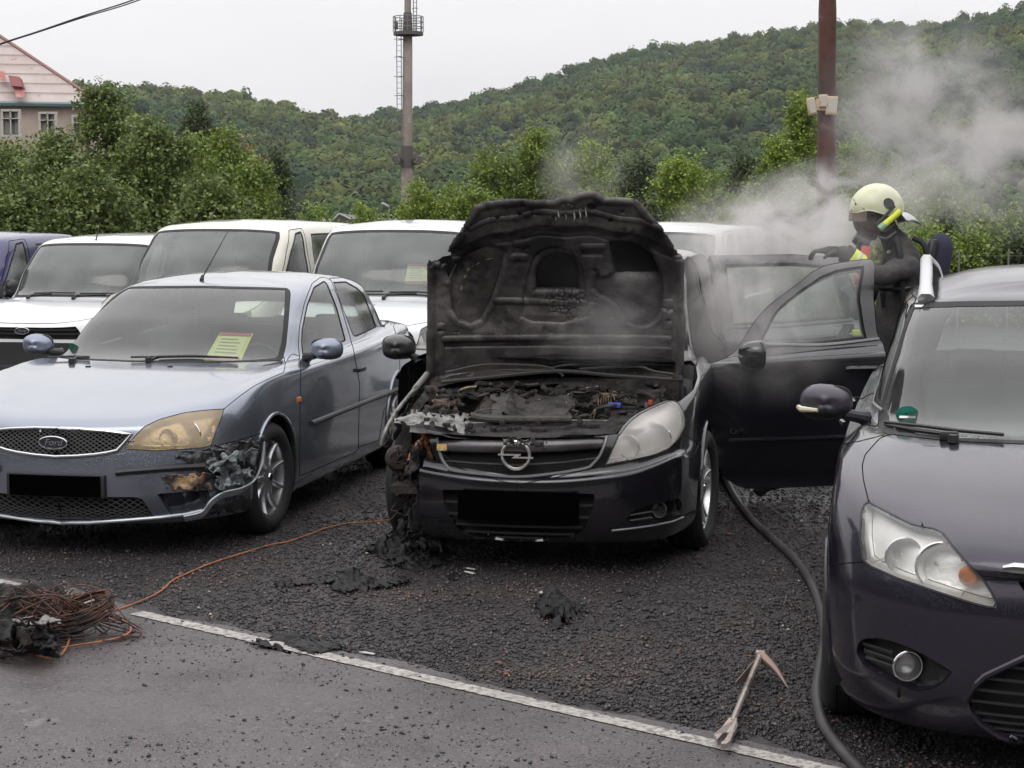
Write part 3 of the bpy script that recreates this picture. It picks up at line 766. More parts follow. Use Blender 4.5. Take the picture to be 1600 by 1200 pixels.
    L1 = [S.at(abs(u), v, .006)[0] for u, v in uv]; b.tube(L1+[Vector((-p.x, p.y, p.z)) for p in L1[::-1]], .0085, 8, closed=True); b.build('grille_surround', CHROME, root)
    # oval badge
    p, n = S.hit(86, 690.5); T = Matrix.Translation(p+Vector((0, -.012, 0))) @ Matrix.Rotation(R(8), 4, 'X')
    b = MB(); b.prism([(.082*math.cos(i*math.pi/20), .036*math.sin(i*math.pi/20)) for i in range(40)], -.012, .004, M=T, plane='xz')
    bg_ = b.build('badge', mat('badge_blue', (.02, .025, .045), .25, coat=.6), root)
    b = MB(); b.tube([(.080*math.cos(i*math.pi/20), -.013, .034*math.sin(i*math.pi/20)) for i in range(40)], .0045, 6, M=T, closed=True); b.build('badge_rim', CHROME, bg_)
    text('Ford', 'badge_lettering', .050, .002, CHROME, bg_, T @ Matrix.Translation((0, -.014, .002)) @ Matrix.Rotation(math.pi/2, 4, 'X'), shear=.35, sx=1.05)
    # lower grille, plate, bumper strips, lower chrome lip
    recess(S, 'lower_grille', root, .05, name='lower_grille_recess'); lattice(S, 0, 0, 0, 0, 'lower_grille', root, mat('grille_dark', (.05, .05, .055), .5), sp=.05, ang=.5, push=.012, r=.003, name='lower_mesh_grille')
    p, n = S.hit(86, 758); b = MB()
    b.grid(lambda u, v: (.26*(2*u-1)+p.x*0, S.at(abs(2*u-1)*1.0*.26/.35, 2.7)[0].y-.030, p.z-.056+.112*v), 10, 2)
    b.build('licence_plate', mat('plate_black', (.001, .001, .001), 1., spec=0), root)
    b = MB(); b.box((0, p.y+.005, p.z), (.56, .04, .125), bev=.01); b.build('plate_holder', BLACK, root)
    for sd in (1, -1):
        b = MB(); pts = [S.hit(u, v, .004)[0] for u, v in ((181, 738), (200, 736), (240, 733), (280, 730), (318, 728))]
        b.tube([(q.x*sd, q.y, q.z) for q in pts], .021, 8); b.build('bumper_strip', BLACK, bp)
        rc = recess(S, 'fog', root, .09, mat('fog_pocket', (.05, .055, .075), .35, coat=.4), name='fog_lamp_pocket', sides=(sd,))
    b = MB(); uv = S.px([(86, 816), (140, 816), (200, 812), (250, 808), (290, 803), (315, 797)], close=False, dens=12); L1 = [S.at(abs(u), v, .004)[0] for u, v in uv]
    b.tube([Vector((-q.x, q.y, q.z)) for q in L1[::-1]]+L1[1:], .010, 8); b.build('bumper_lip', mat('lip_grey', (.40, .43, .46), .3, metal=.4, coat=.5), bp)
    # melted corner (camera side only)
    melt(S, root)
    # wipers, aerial, washer jets
    h = lambda u, v, o=.012: S.hit(u, v, o)[0]
    wiper(root, [[h(232, 566), h(250, 560), h(300, 559), h(345, 561)], [h(205, 563, .02), h(260, 562, .02), h(312, 561, .02), h(372, 564, .02)]])
    wiper(root, [[h(112, 568), h(120, 562), h(140, 562)], [h(76, 563, .018), h(110, 561, .018), h(140, 562, .018)]])
    b = MB(); p = h(315, 437, 0); b.tube([p, p+Vector((.006, .01, .03))], [.016, .009]); b.tube([p+Vector((.006, .01, .02)), p+Vector((.145, .14, .33))], [.005, .002], 6); b.build('aerial', BLACK, root)
    for (u, v) in ((138, 573), (266, 573)):
        p = h(u, v, .0); b = MB(); b.box(p, (.03, .02, .012), bev=.004); b.build('washer_jet', BLACK, root)
    for sd in (1, -1):
        door_mirror(root, (sd*.955, .80, 1.005), sd, .205, .135, .115, mat('mirror_cap_silver', (.25, .275, .34), .34, metal=.6, bump=(150, .05, .002)), face=1, arm=(.035, .015))
    # sale sheet behind the windscreen
    for yy in (0, 2.754):
        for sd in (1, -1):
            wheel(root, (sd*.775, yy, .322), .322, .228, .205, sd, 9, 'spoke', steer=R(-4)*(yy == 0))
    arch_liner(root, 0, .33, .385, .50, .86); arch_liner(root, 2.754, .33, .385, .50, .86)
    seats(root, 1.15, .28, head=1.06); cabin(root, .50, .93, .68, 3.0)
    b = MB(); b.box((0, 1.32, 1.28), (.24, .03, .06), bev=.015); b.tube([(0, 1.30, 1.31), (0, 1.26, 1.35)], .01); b.build('rear_view_mirror', BLACK, root)
    sale_sheet(S, root, [(343, 513), (396, 515), (375, 560), (318, 556)], 'pink edged yellow price sheet behind the windscreen of the silver-blue saloon')
    p = S.hit(115, 543, -.004)[0]; b = MB(); b.lathe([(0, 0), (.035, 0)], 20, M=Matrix.Translation(p) @ Matrix.Rotation(R(-55), 4, 'X'), axis='z'); b.build('windscreen_sticker', mat('green_sticker', (.05, .30, .20), .6), root)
    return S, root
def sale_sheet(S, root, quad, label, off=-.03):
    ps = [S.hit(u, v, off)[0] for u, v in quad]
    def f(a, c, o=0): 
        p = (ps[0]*(1-a)+ps[1]*a)*(1-c)+(ps[3]*(1-a)+ps[2]*a)*c; return p+Vector((0, -.004*math.sin(a*3)-o, o))
    b = MB(); b.grid(lambda a, c: f(a, c), 6, 6); mi = []
    b.grid(lambda a, c: f(.02+.96*a, .02+.10*c, .004), 6, 1, 1); b.grid(lambda a, c: f(.02+.96*a, .86+.11*c, .004), 6, 1, 1)
    b.grid(lambda a, c: f(.10+.80*a, .14+.70*c, .003), 6, 4, 2)
    rr = random.Random(3)
    for i in range(5):
        c0 = .24+i*.115; l = rr.uniform(.4, .75); b.grid(lambda a, c: f(.18+l*a, c0+.022*c, .006), 4, 1, 3)
    o = b.build('price_sheet', [mat('paper_yellow', (.80, .78, .22), .8), mat('paper_red', (.52, .12, .10), .8), mat('paper_pale', (.80, .82, .38), .8), mat('paper_ink', (.40, .30, .12), .8)], None, smooth=False)
    o.matrix_world = S.Mw.copy(); tag(o, label, 'price sheet', 'price sheets behind windscreens')
    return o
def crumple(f, nu, nv, amp, sc_, seed, parent, name, m, thick=.004):
    """thin torn sheet: a grid bent by noise, with ragged edge"""
    nu *= 2; nv *= 2; off = Vector((seed*7.3, seed*3.1, seed*1.7)); V = []
    for j in range(nv+1):
        for i in range(nu+1):
            p = Vector(f(i/nu, j/nv)); q = p*sc_+off; n = noise.turbulence_vector(q, 4, False)
            V.append(p+n*amp)
    F = []
    for j in range(nv):
        for i in range(nu):
            e = min(i, nu-1-i, j, nv-1-j)
            if e < 5 and noise.noise(Vector((i*.21, j*.21, seed)))+.25*noise.noise(Vector((i*.6, j*.6, seed))) > .10+.075*(e-1)*(1 if e else 0)-.0: continue
            F.append((j*(nu+1)+i, j*(nu+1)+i+1, (j+1)*(nu+1)+i+1, (j+1)*(nu+1)+i))
    o = mesh_from(name, V, F, parent, [m]); 
    md = o.modifiers.new('t', 'SOLIDIFY'); md.thickness = thick
    o.data.set_sharp_from_angle(angle=R(50)); return o
def melt(S, root):
    soot = mat('melted_plastic', (.012, .012, .013), .30, coat=.5, var=((.07, .065, .065), 9, .5, .7), bump=(30, .5, .012))
    brown = mat('scorched_paint', (.035, .028, .026), .35, coat=.5, var=[((.42, .27, .14), 9, .48, .62), ((.30, .06, .04), 17, .58, .68)], bump=(24, .5, .01))
    pale = mat('blistered_paint', (.20, .23, .24), .35, coat=.6, var=((.03, .03, .03), 8, .45, .62), bump=(20, .6, .012))
    def quad(q, off=.004):
        P = [S.hit(u, v, off)[0] for u, v in q]
        return lambda a, c: (P[0]*(1-a)+P[1]*a)*(1-c)+(P[3]*(1-a)+P[2]*a)*c
    def hs(q, off):                              # sheet that keeps to the curved bumper
        def f(a, c):
            u = (q[0][0]*(1-a)+q[1][0]*a)*(1-c)+(q[3][0]*(1-a)+q[2][0]*a)*c; v = (q[0][1]*(1-a)+q[1][1]*a)*(1-c)+(q[3][1]*(1-a)+q[2][1]*a)*c
            return S.hit(u, v, off)[0]
        return f
    r = thing('x', None, None) if False else root
    crumple(hs([(268, 712), (410, 682), (404, 742), (330, 748)], .006), 30, 16, .016, 14, 2, r, 'melted_bumper_corner', soot)
    crumple(hs([(250, 742), (330, 738), (330, 768), (262, 764)], .005), 22, 9, .008, 12, 5, r, 'scorched_bumper_skin', brown)
    crumple(hs([(320, 712), (398, 700), (386, 758), (338, 762)], .018), 24, 18, .032, 12, 9, r, 'hanging_plastic', pale)
    b = MB()
    for k in range(5):
        pts = [S.hit(u+rr_, v+k*2.2, .02-.004*k)[0] for (u, v), rr_ in zip([(408, 690), (404, 720), (394, 748), (372, 762), (345, 768), (326, 780), (312, 797), (285, 804)], [k, k, -k, -k*.5, 0, k, k, k])]
        b.tube(spline(pts, 4), .006, 6)
    b.build('drooping_bumper_edge', mat('lip_grey', (.40, .43, .46)), r)
    crumple(hs([(330, 782), (395, 772), (390, 796), (320, 806)], .0), 18, 8, .012, 12, 12, r, 'torn_arch_guard', BLACK)
# ================================================================== ground
def sheet(name, pts, z, m, kind='structure', sub=0):
    o = mesh_from(name, [(x, y, z) for x, y in pts], [tuple(range(len(pts)))], None, m, False); return tag(o, kind=kind)
gm = mat('wet_gravel', (.015, .013, .014), .55, var=[((.050, .043, .044), 55, .45, .60, 3), ((.034, .024, .026), .8, .45, .65), ((.075, .062, .055), 130, .62, .70, 2)], rvar=(1.2, .22, .75), bump=[(75, .9, .012)])
rm_ = mat('wet_asphalt', (.079, .068, .070), .34, var=[((.112, .097, .100), 1.3, .35, .65), ((.055, .048, .050), 62, .50, .64, 5), ((.26, .24, .235), 95, .60, .70, 3), ((.095, .082, .083), 6, .50, .70, 6), ((.22, .22, .22), 2.1, .64, .76)], rvar=(2.1, .16, .60), bump=[(85, .9, .008), (8, .3, .01)])
tag(mesh_from('ground', [(x, y, 0) for x, y in ((-1500, -30), (1500, -30), (1500, 2500), (-1500, 2500))], [(0,1,2,3)], None, [gm], False), kind='structure')
A = gp(0, 911); B = gp(1270, 1200); dl = (B-A).normalized(); nl = Vector((-dl.y, dl.x, 0))
if nl.y < 0: nl = -nl
def lp(s_, t): p = A+dl*s_+nl*t; return (p.x, p.y)
def wav(s_, q=0): return .06*noise.noise(Vector((s_*1.3, q, 0)))+.02*noise.noise(Vector((s_*9, q, 3)))
n = 240; edge = [lp(-3+14*i/n, .10+max(-.06, 1.6*wav(-3+14*i/n))) for i in range(n+1)]
V = [(x, y, .004) for x, y in edge]+[(x, y, .004) for x, y in [lp(11, -12), lp(-3, -12)]]
lf = lp(-60, .1); V += [(-60, 50, .004)] if False else []
o = mesh_from('road', V, [tuple(range(len(V)))], None, [rm_], False); tag(o, kind='structure')
lm = mat('road_paint', (.42, .39, .36), .6, var=[((.11, .10, .10), 38, .46, .60, 5), ((.30, .28, .26), 4, .4, .7)], bump=(110, .4, .005))
b = MB(); n = 500; V = []; F = []
for i in range(n+1):
    s_ = -1+8.5*i/n; j1 = .010*noise.noise(Vector((s_*22, 0, 1))); j2 = .010*noise.noise(Vector((s_*25, 0, 5)))
    V += [(*lp(s_, -.041+j1), .008), (*lp(s_, .041+j2), .008)]
gap0 = (gp(165, 945)-A).dot(dl), (gp(215, 958)-A).dot(dl)
F = [(2*i, 2*i+1, 2*i+3, 2*i+2) for i in range(n) if not (gap0[0] < -1+8.5*i/n < gap0[1]) ]
tag(mesh_from('parking_line', V, F, None, [lm], False), kind='structure')
def pebbles(name, spots, m, rs, flat=.7, z0=0, mi=None):
    """many small angular stones as one mesh"""
    base = np.array([(1, 0, 0), (-1, 0, 0), (0, 1, 0), (0, -1, 0), (0, 0, 1), (0, 0, -.5)], float)
    tri = np.array([(0, 2, 4), (2, 1, 4), (1, 3, 4), (3, 0, 4), (2, 0, 5), (1, 2, 5), (3, 1, 5), (0, 3, 5)])
    n = len(spots); rg = np.random.RandomState(5); V = base[None]*(1+.45*rg.uniform(-1, 1, (n, 6, 1)))*rs[:, None, None]*rg.uniform(.7, 1.3, (n, 1, 3)); V[..., 2] *= flat
    a = rg.uniform(0, 6.28, n); c, s_ = np.cos(a)[:, None], np.sin(a)[:, None]
    X = V[..., 0]*c-V[..., 1]*s_; Y = V[..., 0]*s_+V[..., 1]*c; tz = rg.uniform(-.4, .4, (n, 1)); Z = V[..., 2]+X*tz
    W = np.stack([X+spots[:, :1], Y+spots[:, 1:2], Z+z0+rs[:, None]*.25], -1).reshape(-1, 3); F = (tri[None]+(np.arange(n)*6)[:, None, None]).reshape(-1, 3)
    me = bpy.data.meshes.new(name); me.vertices.add(len(W)); me.vertices.foreach_set('co', W.ravel()); me.loops.add(F.size); me.loops.foreach_set('vertex_index', F.ravel())
    me.polygons.add(len(F)); me.polygons.foreach_set('loop_start', np.arange(0, F.size, 3)); me.polygons.foreach_set('loop_total', np.full(len(F), 3)); me.update(); me.validate()
    return link(name, me, None, [m], False)
rg = np.random.RandomState(11); NP = 150000
Yc = 5.0+ (rg.rand(NP)**1.5)*8.5; Xc = (rg.rand(NP)*2-1)*.31*Yc
sd_ = (Xc-A.x)*nl.x+(Yc-A.y)*nl.y; keep = sd_ > .12+.06*np.sin(Xc*9)*np.sin(Xc*23); P_ = np.stack([Xc, Yc], 1)[keep]
sz = rg.lognormal(math.log(.0058), .42, len(P_)).clip(.003, .017)
stone = mat('gravel_stone', (.027, .023, .025), .48, island=.85, var=[((.065, .046, .042), 1.1, .52, .62)])
tag(pebbles('gravel', P_, stone, sz), kind='stuff')
k = 16000; Yc = 4.8+rg.rand(k)*4.5; Xc = (rg.rand(k)*2-1)*.31*Yc; sd_ = (Xc-A.x)*nl.x+(Yc-A.y)*nl.y
dens = np.array([noise.noise(Vector((x*1.1, y*1.1, 2)))+.25 for x, y in zip(Xc, Yc)]); keep = (sd_ < .08) & (rg.rand(k) < np.where(sd_ > -.35, .8, dens*1.9))
P_ = np.stack([Xc, Yc], 1)[keep]; sz = rg.lognormal(math.log(.0030), .55, len(P_)).clip(.0015, .011)
tag(pebbles('grit', P_, mat('loose_grit', (.020, .030, .030), .35, island=.6), sz, z0=.004), kind='stuff')
k = 420; Yc = 5.2+rg.rand(k)*6; Xc = (rg.rand(k)*2-1)*.31*Yc; sd_ = (Xc-A.x)*nl.x+(Yc-A.y)*nl.y; keep = sd_ > .1
P_ = np.stack([Xc, Yc], 1)[keep]; sz = rg.lognormal(math.log(.0085), .4, len(P_)).clip(.004, .018)
tag(pebbles('leaf_litter', P_, mat('litter', (.20, .10, .05), .7, island=.8), sz, flat=.22, z0=.010), kind='stuff')
k = 60; Yc = 5.2+rg.rand(k)*6; Xc = (rg.rand(k)*2-1)*.31*Yc; sd_ = (Xc-A.x)*nl.x+(Yc-A.y)*nl.y; keep = sd_ > .1
P_ = np.stack([Xc, Yc], 1)[keep]; tag(pebbles('pale_gravel', P_, mat('pale_stone', (.38, .38, .35), .6, island=.3), rg.uniform(.006, .014, len(P_)), flat=.5, z0=.006), kind='stuff')

k = 14000; Yc = 5.0+(rg.rand(k)**1.5)*8.5; Xc = (rg.rand(k)*2-1)*.31*Yc; sd_ = (Xc-A.x)*nl.x+(Yc-A.y)*nl.y; keep = sd_ > .12
P_ = np.stack([Xc, Yc], 1)[keep]; tag(pebbles('gravel', P_, mat('gravel_stone_grey', (.105, .088, .084), .55, island=.6), rg.lognormal(math.log(.0048), .4, len(P_)).clip(.002, .012), z0=.003), kind='stuff')
# ================================================================== dark estate car at the right edge
def common(S, root, pm, wins, yarch, rad, gap=.0025):
    S.build('body', 'body', pm, root, gap=.001)
    if S.faces('hood') if 'hood' in S.names else None: S.build('hood', 'hood', pm, root, gap=gap, depth=.02)
    if 'fender' in S.names:
        for sd in (1, -1): S.build('fender', 'fender', pm, root, sides=(sd,), gap=gap, depth=.02)
def estate():
    loc, a = (2.064, 6.290), .242
    P = [(0, -.89), (.35, -.865), (.62, -.78), (.80, -.61), (.885, -.38), (.91, 0), (.915, .55), (.92, 1.1), (.92, 1.8), (.915, 2.4), (.90, 2.85), (.84, 3.25), (.6, 3.52), (0, 3.6)]
    low = [((.17, .19, .25), (.16, .12, .14)), ((.16, .19, .24), (.09, .035, .05)), ((.24, .25, .30), (.035, .015, .02)), ((.40, .42, .45), (0, .004, 0)), ((.56, .58, .60), (-.002, 0, .01)), ((.68, .74, .80), (.022, .002, .03))]
    R6 = [(0, -.825, .765), (.35, -.80, .77), (.58, -.69, .785), (.76, -.47, .845), (.855, -.24, .895), (.888, .05, .928), (.90, .55, .945), (.905, 1.1, .96), (.905, 1.8, .975), (.90, 2.4, .99), (.88, 2.85, 1.0), (.82, 3.2, 1.01), (.58, 3.45, 1.01), (0, 3.52, 1.01)]
    R9 = [(0, .22, 1.04), (.30, .24, 1.038), (.53, .30, 1.03), (.67, .39, 1.02), (.735, .50, 1.01), (.775, .65, 1.005), (.80, .9, 1.01), (.82, 1.3, 1.02), (.82, 1.85, 1.03), (.815, 2.4, 1.045), (.79, 2.85, 1.055), (.70, 3.2, 1.06), (.45, 3.33, 1.06), (0, 3.38, 1.06)]
    R11 = [(0, 1.12, 1.488), (.30, 1.13, 1.483), (.48, 1.16, 1.473), (.57, 1.21, 1.463), (.60, 1.29, 1.466), (.62, 1.4, 1.472), (.635, 1.55, 1.478), (.645, 1.8, 1.488), (.65, 2.1, 1.492), (.65, 2.5, 1.488), (.635, 2.9, 1.47), (.57, 3.1, 1.46), (.35, 3.18, 1.46), (0, 3.2, 1.46)]
    S = Shell(make_rings(P, low, R6, R9, R11, hood=(.036, .004, .02), roofz=.125), loc, a, -1, step=.028)
    root = thing('estate_car', 'dark violet-grey estate car with silver roof rail, at the right edge of the picture', 'car', (*loc, 0), -a)
    pm = paint('paint_dark_violet', (.026, .022, .036), .45, .17, drops=.5, coat=.55)
    S.cut('fender', S.px([(1340, 900), (1296, 890), (1285, 930), (1270, 930), (1290, 700), (1340, 690), (1380, 680), (1400, 700), (1400, 800), (1380, 870)]))
    S.cut('front_door', S.yz([(.55, .24), (.53, .60), (.50, .85), (.50, .99), (.62, 1.02), (1.02, 1.30), (1.28, 1.43), (1.50, 1.468), (1.70, 1.47), (1.72, 1.05), (1.70, .24)], low=.20))
    S.cut('rear_door', S.yz([(1.70, .24), (1.72, 1.05), (1.70, 1.47), (2.3, 1.475), (2.58, 1.45), (2.78, 1.06), (2.72, .80), (2.30, .62), (2.22, .24)], low=.20))
    S.cut('front_window', S.yz([(.70, 1.055), (.98, 1.25), (1.25, 1.385), (1.48, 1.435), (1.63, 1.44), (1.65, 1.07), (1.1, 1.045)]))
    S.cut('rear_window', S.yz([(1.76, 1.07), (1.75, 1.44), (2.28, 1.44), (2.50, 1.41), (2.66, 1.09)]))
    S.cut('quarter_window', S.yz([(2.82, 1.10), (2.68, 1.41), (2.95, 1.39), (3.05, 1.11)]))
    S.cut('hood', S.px([(1357, 783), (1349, 750), (1347, 727), (1352, 710), (1368, 692), (1376, 684), (1400, 676), (1480, 680), (1600, 685), (1680, 690), (1760, 700), (1760, 930), (1640, 906), (1576, 904), (1536, 900), (1500, 890), (1440, 850), (1380, 820)]))
    S.cut('bumper', S.px([(1290, 883), (1346, 878), (1380, 880), (1440, 900), (1520, 910), (1545, 905), (1576, 906), (1640, 908), (1800, 935), (1800, 1300), (1400, 1230), (1200, 1220)]))
    S.cut('windshield', S.px([(1372, 667), (1374, 641), (1388, 590), (1404, 539), (1418, 490), (1424, 476), (1430, 473), (1500, 471), (1600, 470), (1700, 470), (1780, 480), (1760, 700), (1680, 697), (1600, 694), (1483, 689), (1385, 678)]))
    S.cut('headlight', S.px([(1358, 784), (1388, 800), (1424, 818), (1440, 822), (1460, 825), (1472, 831), (1490, 854), (1512, 880), (1536, 904), (1550, 925), (1558, 942), (1556, 950), (1545, 950), (1520, 944), (1470, 928), (1400, 904), (1360, 886), (1347, 876), (1343, 840), (1345, 800), (1350, 787)], dens=5))
    S.cut('fog', S.px([(1338, 1020), (1340, 1006), (1350, 998), (1372, 997), (1400, 1004), (1434, 1018), (1488, 1050), (1470, 1068), (1455, 1076), (1430, 1079), (1388, 1062), (1351, 1040)], dens=5))
    S.cut('lower_grille', S.px([(1510, 1090), (1520, 1075), (1540, 1056), (1600, 1028), (1700, 1010), (1760, 1020), (1760, 1180), (1700, 1172), (1600, 1160), (1560, 1148), (1530, 1128), (1514, 1106)]))
    S.cut('grille', S.px([(1590, 908), (1700, 920), (1700, 960), (1625, 940), (1605, 930)]))
    for yy in (0, 2.64): S.cut('arch', S.yz([(yy+.365*math.cos(i*math.pi/20), .33+.365*math.sin(i*math.pi/20)) for i in range(40)], low=.23))
    S.cut('rear_glass', [(11.35, 9.15), (14, 9.15), (14, 10.8), (11.6, 10.8)])
    common(S, root, pm, None, 0, 0)
    S.build([r for r in S.names if r not in ('arch', 'windshield', 'front_window', 'rear_window', 'quarter_window', 'rear_glass', 'grille', 'lower_grille', 'headlight', 'fog')], 'inner_structure', DARK, root, push=.022)
    for sd in (1, -1):
        d = S.build('front_door', 'front_door', pm, root, sides=(sd,), gap=.003, depth=.02); S.build('front_window', 'window', [GLASS, RUB], d, sides=(sd,), rim=.012, push=.004)
        d2 = S.build('rear_door', 'rear_door', pm, root, sides=(sd,), gap=.003, depth=.02); S.build('rear_window', 'window', [GLASS, RUB], d2, sides=(sd,), rim=.012, push=.004)
        S.build('quarter_window', 'side_window', [GLASS, RUB], root, sides=(sd,), rim=.012, push=.003)
        for dd, yy in ((d, 1.55), (d2, 2.45)):
            b = MB(); b.tube([(sd*.945, yy-.09, .90), (sd*.962, yy-.05, .905), (sd*.962, yy+.05, .905), (sd*.945, yy+.09, .90)], .014, 8); b.build('handle', pm, dd)
        b = MB(); L1 = []
        for (yy, z) in ((.74, 1.045), (1.1, 1.036), (1.65, 1.055), (2.2, 1.07), (2.68, 1.08), (3.05, 1.10)):
            u, v = S.ray(Vector((3, yy, z)), Vector((-1, 0, 0))); p, n = S.at(u, v, .004); L1.append((sd*p.x, p.y, p.z))
        b.tube(L1, .009, 6); b.build('window_trim', CHROME, root)
        for yy in (0, 2.64):
            b = MB(); b.tube([(sd*(S.S([u], [v])[0][0]+.001), yy+.369*math.cos(q), .33+.369*math.sin(q)) for q in [math.pi*(-.06+1.12*i/30) for i in range(31)] for (u, v) in [S.ray(Vector((3, yy+.369*math.cos(q), max(.2, .33+.369*math.sin(q)))), Vector((-1, 0, 0)))]], .010, 6); b.build('arch_lip', pm, root)
            wheel(root, (sd*.815, yy, .325), .325, .222, .205, sd, 5, 'split', steer=R(2)*(yy == 0))
    arch_liner(root, 0, .335, .39, .52, .88); arch_liner(root, 2.64, .335, .39, .52, .88)
    S.build('windshield', 'windshield', [GLASS, RUB], root, rim=.05, push=.002); S.build('rear_glass', 'rear_window', [GLASS, RUB], root, rim=.03)
    bp = S.build('bumper', 'bumper', pm, root, gap=.0025, depth=.03)
    clear = glass('clear_lens', (.99, .99, .99), film=.07, filmcol=(.9, .9, .88), rough=.03, boost=1.0, drops=30)
    bucket = mat('lamp_bucket', (.86, .85, .81), .28, metal=.25, bump=(14, .3, .02))
    lamp(S, 'headlight', root, (1, -1), clear, [(1457, 873, .074, .05), (1397, 862, .058, .07)], bucket=bucket, depth=.12, amber=(1515, 904, .035, .04))
    for sd in (1, -1):
        recess(S, 'fog', root, .05, BLACK, name='fog_recess', sides=(sd,))
        p, n = S.hit(1413, 1040, -.01); p = Vector((abs(p.x)*sd, p.y, p.z)); T = Matrix.Translation(p) @ Matrix.Rotation(R(-20)*sd, 4, 'Z')
        b = MB(); b.lathe([(.047, -.004), (.049, -.016), (.045, -.020), (.041, -.012), (.036, .015), (.015, .028), (0, .03)], 28, M=T, axis='y'); o = b.build('fog_light', [mat('dim_chrome', (.22, .22, .22), .25, metal=.9)], root)
        b = MB(); b.lathe([(0, -.017), (.03, -.015), (.041, -.010)], 24, M=T, axis='y'); b.build('lens', clear, o)
        b = MB(); b.tube([(.048*math.cos(i*math.pi/14), -.016, .048*math.sin(i*math.pi/14)) for i in range(28)], .0035, 6, M=T, closed=True); b.build('trim_ring', CHROME, o)
        for k in range(3):
            b = MB(); pts = [S.hit(1345+k*2+(1392-1345)*t, 1006+k*11+(1020-1004)*t, -.012)[0] for t in (0, .5, 1)]
            b.tube([(sd*abs(q.x), q.y, q.z) for q in pts], .006, 6); b.build('fog_recess_rib', BLACK, root)
    recess(S, 'lower_grille', root, .06, name='lower_grille_recess'); recess(S, 'grille', root, .05)
    lattice(S, 0, 0, 0, 0, 'lower_grille', root, BLACK, sp=.035, push=.018, r=.006, name='lower_grille_bars', style='bars')
    uv = S.px([(1510, 1092), (1520, 1075), (1540, 1056), (1600, 1028), (1700, 1010)], close=False, dens=12); uv2 = S.px([(1700, 1172), (1600, 1162), (1560, 1150), (1530, 1130), (1512, 1108), (1509, 1096)], close=False, dens=12)
    b = MB(); b.tube([(-q.x, q.y, q.z) for q in [S.at(abs(u), v, .002)[0] for u, v in uv2+uv]], .012, 8); b.tube([q for q in [S.at(abs(u), v, .002)[0] for u, v in uv2+uv]], .012, 8); b.build('lower_grille_surround', pm, root)
    b = MB(); uv = S.px([(1568, 889), (1585, 889), (1620, 892), (1680, 897)], close=False, dens=12); L1 = [S.at(abs(u), v, .008)[0] for u, v in uv]
    full = [Vector((-q.x, q.y, q.z)) for q in L1]+[q for q in L1[::-1]]; b.tube(full, [.011]+[.018]*(len(full)-2)+[.011], 10); b.build('chrome_bar', CHROME, root)
    h = lambda u, v, o=.012: S.hit(u, v, o)[0]
    wiper(root, [[h(1490, 692), h(1487, 684), h(1440, 678), h(1384, 668)], [h(1384, 668, .022), h(1440, 674, .022), h(1500, 682, .022), h(1568, 688, .022)]], r=.009)
    p = h(1483, 687, .015); b = MB(); b.box(p, (.07, .03, .035), bev=.01); b.build('wiper_pivot', BLACK, root)
    mp_ = (S.local(1291, 628, y=.72)); mx_ = 1.0
    for sd in (1, -1): door_mirror(root, (sd*abs(mp_.x), .72, mp_.z), sd, .215, .15, .12, mat('mirror_cap_violet', (.060, .054, .070), .36, metal=.4, bump=(150, .05, .002)), lower=BLACK, arm=(.05, .02), stripe=mat('indicator_cream', (.55, .50, .36), .3, coat=.5))
    rail = mat('rail_silver', (.55, .55, .56), .32, metal=.6, bump=(60, .05))
    for sd in (1, -1):
        c = spline([(sd*.600, 1.26, 1.475), (sd*.603, 1.36, 1.53), (sd*.605, 1.56, 1.585), (sd*.61, 1.85, 1.61), (sd*.615, 2.3, 1.62), (sd*.61, 2.8, 1.60), (sd*.585, 3.02, 1.56), (sd*.57, 3.12, 1.50)], 6)
        b = MB(); n_ = len(c); V = []; sec = [(-.024, -.016), (-.028, .006), (-.016, .022), (.012, .022), (.026, .008), (.024, -.016)]
        for i, p in enumerate(c):
            t = (c[min(n_-1, i+1)]-c[max(0, i-1)]).normalized(); up = Vector((0, -t.z, t.y)).normalized()*(-1 if t.y < 0 else 1); fl = 1+.35*max(0, 1-i/6)+.2*max(0, 1-(n_-1-i)/6)
            for (x, z) in sec: V.append(p+Vector((x*fl, 0, 0))+up*z*fl)
        m_ = len(sec); b.add(V, [(i*m_+j, i*m_+(j+1) % m_, (i+1)*m_+(j+1) % m_, (i+1)*m_+j) for i in range(n_-1) for j in range(m_)]+[tuple(range(m_)), tuple((n_-1)*m_+j for j in range(m_))])
        b.build('roof_rail', rail, root, ang=60)
    seats(root, 1.05, .32, head=1.12); cabin(root, .45, 1.0, .68, 3.0)
    p = S.hit(1417, 647, -.006)[0]; T = Matrix.Translation(p) @ Matrix.Rotation(R(-58), 4, 'X')
    b = MB(); b.lathe([(0, 0), (.046, 0)], 28, M=T @ Matrix.Rotation(math.pi, 4, 'X'), axis='z'); st = b.build('emission_sticker', mat('sticker_green', (.03, .42, .30), .5), root, smooth=False)
    text('4', 'sticker_numeral', .05, .0006, mat('sticker_ink', (.02, .12, .09), .6), st, Matrix.Translation(p+Vector((0, -.005, .012))) @ Matrix.Rotation(R(32), 4, 'X'))
    b = MB(); b.box((0, -.008, -.022), (.062, .002, .014), M=T); b.build('sticker_field', mat('white_paint', (.75, .75, .74), .5), st)
    p = S.hit(1439, 479, .002)[0]; b = MB(); b.box(p, (.05, .004, .016), rot=Matrix.Rotation(R(-58), 4, 'X')); b.build('windscreen_label', mat('white_paint', (.75, .75, .74), .5), root)
    return S, root
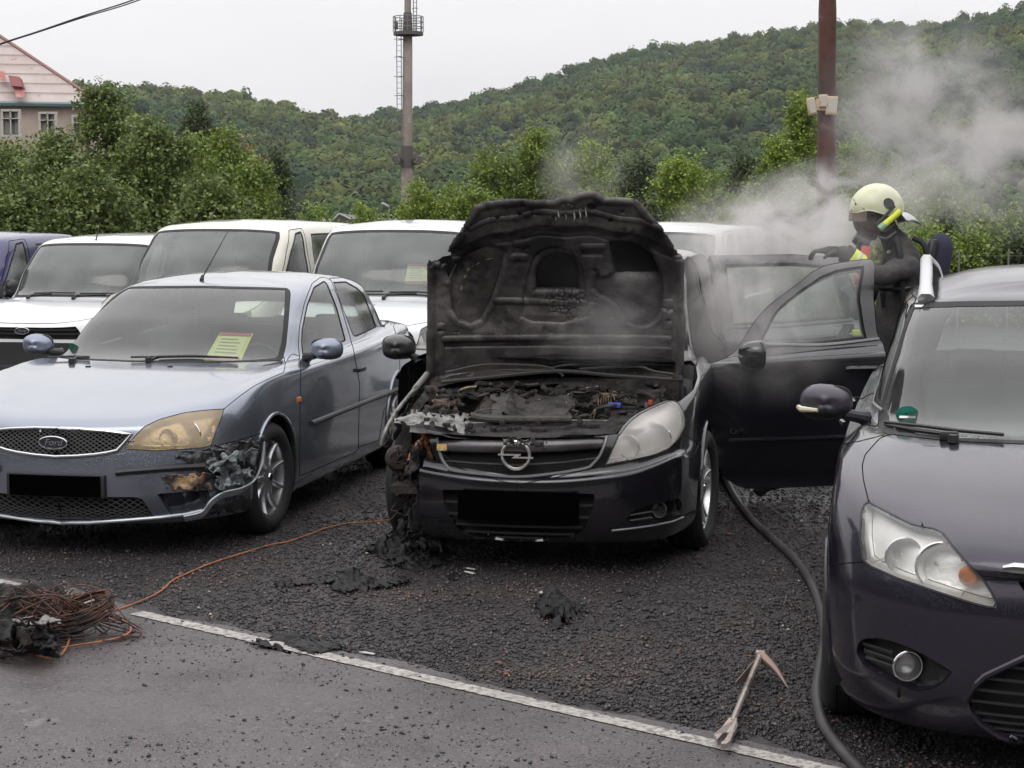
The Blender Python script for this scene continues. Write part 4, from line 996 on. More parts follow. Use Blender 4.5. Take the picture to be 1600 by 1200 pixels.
# ================================================================== the row of vans behind
def van(name, label, cat, loc, a, H, col, hood_y=.25, ws=1.15, W=.90, Lr=3.6, cowl=1.05, noseZ=.90, glassmat=None, base=-.2, grille=None, win=True, badge=False, metal=.0, headlight=True, aerial=False, wipers=True, sidewin=((.75, 1.95), ), nose=-.85):
    wx = W
    P = [(0, nose), (.35*wx/.9, nose+.02), (.62*wx/.9, nose+.09), (.79*wx/.9, nose+.24), (.87*wx/.9, nose+.5), (wx, 0.0), (wx+.005, .55), (wx+.01, 1.1), (wx+.01, 1.9), (wx+.01, 2.6), (wx, Lr-.5), (wx-.02, Lr-.12), (wx-.15, Lr), (0, Lr+.02)]
    low = [((.24, .24, .3), (.14, .10, .1)), ((.24, .24, .3), (.05, .03, .03)), ((.32, .30, .34), (.01, .01, .01)), ((.48, .46, .48), (-.01, 0, 0)), ((.60, .62, .66), (0, 0, 0)), ((noseZ-.16, .80, .85), (.02, .0, .0))]
    R6 = [(0, nose+.09, noseZ-.05), (.33*wx/.9, nose+.10, noseZ-.045), (.56*wx/.9, nose+.19, noseZ-.02), (.74*wx/.9, nose+.38, noseZ+.02), (.83*wx/.9, nose+.62, noseZ+.06), (wx-.03, .05, cowl-.06), (wx-.01, .55, cowl-.04), (wx, 1.1, cowl-.03), (wx, 1.9, cowl-.03), (wx, 2.6, cowl-.03), (wx-.01, Lr-.5, cowl-.03), (wx-.03, Lr-.14, cowl-.03), (wx-.16, Lr-.02, cowl-.03), (0, Lr, cowl-.03)]
    h = hood_y
    R9 = [(0, h, cowl+.02), (.33, h+.02, cowl+.02), (.56, h+.07, cowl+.01), (wx-.19, h+.15, cowl+.005), (wx-.11, h+.25, cowl), (wx-.07, h+.38, cowl), (wx-.05, h+.6, cowl), (wx-.045, h+1.0, cowl), (wx-.04, 1.9, cowl), (wx-.04, 2.6, cowl), (wx-.05, Lr-.5, cowl), (wx-.07, Lr-.18, cowl), (wx-.2, Lr-.07, cowl), (0, Lr-.05, cowl)]
    zt = H-.07; y1 = h+ws*.72
    R11 = [(0, y1, zt-.02), (.33, y1+.01, zt-.022), (.52, y1+.035, zt-.03), (wx-.27, y1+.09, zt-.04), (wx-.225, y1+.17, zt-.035), (wx-.20, y1+.28, zt-.025), (wx-.19, y1+.45, zt-.015), (wx-.18, y1+.8, zt-.005), (wx-.18, 2.1, zt), (wx-.18, 2.7, zt), (wx-.18, Lr-.5, zt-.005), (wx-.2, Lr-.3, zt-.02), (wx-.3, Lr-.22, zt-.03), (0, Lr-.2, zt-.03)]
    S = Shell(make_rings(P, low, R6, R9, R11, hood=(.03, .002, .0), roofz=.06), loc, a, 1, step=.07)
    root = thing(name, label, cat, (*loc, base), -a)
    S.Mw = Matrix.Translation((loc[0], loc[1], base)) @ Matrix.Rotation(-a, 4, 'Z'); S.Mi = S.Mw.inverted(); S.o = S.Mi @ Vector((0, 0, CAMH))
    pm = paint('van_paint_%d' % (col[0]*1000+col[2]*100+loc[0]*0), col, metal, .35, drops=.1)
    S.cut('hood', [(-.5, 5.95), (2.9, 5.95), (4.0, 6.2), (4.6, 7.4), (4.4, 9.1), (-.5, 9.1)])
    S.cut('windshield', [(-1, 9.12), (2.6, 9.12), (3.35, 9.15), (3.45, 9.4), (3.40, 10.6), (3.2, 10.84), (2.5, 10.88), (-1, 10.88)])
    S.cut('headlight', [(1.9, 4.6), (2.7, 4.55), (3.4, 4.8), (3.75, 5.6), (3.6, 6.0), (3.0, 5.95), (2.3, 5.6)])
    S.cut('grille', [(-.3, 4.75), (1.75, 4.75), (1.9, 5.1), (1.8, 5.55), (-.3, 5.6)])
    if grille == 'black': S.cut('bumper', [(-.5, -.5), (4.15, -.5), (4.25, 4.55), (-.5, 4.62)])
    S.cut('lower_grille', [(-.3, 2.3), (1.9, 2.3), (2.1, 3.2), (-.3, 3.2)])
    def low_(f, z): return f
    ym = R9[5][1]; zt_ = zt-.06
    w0 = [(ym+.12, cowl+.05), (y1+.30, zt-.09), (1.45, zt-.07), (1.50, cowl+.05)]
    S.cut('front_door', S.yz([(.50, .35), (.48, cowl), (ym+.05, cowl+.02), (y1+.20, zt-.055), (1.52, zt-.035), (1.60, cowl), (1.58, .35)], low=.25))
    S.cut('front_window', S.yz(w0))
    if win: S.cut('side_window', S.yz([(1.75, cowl+.07), (1.75, zt-.10), (2.75, zt-.10), (2.8, cowl+.07)]))
    for yy in (0, Lr-.85): S.cut('arch', S.yz([(yy+.37*math.cos(i*math.pi/12), .33+.37*math.sin(i*math.pi/12)) for i in range(24)], low=.26))
    S.build('body', 'body', pm, root, gap=.001); S.build('hood', 'hood', pm, root, gap=.005, depth=.02)
    if grille == 'black': S.build('bumper', 'bumper', BLACK, root, gap=.004, depth=.02)
    g = glassmat or GLASS
    S.build([r for r in S.names if r not in ('arch', 'windshield', 'front_window', 'side_window', 'grille', 'lower_grille', 'headlight')], 'inner_structure', DARK, root, push=.03)
    S.build('windshield', 'windshield', [g, RUB], root, rim=.045, push=.002)
    clear = glass('clear_lens')
    for sd in (1, -1):
        d = S.build('front_door', 'front_door', pm, root, sides=(sd,), gap=.005, depth=.02); S.build('front_window', 'window', [g, RUB], d, sides=(sd,), rim=.02, push=.003)
        if win: S.build('side_window', 'side_window', [g, RUB], root, sides=(sd,), rim=.02, push=.003)
        if headlight:
            o = S.build('headlight', 'headlight', [clear, BLACK], root, sides=(sd,), rim=.008); recess(S, 'headlight', o, .10, mat('lamp_bucket', (.62, .61, .58)), 'housing', (sd,))
            p, n = S.at(2.8, 5.2, -.03); b = MB(); b.lathe([(.075, -.01), (.06, .03), (.02, .05), (0, .05)], 20, M=Matrix.Translation((sd*p.x, p.y, p.z)), axis='y'); b.build('reflector', REFL, o)
        door_mirror(root, (sd*(wx+.10), h+.42, cowl+.07), sd, .17, .22, .10, BLACK if not metal > .3 else BLACK, arm=(.02, .04))
        for yy in (0, Lr-.85): wheel(root, (sd*(wx-.12), yy, .32), .32, .20, .19, sd, style='cover')
    recess(S, 'grille', root, .03); recess(S, 'lower_grille', root, .04, name='lower_grille_recess')
    lattice(S, 0, 0, 0, 0, 'grille', root, BLACK, sp=.045, push=.004, r=.010, name='grille_bars', style='bars')
    arch_liner(root, 0, .33, .39, .5, wx-.06); arch_liner(root, Lr-.85, .33, .39, .5, wx-.06)
    b = MB(); b.box((0, nose-.01, .42), (1.3, .06, .20), bev=.03); b.build('bumper_bar', BLACK, root) if grille == 'black' else None
    if badge:
        p, n = S.at(0, 5.2, .02); T = Matrix.Translation(p); b = MB(); b.prism([(.075*math.cos(i*math.pi/14), .034*math.sin(i*math.pi/14)) for i in range(28)], -.012, .004, M=T, plane='xz'); o = b.build('badge', mat('badge_blue', (.02, .025, .045)), root)
        b = MB(); b.tube([(.074*math.cos(i*math.pi/14), -.013, .033*math.sin(i*math.pi/14)) for i in range(28)], .005, 6, M=T, closed=True); b.build('badge_rim', CHROME, o)
        text('Ford', 'badge_lettering', .045, .002, CHROME, o, T @ Matrix.Translation((0, -.014, .002)) @ Matrix.Rotation(math.pi/2, 4, 'X'), shear=.35)
    if wipers:
        pt = lambda u, v, o_=.015: S.at(abs(u), v, o_)[0]*1
        def sp(u, v, o_=.015):
            p = pt(u, v, o_); return Vector((-p.x if u < 0 else p.x, p.y, p.z))
        for (c0, c1) in ((.3, 2.2), (-1.4, .15)): wiper(root, [[sp(c0, 8.9), sp(c0, 9.12), sp((c0+c1)/2, 9.17)], [sp(c0+.05, 9.18, .02), sp((c0+c1)/2, 9.2, .02), sp(c1, 9.2, .02)]], r=.011)
    if aerial: b = MB(); p = S.at(0, 11.3, 0)[0]; b.tube([p, p+Vector((.03, .06, .20))], [.008, .004], 6); b.build('aerial', BLACK, root)
    seats(root, 1.0, .42, head=1.32, rear=False); cabin(root, h+.12, cowl+.02, wx-.17, 2.6, zb=.4)
    return S, root
def vans():
    tintg = glass('van_glass', (.62, .68, .66), film=.16, filmcol=(.42, .45, .43), boost=1.6)
    van('small_van', 'dark blue small van at the far left edge, behind the small white van', 'van', (-6.95, 20.5), .19, 1.80, (.035, .035, .115), metal=.35, hood_y=.25, ws=1.0, W=.85, Lr=3.3, glassmat=tintg)
    van('small_van', 'small white van with black grille and roof aerial, between blue and cream vans', 'van', (-4.70, 18.45), .19, 1.80, (.66, .67, .68), hood_y=.15, ws=1.05, W=.88, Lr=3.5, cowl=1.10, noseZ=.98, badge=True, glassmat=tintg, grille='black', aerial=True, win=False)
    van('panel_van', 'cream van directly behind the silver-blue saloon', 'van', (-3.36, 18.3), .19, 1.955, (.66, .63, .54), hood_y=.05, ws=1.25, W=.92, Lr=4.0, cowl=1.18, noseZ=1.0, glassmat=tintg)
    S, r = van('panel_van', 'white van left of the raised bonnet, yellow price sheet behind its windscreen', 'van', (-1.38, 17.5), .19, 1.955, (.66, .68, .70), hood_y=.10, ws=1.20, W=.94, Lr=4.0, cowl=1.15, noseZ=1.0, glassmat=tintg)
    sale_sheet(S, r, [(637, 409), (671, 410), (667, 442), (631, 441)], 'pink edged yellow price sheet behind the windscreen of the white van', off=-.03)
    van('panel_van', 'white van veiled by smoke behind the open doors of the burnt car', 'van', (1.15, 18.0), .30, 1.93, (.66, .68, .70), hood_y=.10, ws=1.20, W=.94, Lr=4.0, cowl=1.12, noseZ=1.0, glassmat=tintg)
# ================================================================== the burnt car
CHAR = mat('charred', (.016, .015, .015), .65, spec=.35, var=[((.055, .048, .045), 7, .48, .68), ((.10, .085, .075), 21, .60, .72), ((.030, .020, .016), 2.5, .45, .7)], bump=[(26, .9, .02), (120, .5, .004)])
CHARL = mat('charred_ash', (.05, .043, .041), .75, spec=.3, var=[((.012, .011, .011), 5, .45, .62), ((.20, .17, .15), 30, .60, .70), ((.10, .08, .07), 9, .52, .68)], bump=[(22, .8, .02), (90, .6, .005)])
ASHM = mat('burnt_metal', (.20, .19, .18), .45, metal=.6, var=[((.04, .035, .033), 11, .48, .62), ((.42, .38, .33), 17, .60, .75)], bump=(50, .5, .006))
RUST = mat('burnt_copper', (.44, .17, .07), .6, metal=.2, var=[((.55, .30, .17), 20, .45, .65), ((.05, .03, .025), 14, .50, .62)], bump=(60, .7, .006))
MELT = mat('melted_black', (.007, .006, .007), .50, coat=0., spec=.3, var=[((.026, .023, .022), 9, .5, .7)], bump=[(18, .8, .02), (80, .4, .004)])
PAINTB = None
def dist_poly(X, Y, poly):
    d = np.full(X.shape, 1e9); ins = np.zeros(X.shape, bool); n = len(poly)
    for i in range(n):
        (x0, y0), (x1, y1) = poly[i], poly[(i+1) % n]; dx, dy = x1-x0, y1-y0; t = np.clip(((X-x0)*dx+(Y-y0)*dy)/(dx*dx+dy*dy+1e-9), 0, 1)
        d = np.minimum(d, np.hypot(X-x0-t*dx, Y-y0-t*dy))
        with np.errstate(divide='ignore', invalid='ignore'): ins ^= ((y0 > Y) != (y1 > Y)) & (X < (x1-x0)*(Y-y0)/(y1-y0+1e-12)+x0)
    return np.where(ins, d, -d)
def sms(x, a, b): t = np.clip((x-a)/(b-a), 0, 1); return t*t*(3-2*t)
def fbm(X, Y, s, seed, o=4):
    sh = X.shape; r = np.array([noise.fractal(Vector((x*s, y*s, seed)), 1.0, 2.0, o) for x, y in zip(X.ravel(), Y.ravel())]); return r.reshape(sh)

def burnt_hood(S, root):
    OUT = [(670, 405), (676, 409), (683, 406), (690, 414), (696, 411), (697, 425), (699, 440), (701, 436), (724, 405), (736, 380), (716, 379), (712, 372), (724, 354), (735, 337), (743, 321), (761, 315), (785, 312), (809, 311), (840, 313), (866, 312), (880, 307), (893, 308), (903, 302), (915, 299), (928, 299), (937, 303), (944, 309), (970, 309), (990, 310), (999, 316), (1015, 335), (1034, 357), (1050, 382), (1066, 405), (1067, 470), (1067, 530), (1067, 571), (1065, 596), (1000, 592), (900, 586), (800, 588), (720, 594), (668, 602), (669, 500)]
    OUT = [(670, 405), (676, 409), (683, 406), (690, 414), (696, 411), (697, 425), (700, 436), (712, 412), (705, 392), (700, 390), (712, 372), (724, 354), (735, 337), (743, 321)]+OUT[15:]
    Lh = [(733, 387), (750, 381), (770, 381), (786, 384), (792, 391), (787, 414), (781, 436), (774, 458), (766, 476), (752, 500), (736, 507), (716, 501), (704, 484), (700, 460), (701, 436), (713, 408)]
    Ch = [(834, 453), (834, 432), (837, 416), (844, 403), (856, 396), (868, 392), (880, 393), (892, 397), (901, 405), (906, 425), (909, 453)]
    Co = [(812, 495), (815, 470), (822, 430), (831, 402), (845, 388), (868, 383), (893, 389), (908, 410), (917, 450), (925, 482), (920, 495), (880, 505), (830, 503)]
    Rh = [(949, 377), (972, 372), (988, 373), (1004, 380), (1022, 395), (1034, 420), (1038, 450), (1037, 478), (1028, 498), (1012, 509), (996, 511), (978, 504), (968, 490), (962, 478), (949, 466), (935, 462), (924, 450), (926, 436), (932, 424), (940, 430), (950, 428), (957, 424), (953, 400)]
    nx, ny = 290, 220; xs = np.linspace(664, 1072, nx); ys = np.linspace(296, 606, ny); X, Y = np.meshgrid(xs, ys)
    do = dist_poly(X, Y, OUT); dl = dist_poly(X, Y, Lh); dc = dist_poly(X, Y, Ch); dco = dist_poly(X, Y, Co); dr = dist_poly(X, Y, Rh)
    ly = 12.5+fbm(X, Y, .02, 3.3)*3
    H = np.zeros_like(X)                                               # + = towards the viewer, metres
    for dd, dep in ((dl, .05), (dc, .11), (dr, .055)):
        H -= dep*sms(dd, -1.0, 2.2)+0; H += .003*sms(3.0-np.abs(dd+4.5), -.8, .8)
    H -= .012*sms(dco, -1, 1.5)-.010*sms(dco, 4, 14)*(dc < 0)
    H -= .10*sms(dr, 0, 3)*sms(445-Y, 0, 45)
    H += .014*np.exp(-((Y-471-2*np.sin(X*.03))/3.2)**2)*((X > 775) & (X < 915))
    def bar(y, w_, h, x0, x1): return h*sms(w_*.8-np.abs(Y-y), -.8, .9)*sms(X, x0, x0+6)*sms(-X, -x1, -x1+6)
    H += bar(527+(X-870)**2*.00006, 4, .02, 690, 1050)-bar(536+(X-870)**2*.00006, 6, .015, 690, 1050)
    H += bar(402, 5, .014, 796, 826)-bar(393, 4, .012, 796, 826)+bar(378, 4, .012, 800, 830)-bar(386, 4, .01, 800, 830)
    H += bar(384, 4, .014, 905, 948)-bar(395, 5, .016, 905, 945)
    top = 352+((X-880)/150)**2*26+2*np.sin(X*.08)                       # front rail of the inner panel
    H += .030*sms(top-Y, -1.5, 2)-.014*sms(7-np.abs(Y-top-11), -1, 3)
    H += .010*sms(2.6-np.abs(Y-(top-22)), -.8, .8)
    for (cx, cy, r_) in ((765, 338, 3), (777, 339, 5), (812, 335, 4), (834, 333, 4), (925, 322, 8), (972, 330, 4), (726, 358, 6), (708, 372, 5), (815, 319, 6), (1044, 482, 6), (1044, 500, 4), (714, 518, 3), (688, 516, 4), (1022, 512, 3), (930, 422, 5), (905, 340, 5), (955, 343, 5)):
        H -= .03*sms(-(np.hypot((X-cx)/1.3, Y-cy)-r_), 0, 2.2)
    H += .01*sms(-np.abs(X-1044)+9, 0, 3)*sms(-np.abs(Y-490)+24, 0, 4)
    H += .010*np.exp(-((X-(690+ (Y-520)*.0))/4)**2)*(Y > 505)-.0
    H += .022*np.exp(-((X-1058)/5.)**2)*(Y > 400)+.018*np.exp(-((do-5)/4)**2)
    n1 = fbm(X, Y, .020, 1.1); n2 = fbm(X, Y, .075, 4.7, 3); n3 = fbm(X, Y, .25, 8.2, 2)
    H += .006*n1+.0015*n2+.001*n3
    mott = sms(-np.hypot((X-892)/52, (Y-472)/38)+1, 0, .5); H += mott*.012*n3
    V = []; idx = -np.ones(X.shape, int); M3 = S.Mi
    for j in range(ny):
        for i in range(nx):
            if do[j, i] > -.6:
                t = (596-Y[j, i])/296; D = 10.10-.52*t+.06*math.sin(math.pi*min(1, max(0, t)))*1.0+.05*((X[j, i]-868)/200)**2
                idx[j, i] = len(V); V.append(M3 @ dp(X[j, i], Y[j, i], D-H[j, i]))
    F = [(idx[j, i], idx[j, i+1], idx[j+1, i+1], idx[j+1, i]) for j in range(ny-1) for i in range(nx-1) if min(idx[j, i], idx[j, i+1], idx[j+1, i+1], idx[j+1, i]) >= 0]
    hood_m = mat('burnt_bonnet', (.068, .061, .061), .38, spec=.6, var=[((.19, .172, .168), 2.8, .47, .60), ((.15, .095, .070), 4.3, .58, .68), ((.012, .011, .012), 2.1, .47, .58), ((.030, .026, .026), 8, .54, .64), ((.22, .19, .17), 34, .66, .76, 4)], bump=[(14, .3, .01), (140, .35, .002)], rvar=(4, .28, .7))
    o = mesh_from('hood', V, F, root, [hood_m, CHAR]); o['label'] = 'raised, charred and holed bonnet'
    md = o.modifiers.new('thickness', 'SOLIDIFY'); md.thickness = .012; md.offset = -1
    # outer skin behind
    def sk(u, v):
        P0 = [(672, 400), (745, 320), (990, 312), (1064, 404)]
        x = 672+392*u; ytop = np.interp(x, [672, 700, 745, 800, 930, 992, 1064], [412, 392, 324, 314, 304, 313, 408])+3; y = 598-(598-ytop)*v; t = (596-y)/296
        if x < 730 and 380 < y < 436 and x > 696: x = 730
        return M3 @ dp(x, y, 10.10-.52*t+.06*math.sin(math.pi*min(1, max(0, t)))+.05*((x-868)/200)**2+.085)
    b = MB(); b.grid(sk, 40, 30); b.build('hood_skin', mat('paint_black_burnt', (.015, .014, .017), .4, coat=.5), o)
    # ash, melted blobs, bare strips of glue
    def on(x, y, off=.006):
        t = (596-y)/296; k = (np.abs(ys-y)).argmin(); i = (np.abs(xs-x)).argmin(); return M3 @ dp(x, y, 10.10-.52*t+.06*math.sin(math.pi*min(1, max(0, t)))+.05*((x-868)/200)**2-H[k, i]-off)
    glue = mat('sealant', (.36, .29, .21), .7, var=((.12, .09, .07), 30, .45, .6), bump=(60, .5, .004))
    b = MB()
    for L_, r_ in (([(726, 432), (733, 420), (745, 411), (760, 404), (775, 402)], .008), ([(722, 441), (720, 458), (717, 475), (715, 492)], .008), ([(977, 476), (990, 479), (1000, 476), (1004, 466)], .005)):
        pts = spline([on(*p) for p in L_], 5); b.tube([p+Vector((random.uniform(-.004, .004), 0, random.uniform(-.004, .004))) for p in pts], [r_*random.uniform(.5, 1.3) for _ in pts], 6)
    b.build('sealant_strip', glue, o)
    b = MB(); rr = random.Random(4)
    for k in range(420):
        x, y = rr.gauss(898, 26), rr.gauss(480, 18)
        if not (820 < x < 975 and 430 < y < 520): continue
        p = on(x, y, .001); s_ = rr.uniform(.002, .006); b.add([p+Vector((rr.uniform(-1, 1), rr.uniform(-1, .2), rr.uniform(-1, 1)))*s_*1.6 for _ in range(4)], [(0, 1, 2), (0, 2, 3), (0, 3, 1), (1, 3, 2)])
    b.build('blistered_ash', mat('ash_flake', (.16, .14, .12), .85, island=.7), o, smooth=False)
    # latch shreds on the leading edge
    b = MB()
    for k, (x, y) in enumerate(((880, 318), (888, 316), (893, 318), (872, 330), (884, 334), (897, 333), (906, 330), (868, 336), (915, 328))):
        p = on(x, y, .012); b.tube(spline([p+Vector((0, 0, .022)), p, p+Vector((.006, -.01, -.03)), p+Vector((-.004, -.004, -.045))], 4), [.007]+[.005]*11+[.002], 5) if k > 2 else b.box(p, (.010, .004, .035), bev=.001)
    b.build('latch_shreds', ASHM, o)
    return o

def burnt_bay(S, root):
    M3 = S.Mi; D = lambda u, v, Y: M3 @ dp(u, v, Y)
    rr = random.Random(21)
    # tub
    b = MB(); b.box((0, -.28, .40), (1.42, 1.0, .04)); b.box((0, .20, .66), (1.44, .04, .50)); b.box((-.66, -.20, .56), (.05, .8, .36)); b.box((.66, -.20, .56), (.05, .8, .36))
    b.build('engine_bay', CHAR, root)
    # cowl and scuttle in front of the windscreen, with wiper arms
    def surf(top, bot, Yt, Yb, x0, x1, nx=60, ny=8, amp=.006, seed=1, rise=0):
        def f(a, c):
            x = x0+(x1-x0)*a; y = np.interp(x, [p[0] for p in top], [p[1] for p in top])*(1-c)+np.interp(x, [p[0] for p in bot], [p[1] for p in bot])*c
            p = D(x, y, Yt*(1-c)+Yb*c-rise*math.sin(c*math.pi)); q = Vector((x*.03, y*.05, seed)); return p+noise.noise_vector(q)*amp+noise.noise_vector(q*4)*amp*.4
        b = MB(); b.grid(f, nx, ny); return b
    surf([(672, 592), (760, 570), (868, 562), (1000, 566), (1066, 580)], [(672, 606), (760, 590), (868, 583), (1000, 586), (1066, 596)], 10.15, 10.02, 672, 1066, seed=2, rise=.02).build('cowl', CHARL, root)
    surf([(668, 612), (760, 597), (868, 589), (1000, 592), (1060, 604)], [(668, 628), (760, 608), (868, 600), (1000, 602), (1060, 622)], 10.05, 10.0, 668, 1060, seed=3).build('scuttle_panel', CHAR, root)
    wip = mat('wiper_dull', (.05, .048, .047), .5, bump=(60, .4, .003))
    for pts, r_ in (([(697, 582), (750, 571), (800, 570), (850, 573), (873, 582), (880, 588)], .008), ([(905, 577), (960, 573), (1000, 573), (1020, 580), (1052, 585)], .008), ([(690, 597), (760, 590), (870, 580), (960, 587), (1050, 593)], .011), ([(780, 578), (840, 579), (880, 571), (940, 568)], .006)):
        b = MB(); b.tube(spline([D(x, y, 9.98) for x, y in pts], 5), r_, 6); b.build('wiper_arm', wip, root)
    # slam panel: upper radiator support, holed pressed metal
    b = surf([(640, 655), (700, 660), (830, 655), (900, 657), (990, 648), (1010, 642)], [(655, 676), (672, 678), (700, 681), (740, 688), (840, 686), (890, 682), (960, 678), (968, 672)], 9.50, 9.03, 640, 1008, 90, 10, .010, 6)
    b.build('slam_panel', mat('sooty_panel', (.055, .05, .05), .42, coat=.3, var=[((.016, .015, .015), 8, .45, .6), ((.16, .15, .14), 19, .62, .72)], bump=[(40, .6, .006)]), root)
    for (x, y) in ((667, 657), (734, 666), (771, 671), (785, 661), (809, 670), (864, 674), (876, 676), (906, 661), (925, 680), (841, 660)): b = MB(); b.box(D(x, y, 9.25), (.030, .03, .034), bev=.006); b.build('panel_clip', BLACK, root)
    b = MB()
    for k in range(26):
        x, y = rr.uniform(690, 980), rr.uniform(662, 678); b.box(D(x, y, 9.22), (rr.uniform(.01, .05), .02, rr.uniform(.006, .02)), bev=.003, rot=Matrix.Rotation(rr.uniform(-.4, .4), 4, 'Y'))
    tag(b.build('charred_crumbs', BLACK, root), kind='stuff')
    b = MB(); b.tube([D(x, y, 9.42) for x, y in ((690, 663), (760, 661), (862, 657), (980, 658))], .006, 6); b.tube([D(x, y, 9.45) for x, y in ((640, 664), (700, 668), (760, 664))], .007, 6); b.build('cross_pipe', ASHM, root)
    # pale end of the panel at the burnt corner
    crumple(lambda a, c: D(616+118*a, 650+ (12+14*a)*c+14*a*0, 9.35-.15*c), 34, 8, .022, 7, 3, root, 'warped_headlamp_bracket', mat('bare_metal', (.26, .26, .25), .5, metal=.3, var=((.08, .07, .065), 12, .45, .6)), .006)
    # engine cover, melted slab with torn upper layer
    def cover(a, c):
        x = 735+162*a; y = 661-44*c; ed = min(1, (a*7), (1-a)*8); z = .0
        yy = 661-(26+18*ed)*c*(.8+.2*ed)
        return D(x, yy, 9.42+.34*c)+Vector((0, 0, .018*noise.noise(Vector((a*6, c*3, 2)))-.03*(1-ed)))
    b = MB(); b.grid(cover, 60, 22); b.build('engine_cover', CHARL, root)
    crumple(lambda a, c: D(768+128*a, 655-36*c-(6*math.sin(a*9)), 9.40+.25*c), 40, 14, .022, 8, 8, root, 'melted_cover_skin', mat('cover_skin', (.060, .054, .052), .6, var=((.02, .018, .018), 8, .45, .62), bump=[(30, .6, .01)]), .006)
    b = MB(); b.tube(spline([D(x, y, 9.36) for x, y in ((735, 650), (760, 654), (800, 655), (850, 655), (893, 655))], 5), .022, 10); b.build('cover_roll', MATS['cover_skin'], root)
    # left side: airbox, bottles
    def blob(c, s_, seed, m, name, amp=.35):
        bm = bmesh.new(); bmesh.ops.create_icosphere(bm, subdivisions=4, radius=1)
        for v in bm.verts:
            n = noise.turbulence(v.co*1.5+Vector((seed, 0, 0)), 4, False); e = [abs(k)**.7*math.copysign(1, k) for k in v.co]; v.co = Vector((e[0]*s_[0], e[1]*s_[1], e[2]*s_[2]))*(1-amp*.4+amp*n)
            v.co += c
        me = bpy.data.meshes.new(name); bm.to_mesh(me); bm.free(); return link(name, me, root, [m])
    blob(D(694, 634, 9.72), (.085, .07, .045), 3, mat('burnt_rust_can', (.06, .042, .036), .7, var=((.16, .10, .08), 8, .48, .65), bump=[(40, .6, .006)]), 'burnt_reservoir')
    blob(D(700, 650, 9.55), (.07, .06, .03), 8, CHAR, 'burnt_filter_box'); blob(D(672, 646, 9.6), (.05, .06, .05), 12, CHARL, 'burnt_pump')
    blob(D(935, 628, 9.75), (.05, .08, .05), 15, CHARL, 'burnt_intake'); blob(D(1010, 622, 9.75), (.10, .08, .06), 17, CHAR, 'burnt_fuse_box'); blob(D(760, 618, 9.85), (.10, .06, .03), 18, CHAR, 'burnt_manifold'); blob(D(900, 606, 9.9), (.12, .05, .035), 19, CHAR, 'burnt_bulkhead_pad')
    # battery with blue top
    b = MB(); p = D(966, 642, 9.62); b.box(p+Vector((0, .05, -.05)), (.23, .16, .13), bev=.01); b.box(p+Vector((.05, .02, .02)), (.13, .10, .022), bev=.006)
    for q in (-.08, .0, .07): b.tube([p+Vector((q, .02, .02)), p+Vector((q, .02, .045))], .012, 8)
    bt = b.build('battery', mat('battery_case', (.02, .021, .022), .4), root)
    b = MB(); b.box(D(960, 633, 9.58), (.068, .05, .026), bev=.006); b.build('blue_cover', mat('blue_plastic', (.05, .09, .45), .4, var=((.35, .40, .65), 20, .55, .65)), bt)
    b = MB()
    for k in range(6):
        x = 936+k*4; b.tube(spline([D(x, 640, 9.66), D(x-1, 622, 9.66), D(x+6, 615.5+k*.5, 9.66), D(x+20, 616+k, 9.66), D(x+25, 626, 9.64)], 5), .0032, 5)
    for L_ in ([(905, 655), (912, 648), (922, 650), (930, 640), (927, 655)], [(884, 628), (890, 636), (897, 632), (895, 645)], [(720, 618), (716, 612), (728, 606), (745, 604)]): b.tube(spline([D(*p, 9.55) for p in L_], 5), .005, 5)
    b.build('bare_wires', mat('bare_copper', (.36, .27, .15), .5, metal=.4, var=((.08, .06, .05), 20, .45, .6)), root)
    b = MB(); b.box(D(1016, 629, 9.6), (.022, .02, .03), bev=.006); b.build('red_terminal', mat('red_cap', (.45, .06, .04), .5), root)
    # clutter of hoses, brackets and pipes filling the bay
    for nm, mm, cnt, rad in (('burnt_hoses', CHAR, 34, (.006, .018)), ('burnt_pipes', CHARL, 26, (.004, .010)), ('burnt_brackets', ASHM, 9, (.003, .006))):
        b = MB()
        for k in range(cnt):
            x = rr.uniform(672, 1030); y = rr.uniform(604, 650) if x < 740 or x > 890 else rr.uniform(602, 622); YY = 9.85-(y-604)/46*.35
            L_ = [D(x+rr.uniform(-8, 8), y+rr.uniform(-3, 10), YY+.05)]
            for q in range(3): x += rr.uniform(-16, 22); y += rr.uniform(-7, 7); L_.append(D(x, min(655, max(600, y)), YY+rr.uniform(-.08, .06)))
            b.tube(spline(L_, 5), rr.uniform(*rad), 6)
        tag(b.build(nm, mm, root), kind='stuff')
    b = MB()
    for k in range(70):
        x = rr.uniform(672, 1040); y = rr.uniform(606, 654)
        if 735 < x < 890 and y > 622: continue
        s_ = rr.uniform(.015, .05); b.box(D(x, y, 9.95-(y-604)/46*.4), (s_*rr.uniform(.6, 1.6), s_, s_*rr.uniform(.4, 1)), bev=.004, rot=Matrix.Rotation(rr.uniform(-1, 1), 4, 'Y') @ Matrix.Rotation(rr.uniform(-1, 1), 4, 'Z'))
    tag(b.build('charred_fittings', CHARL, root), kind='stuff')

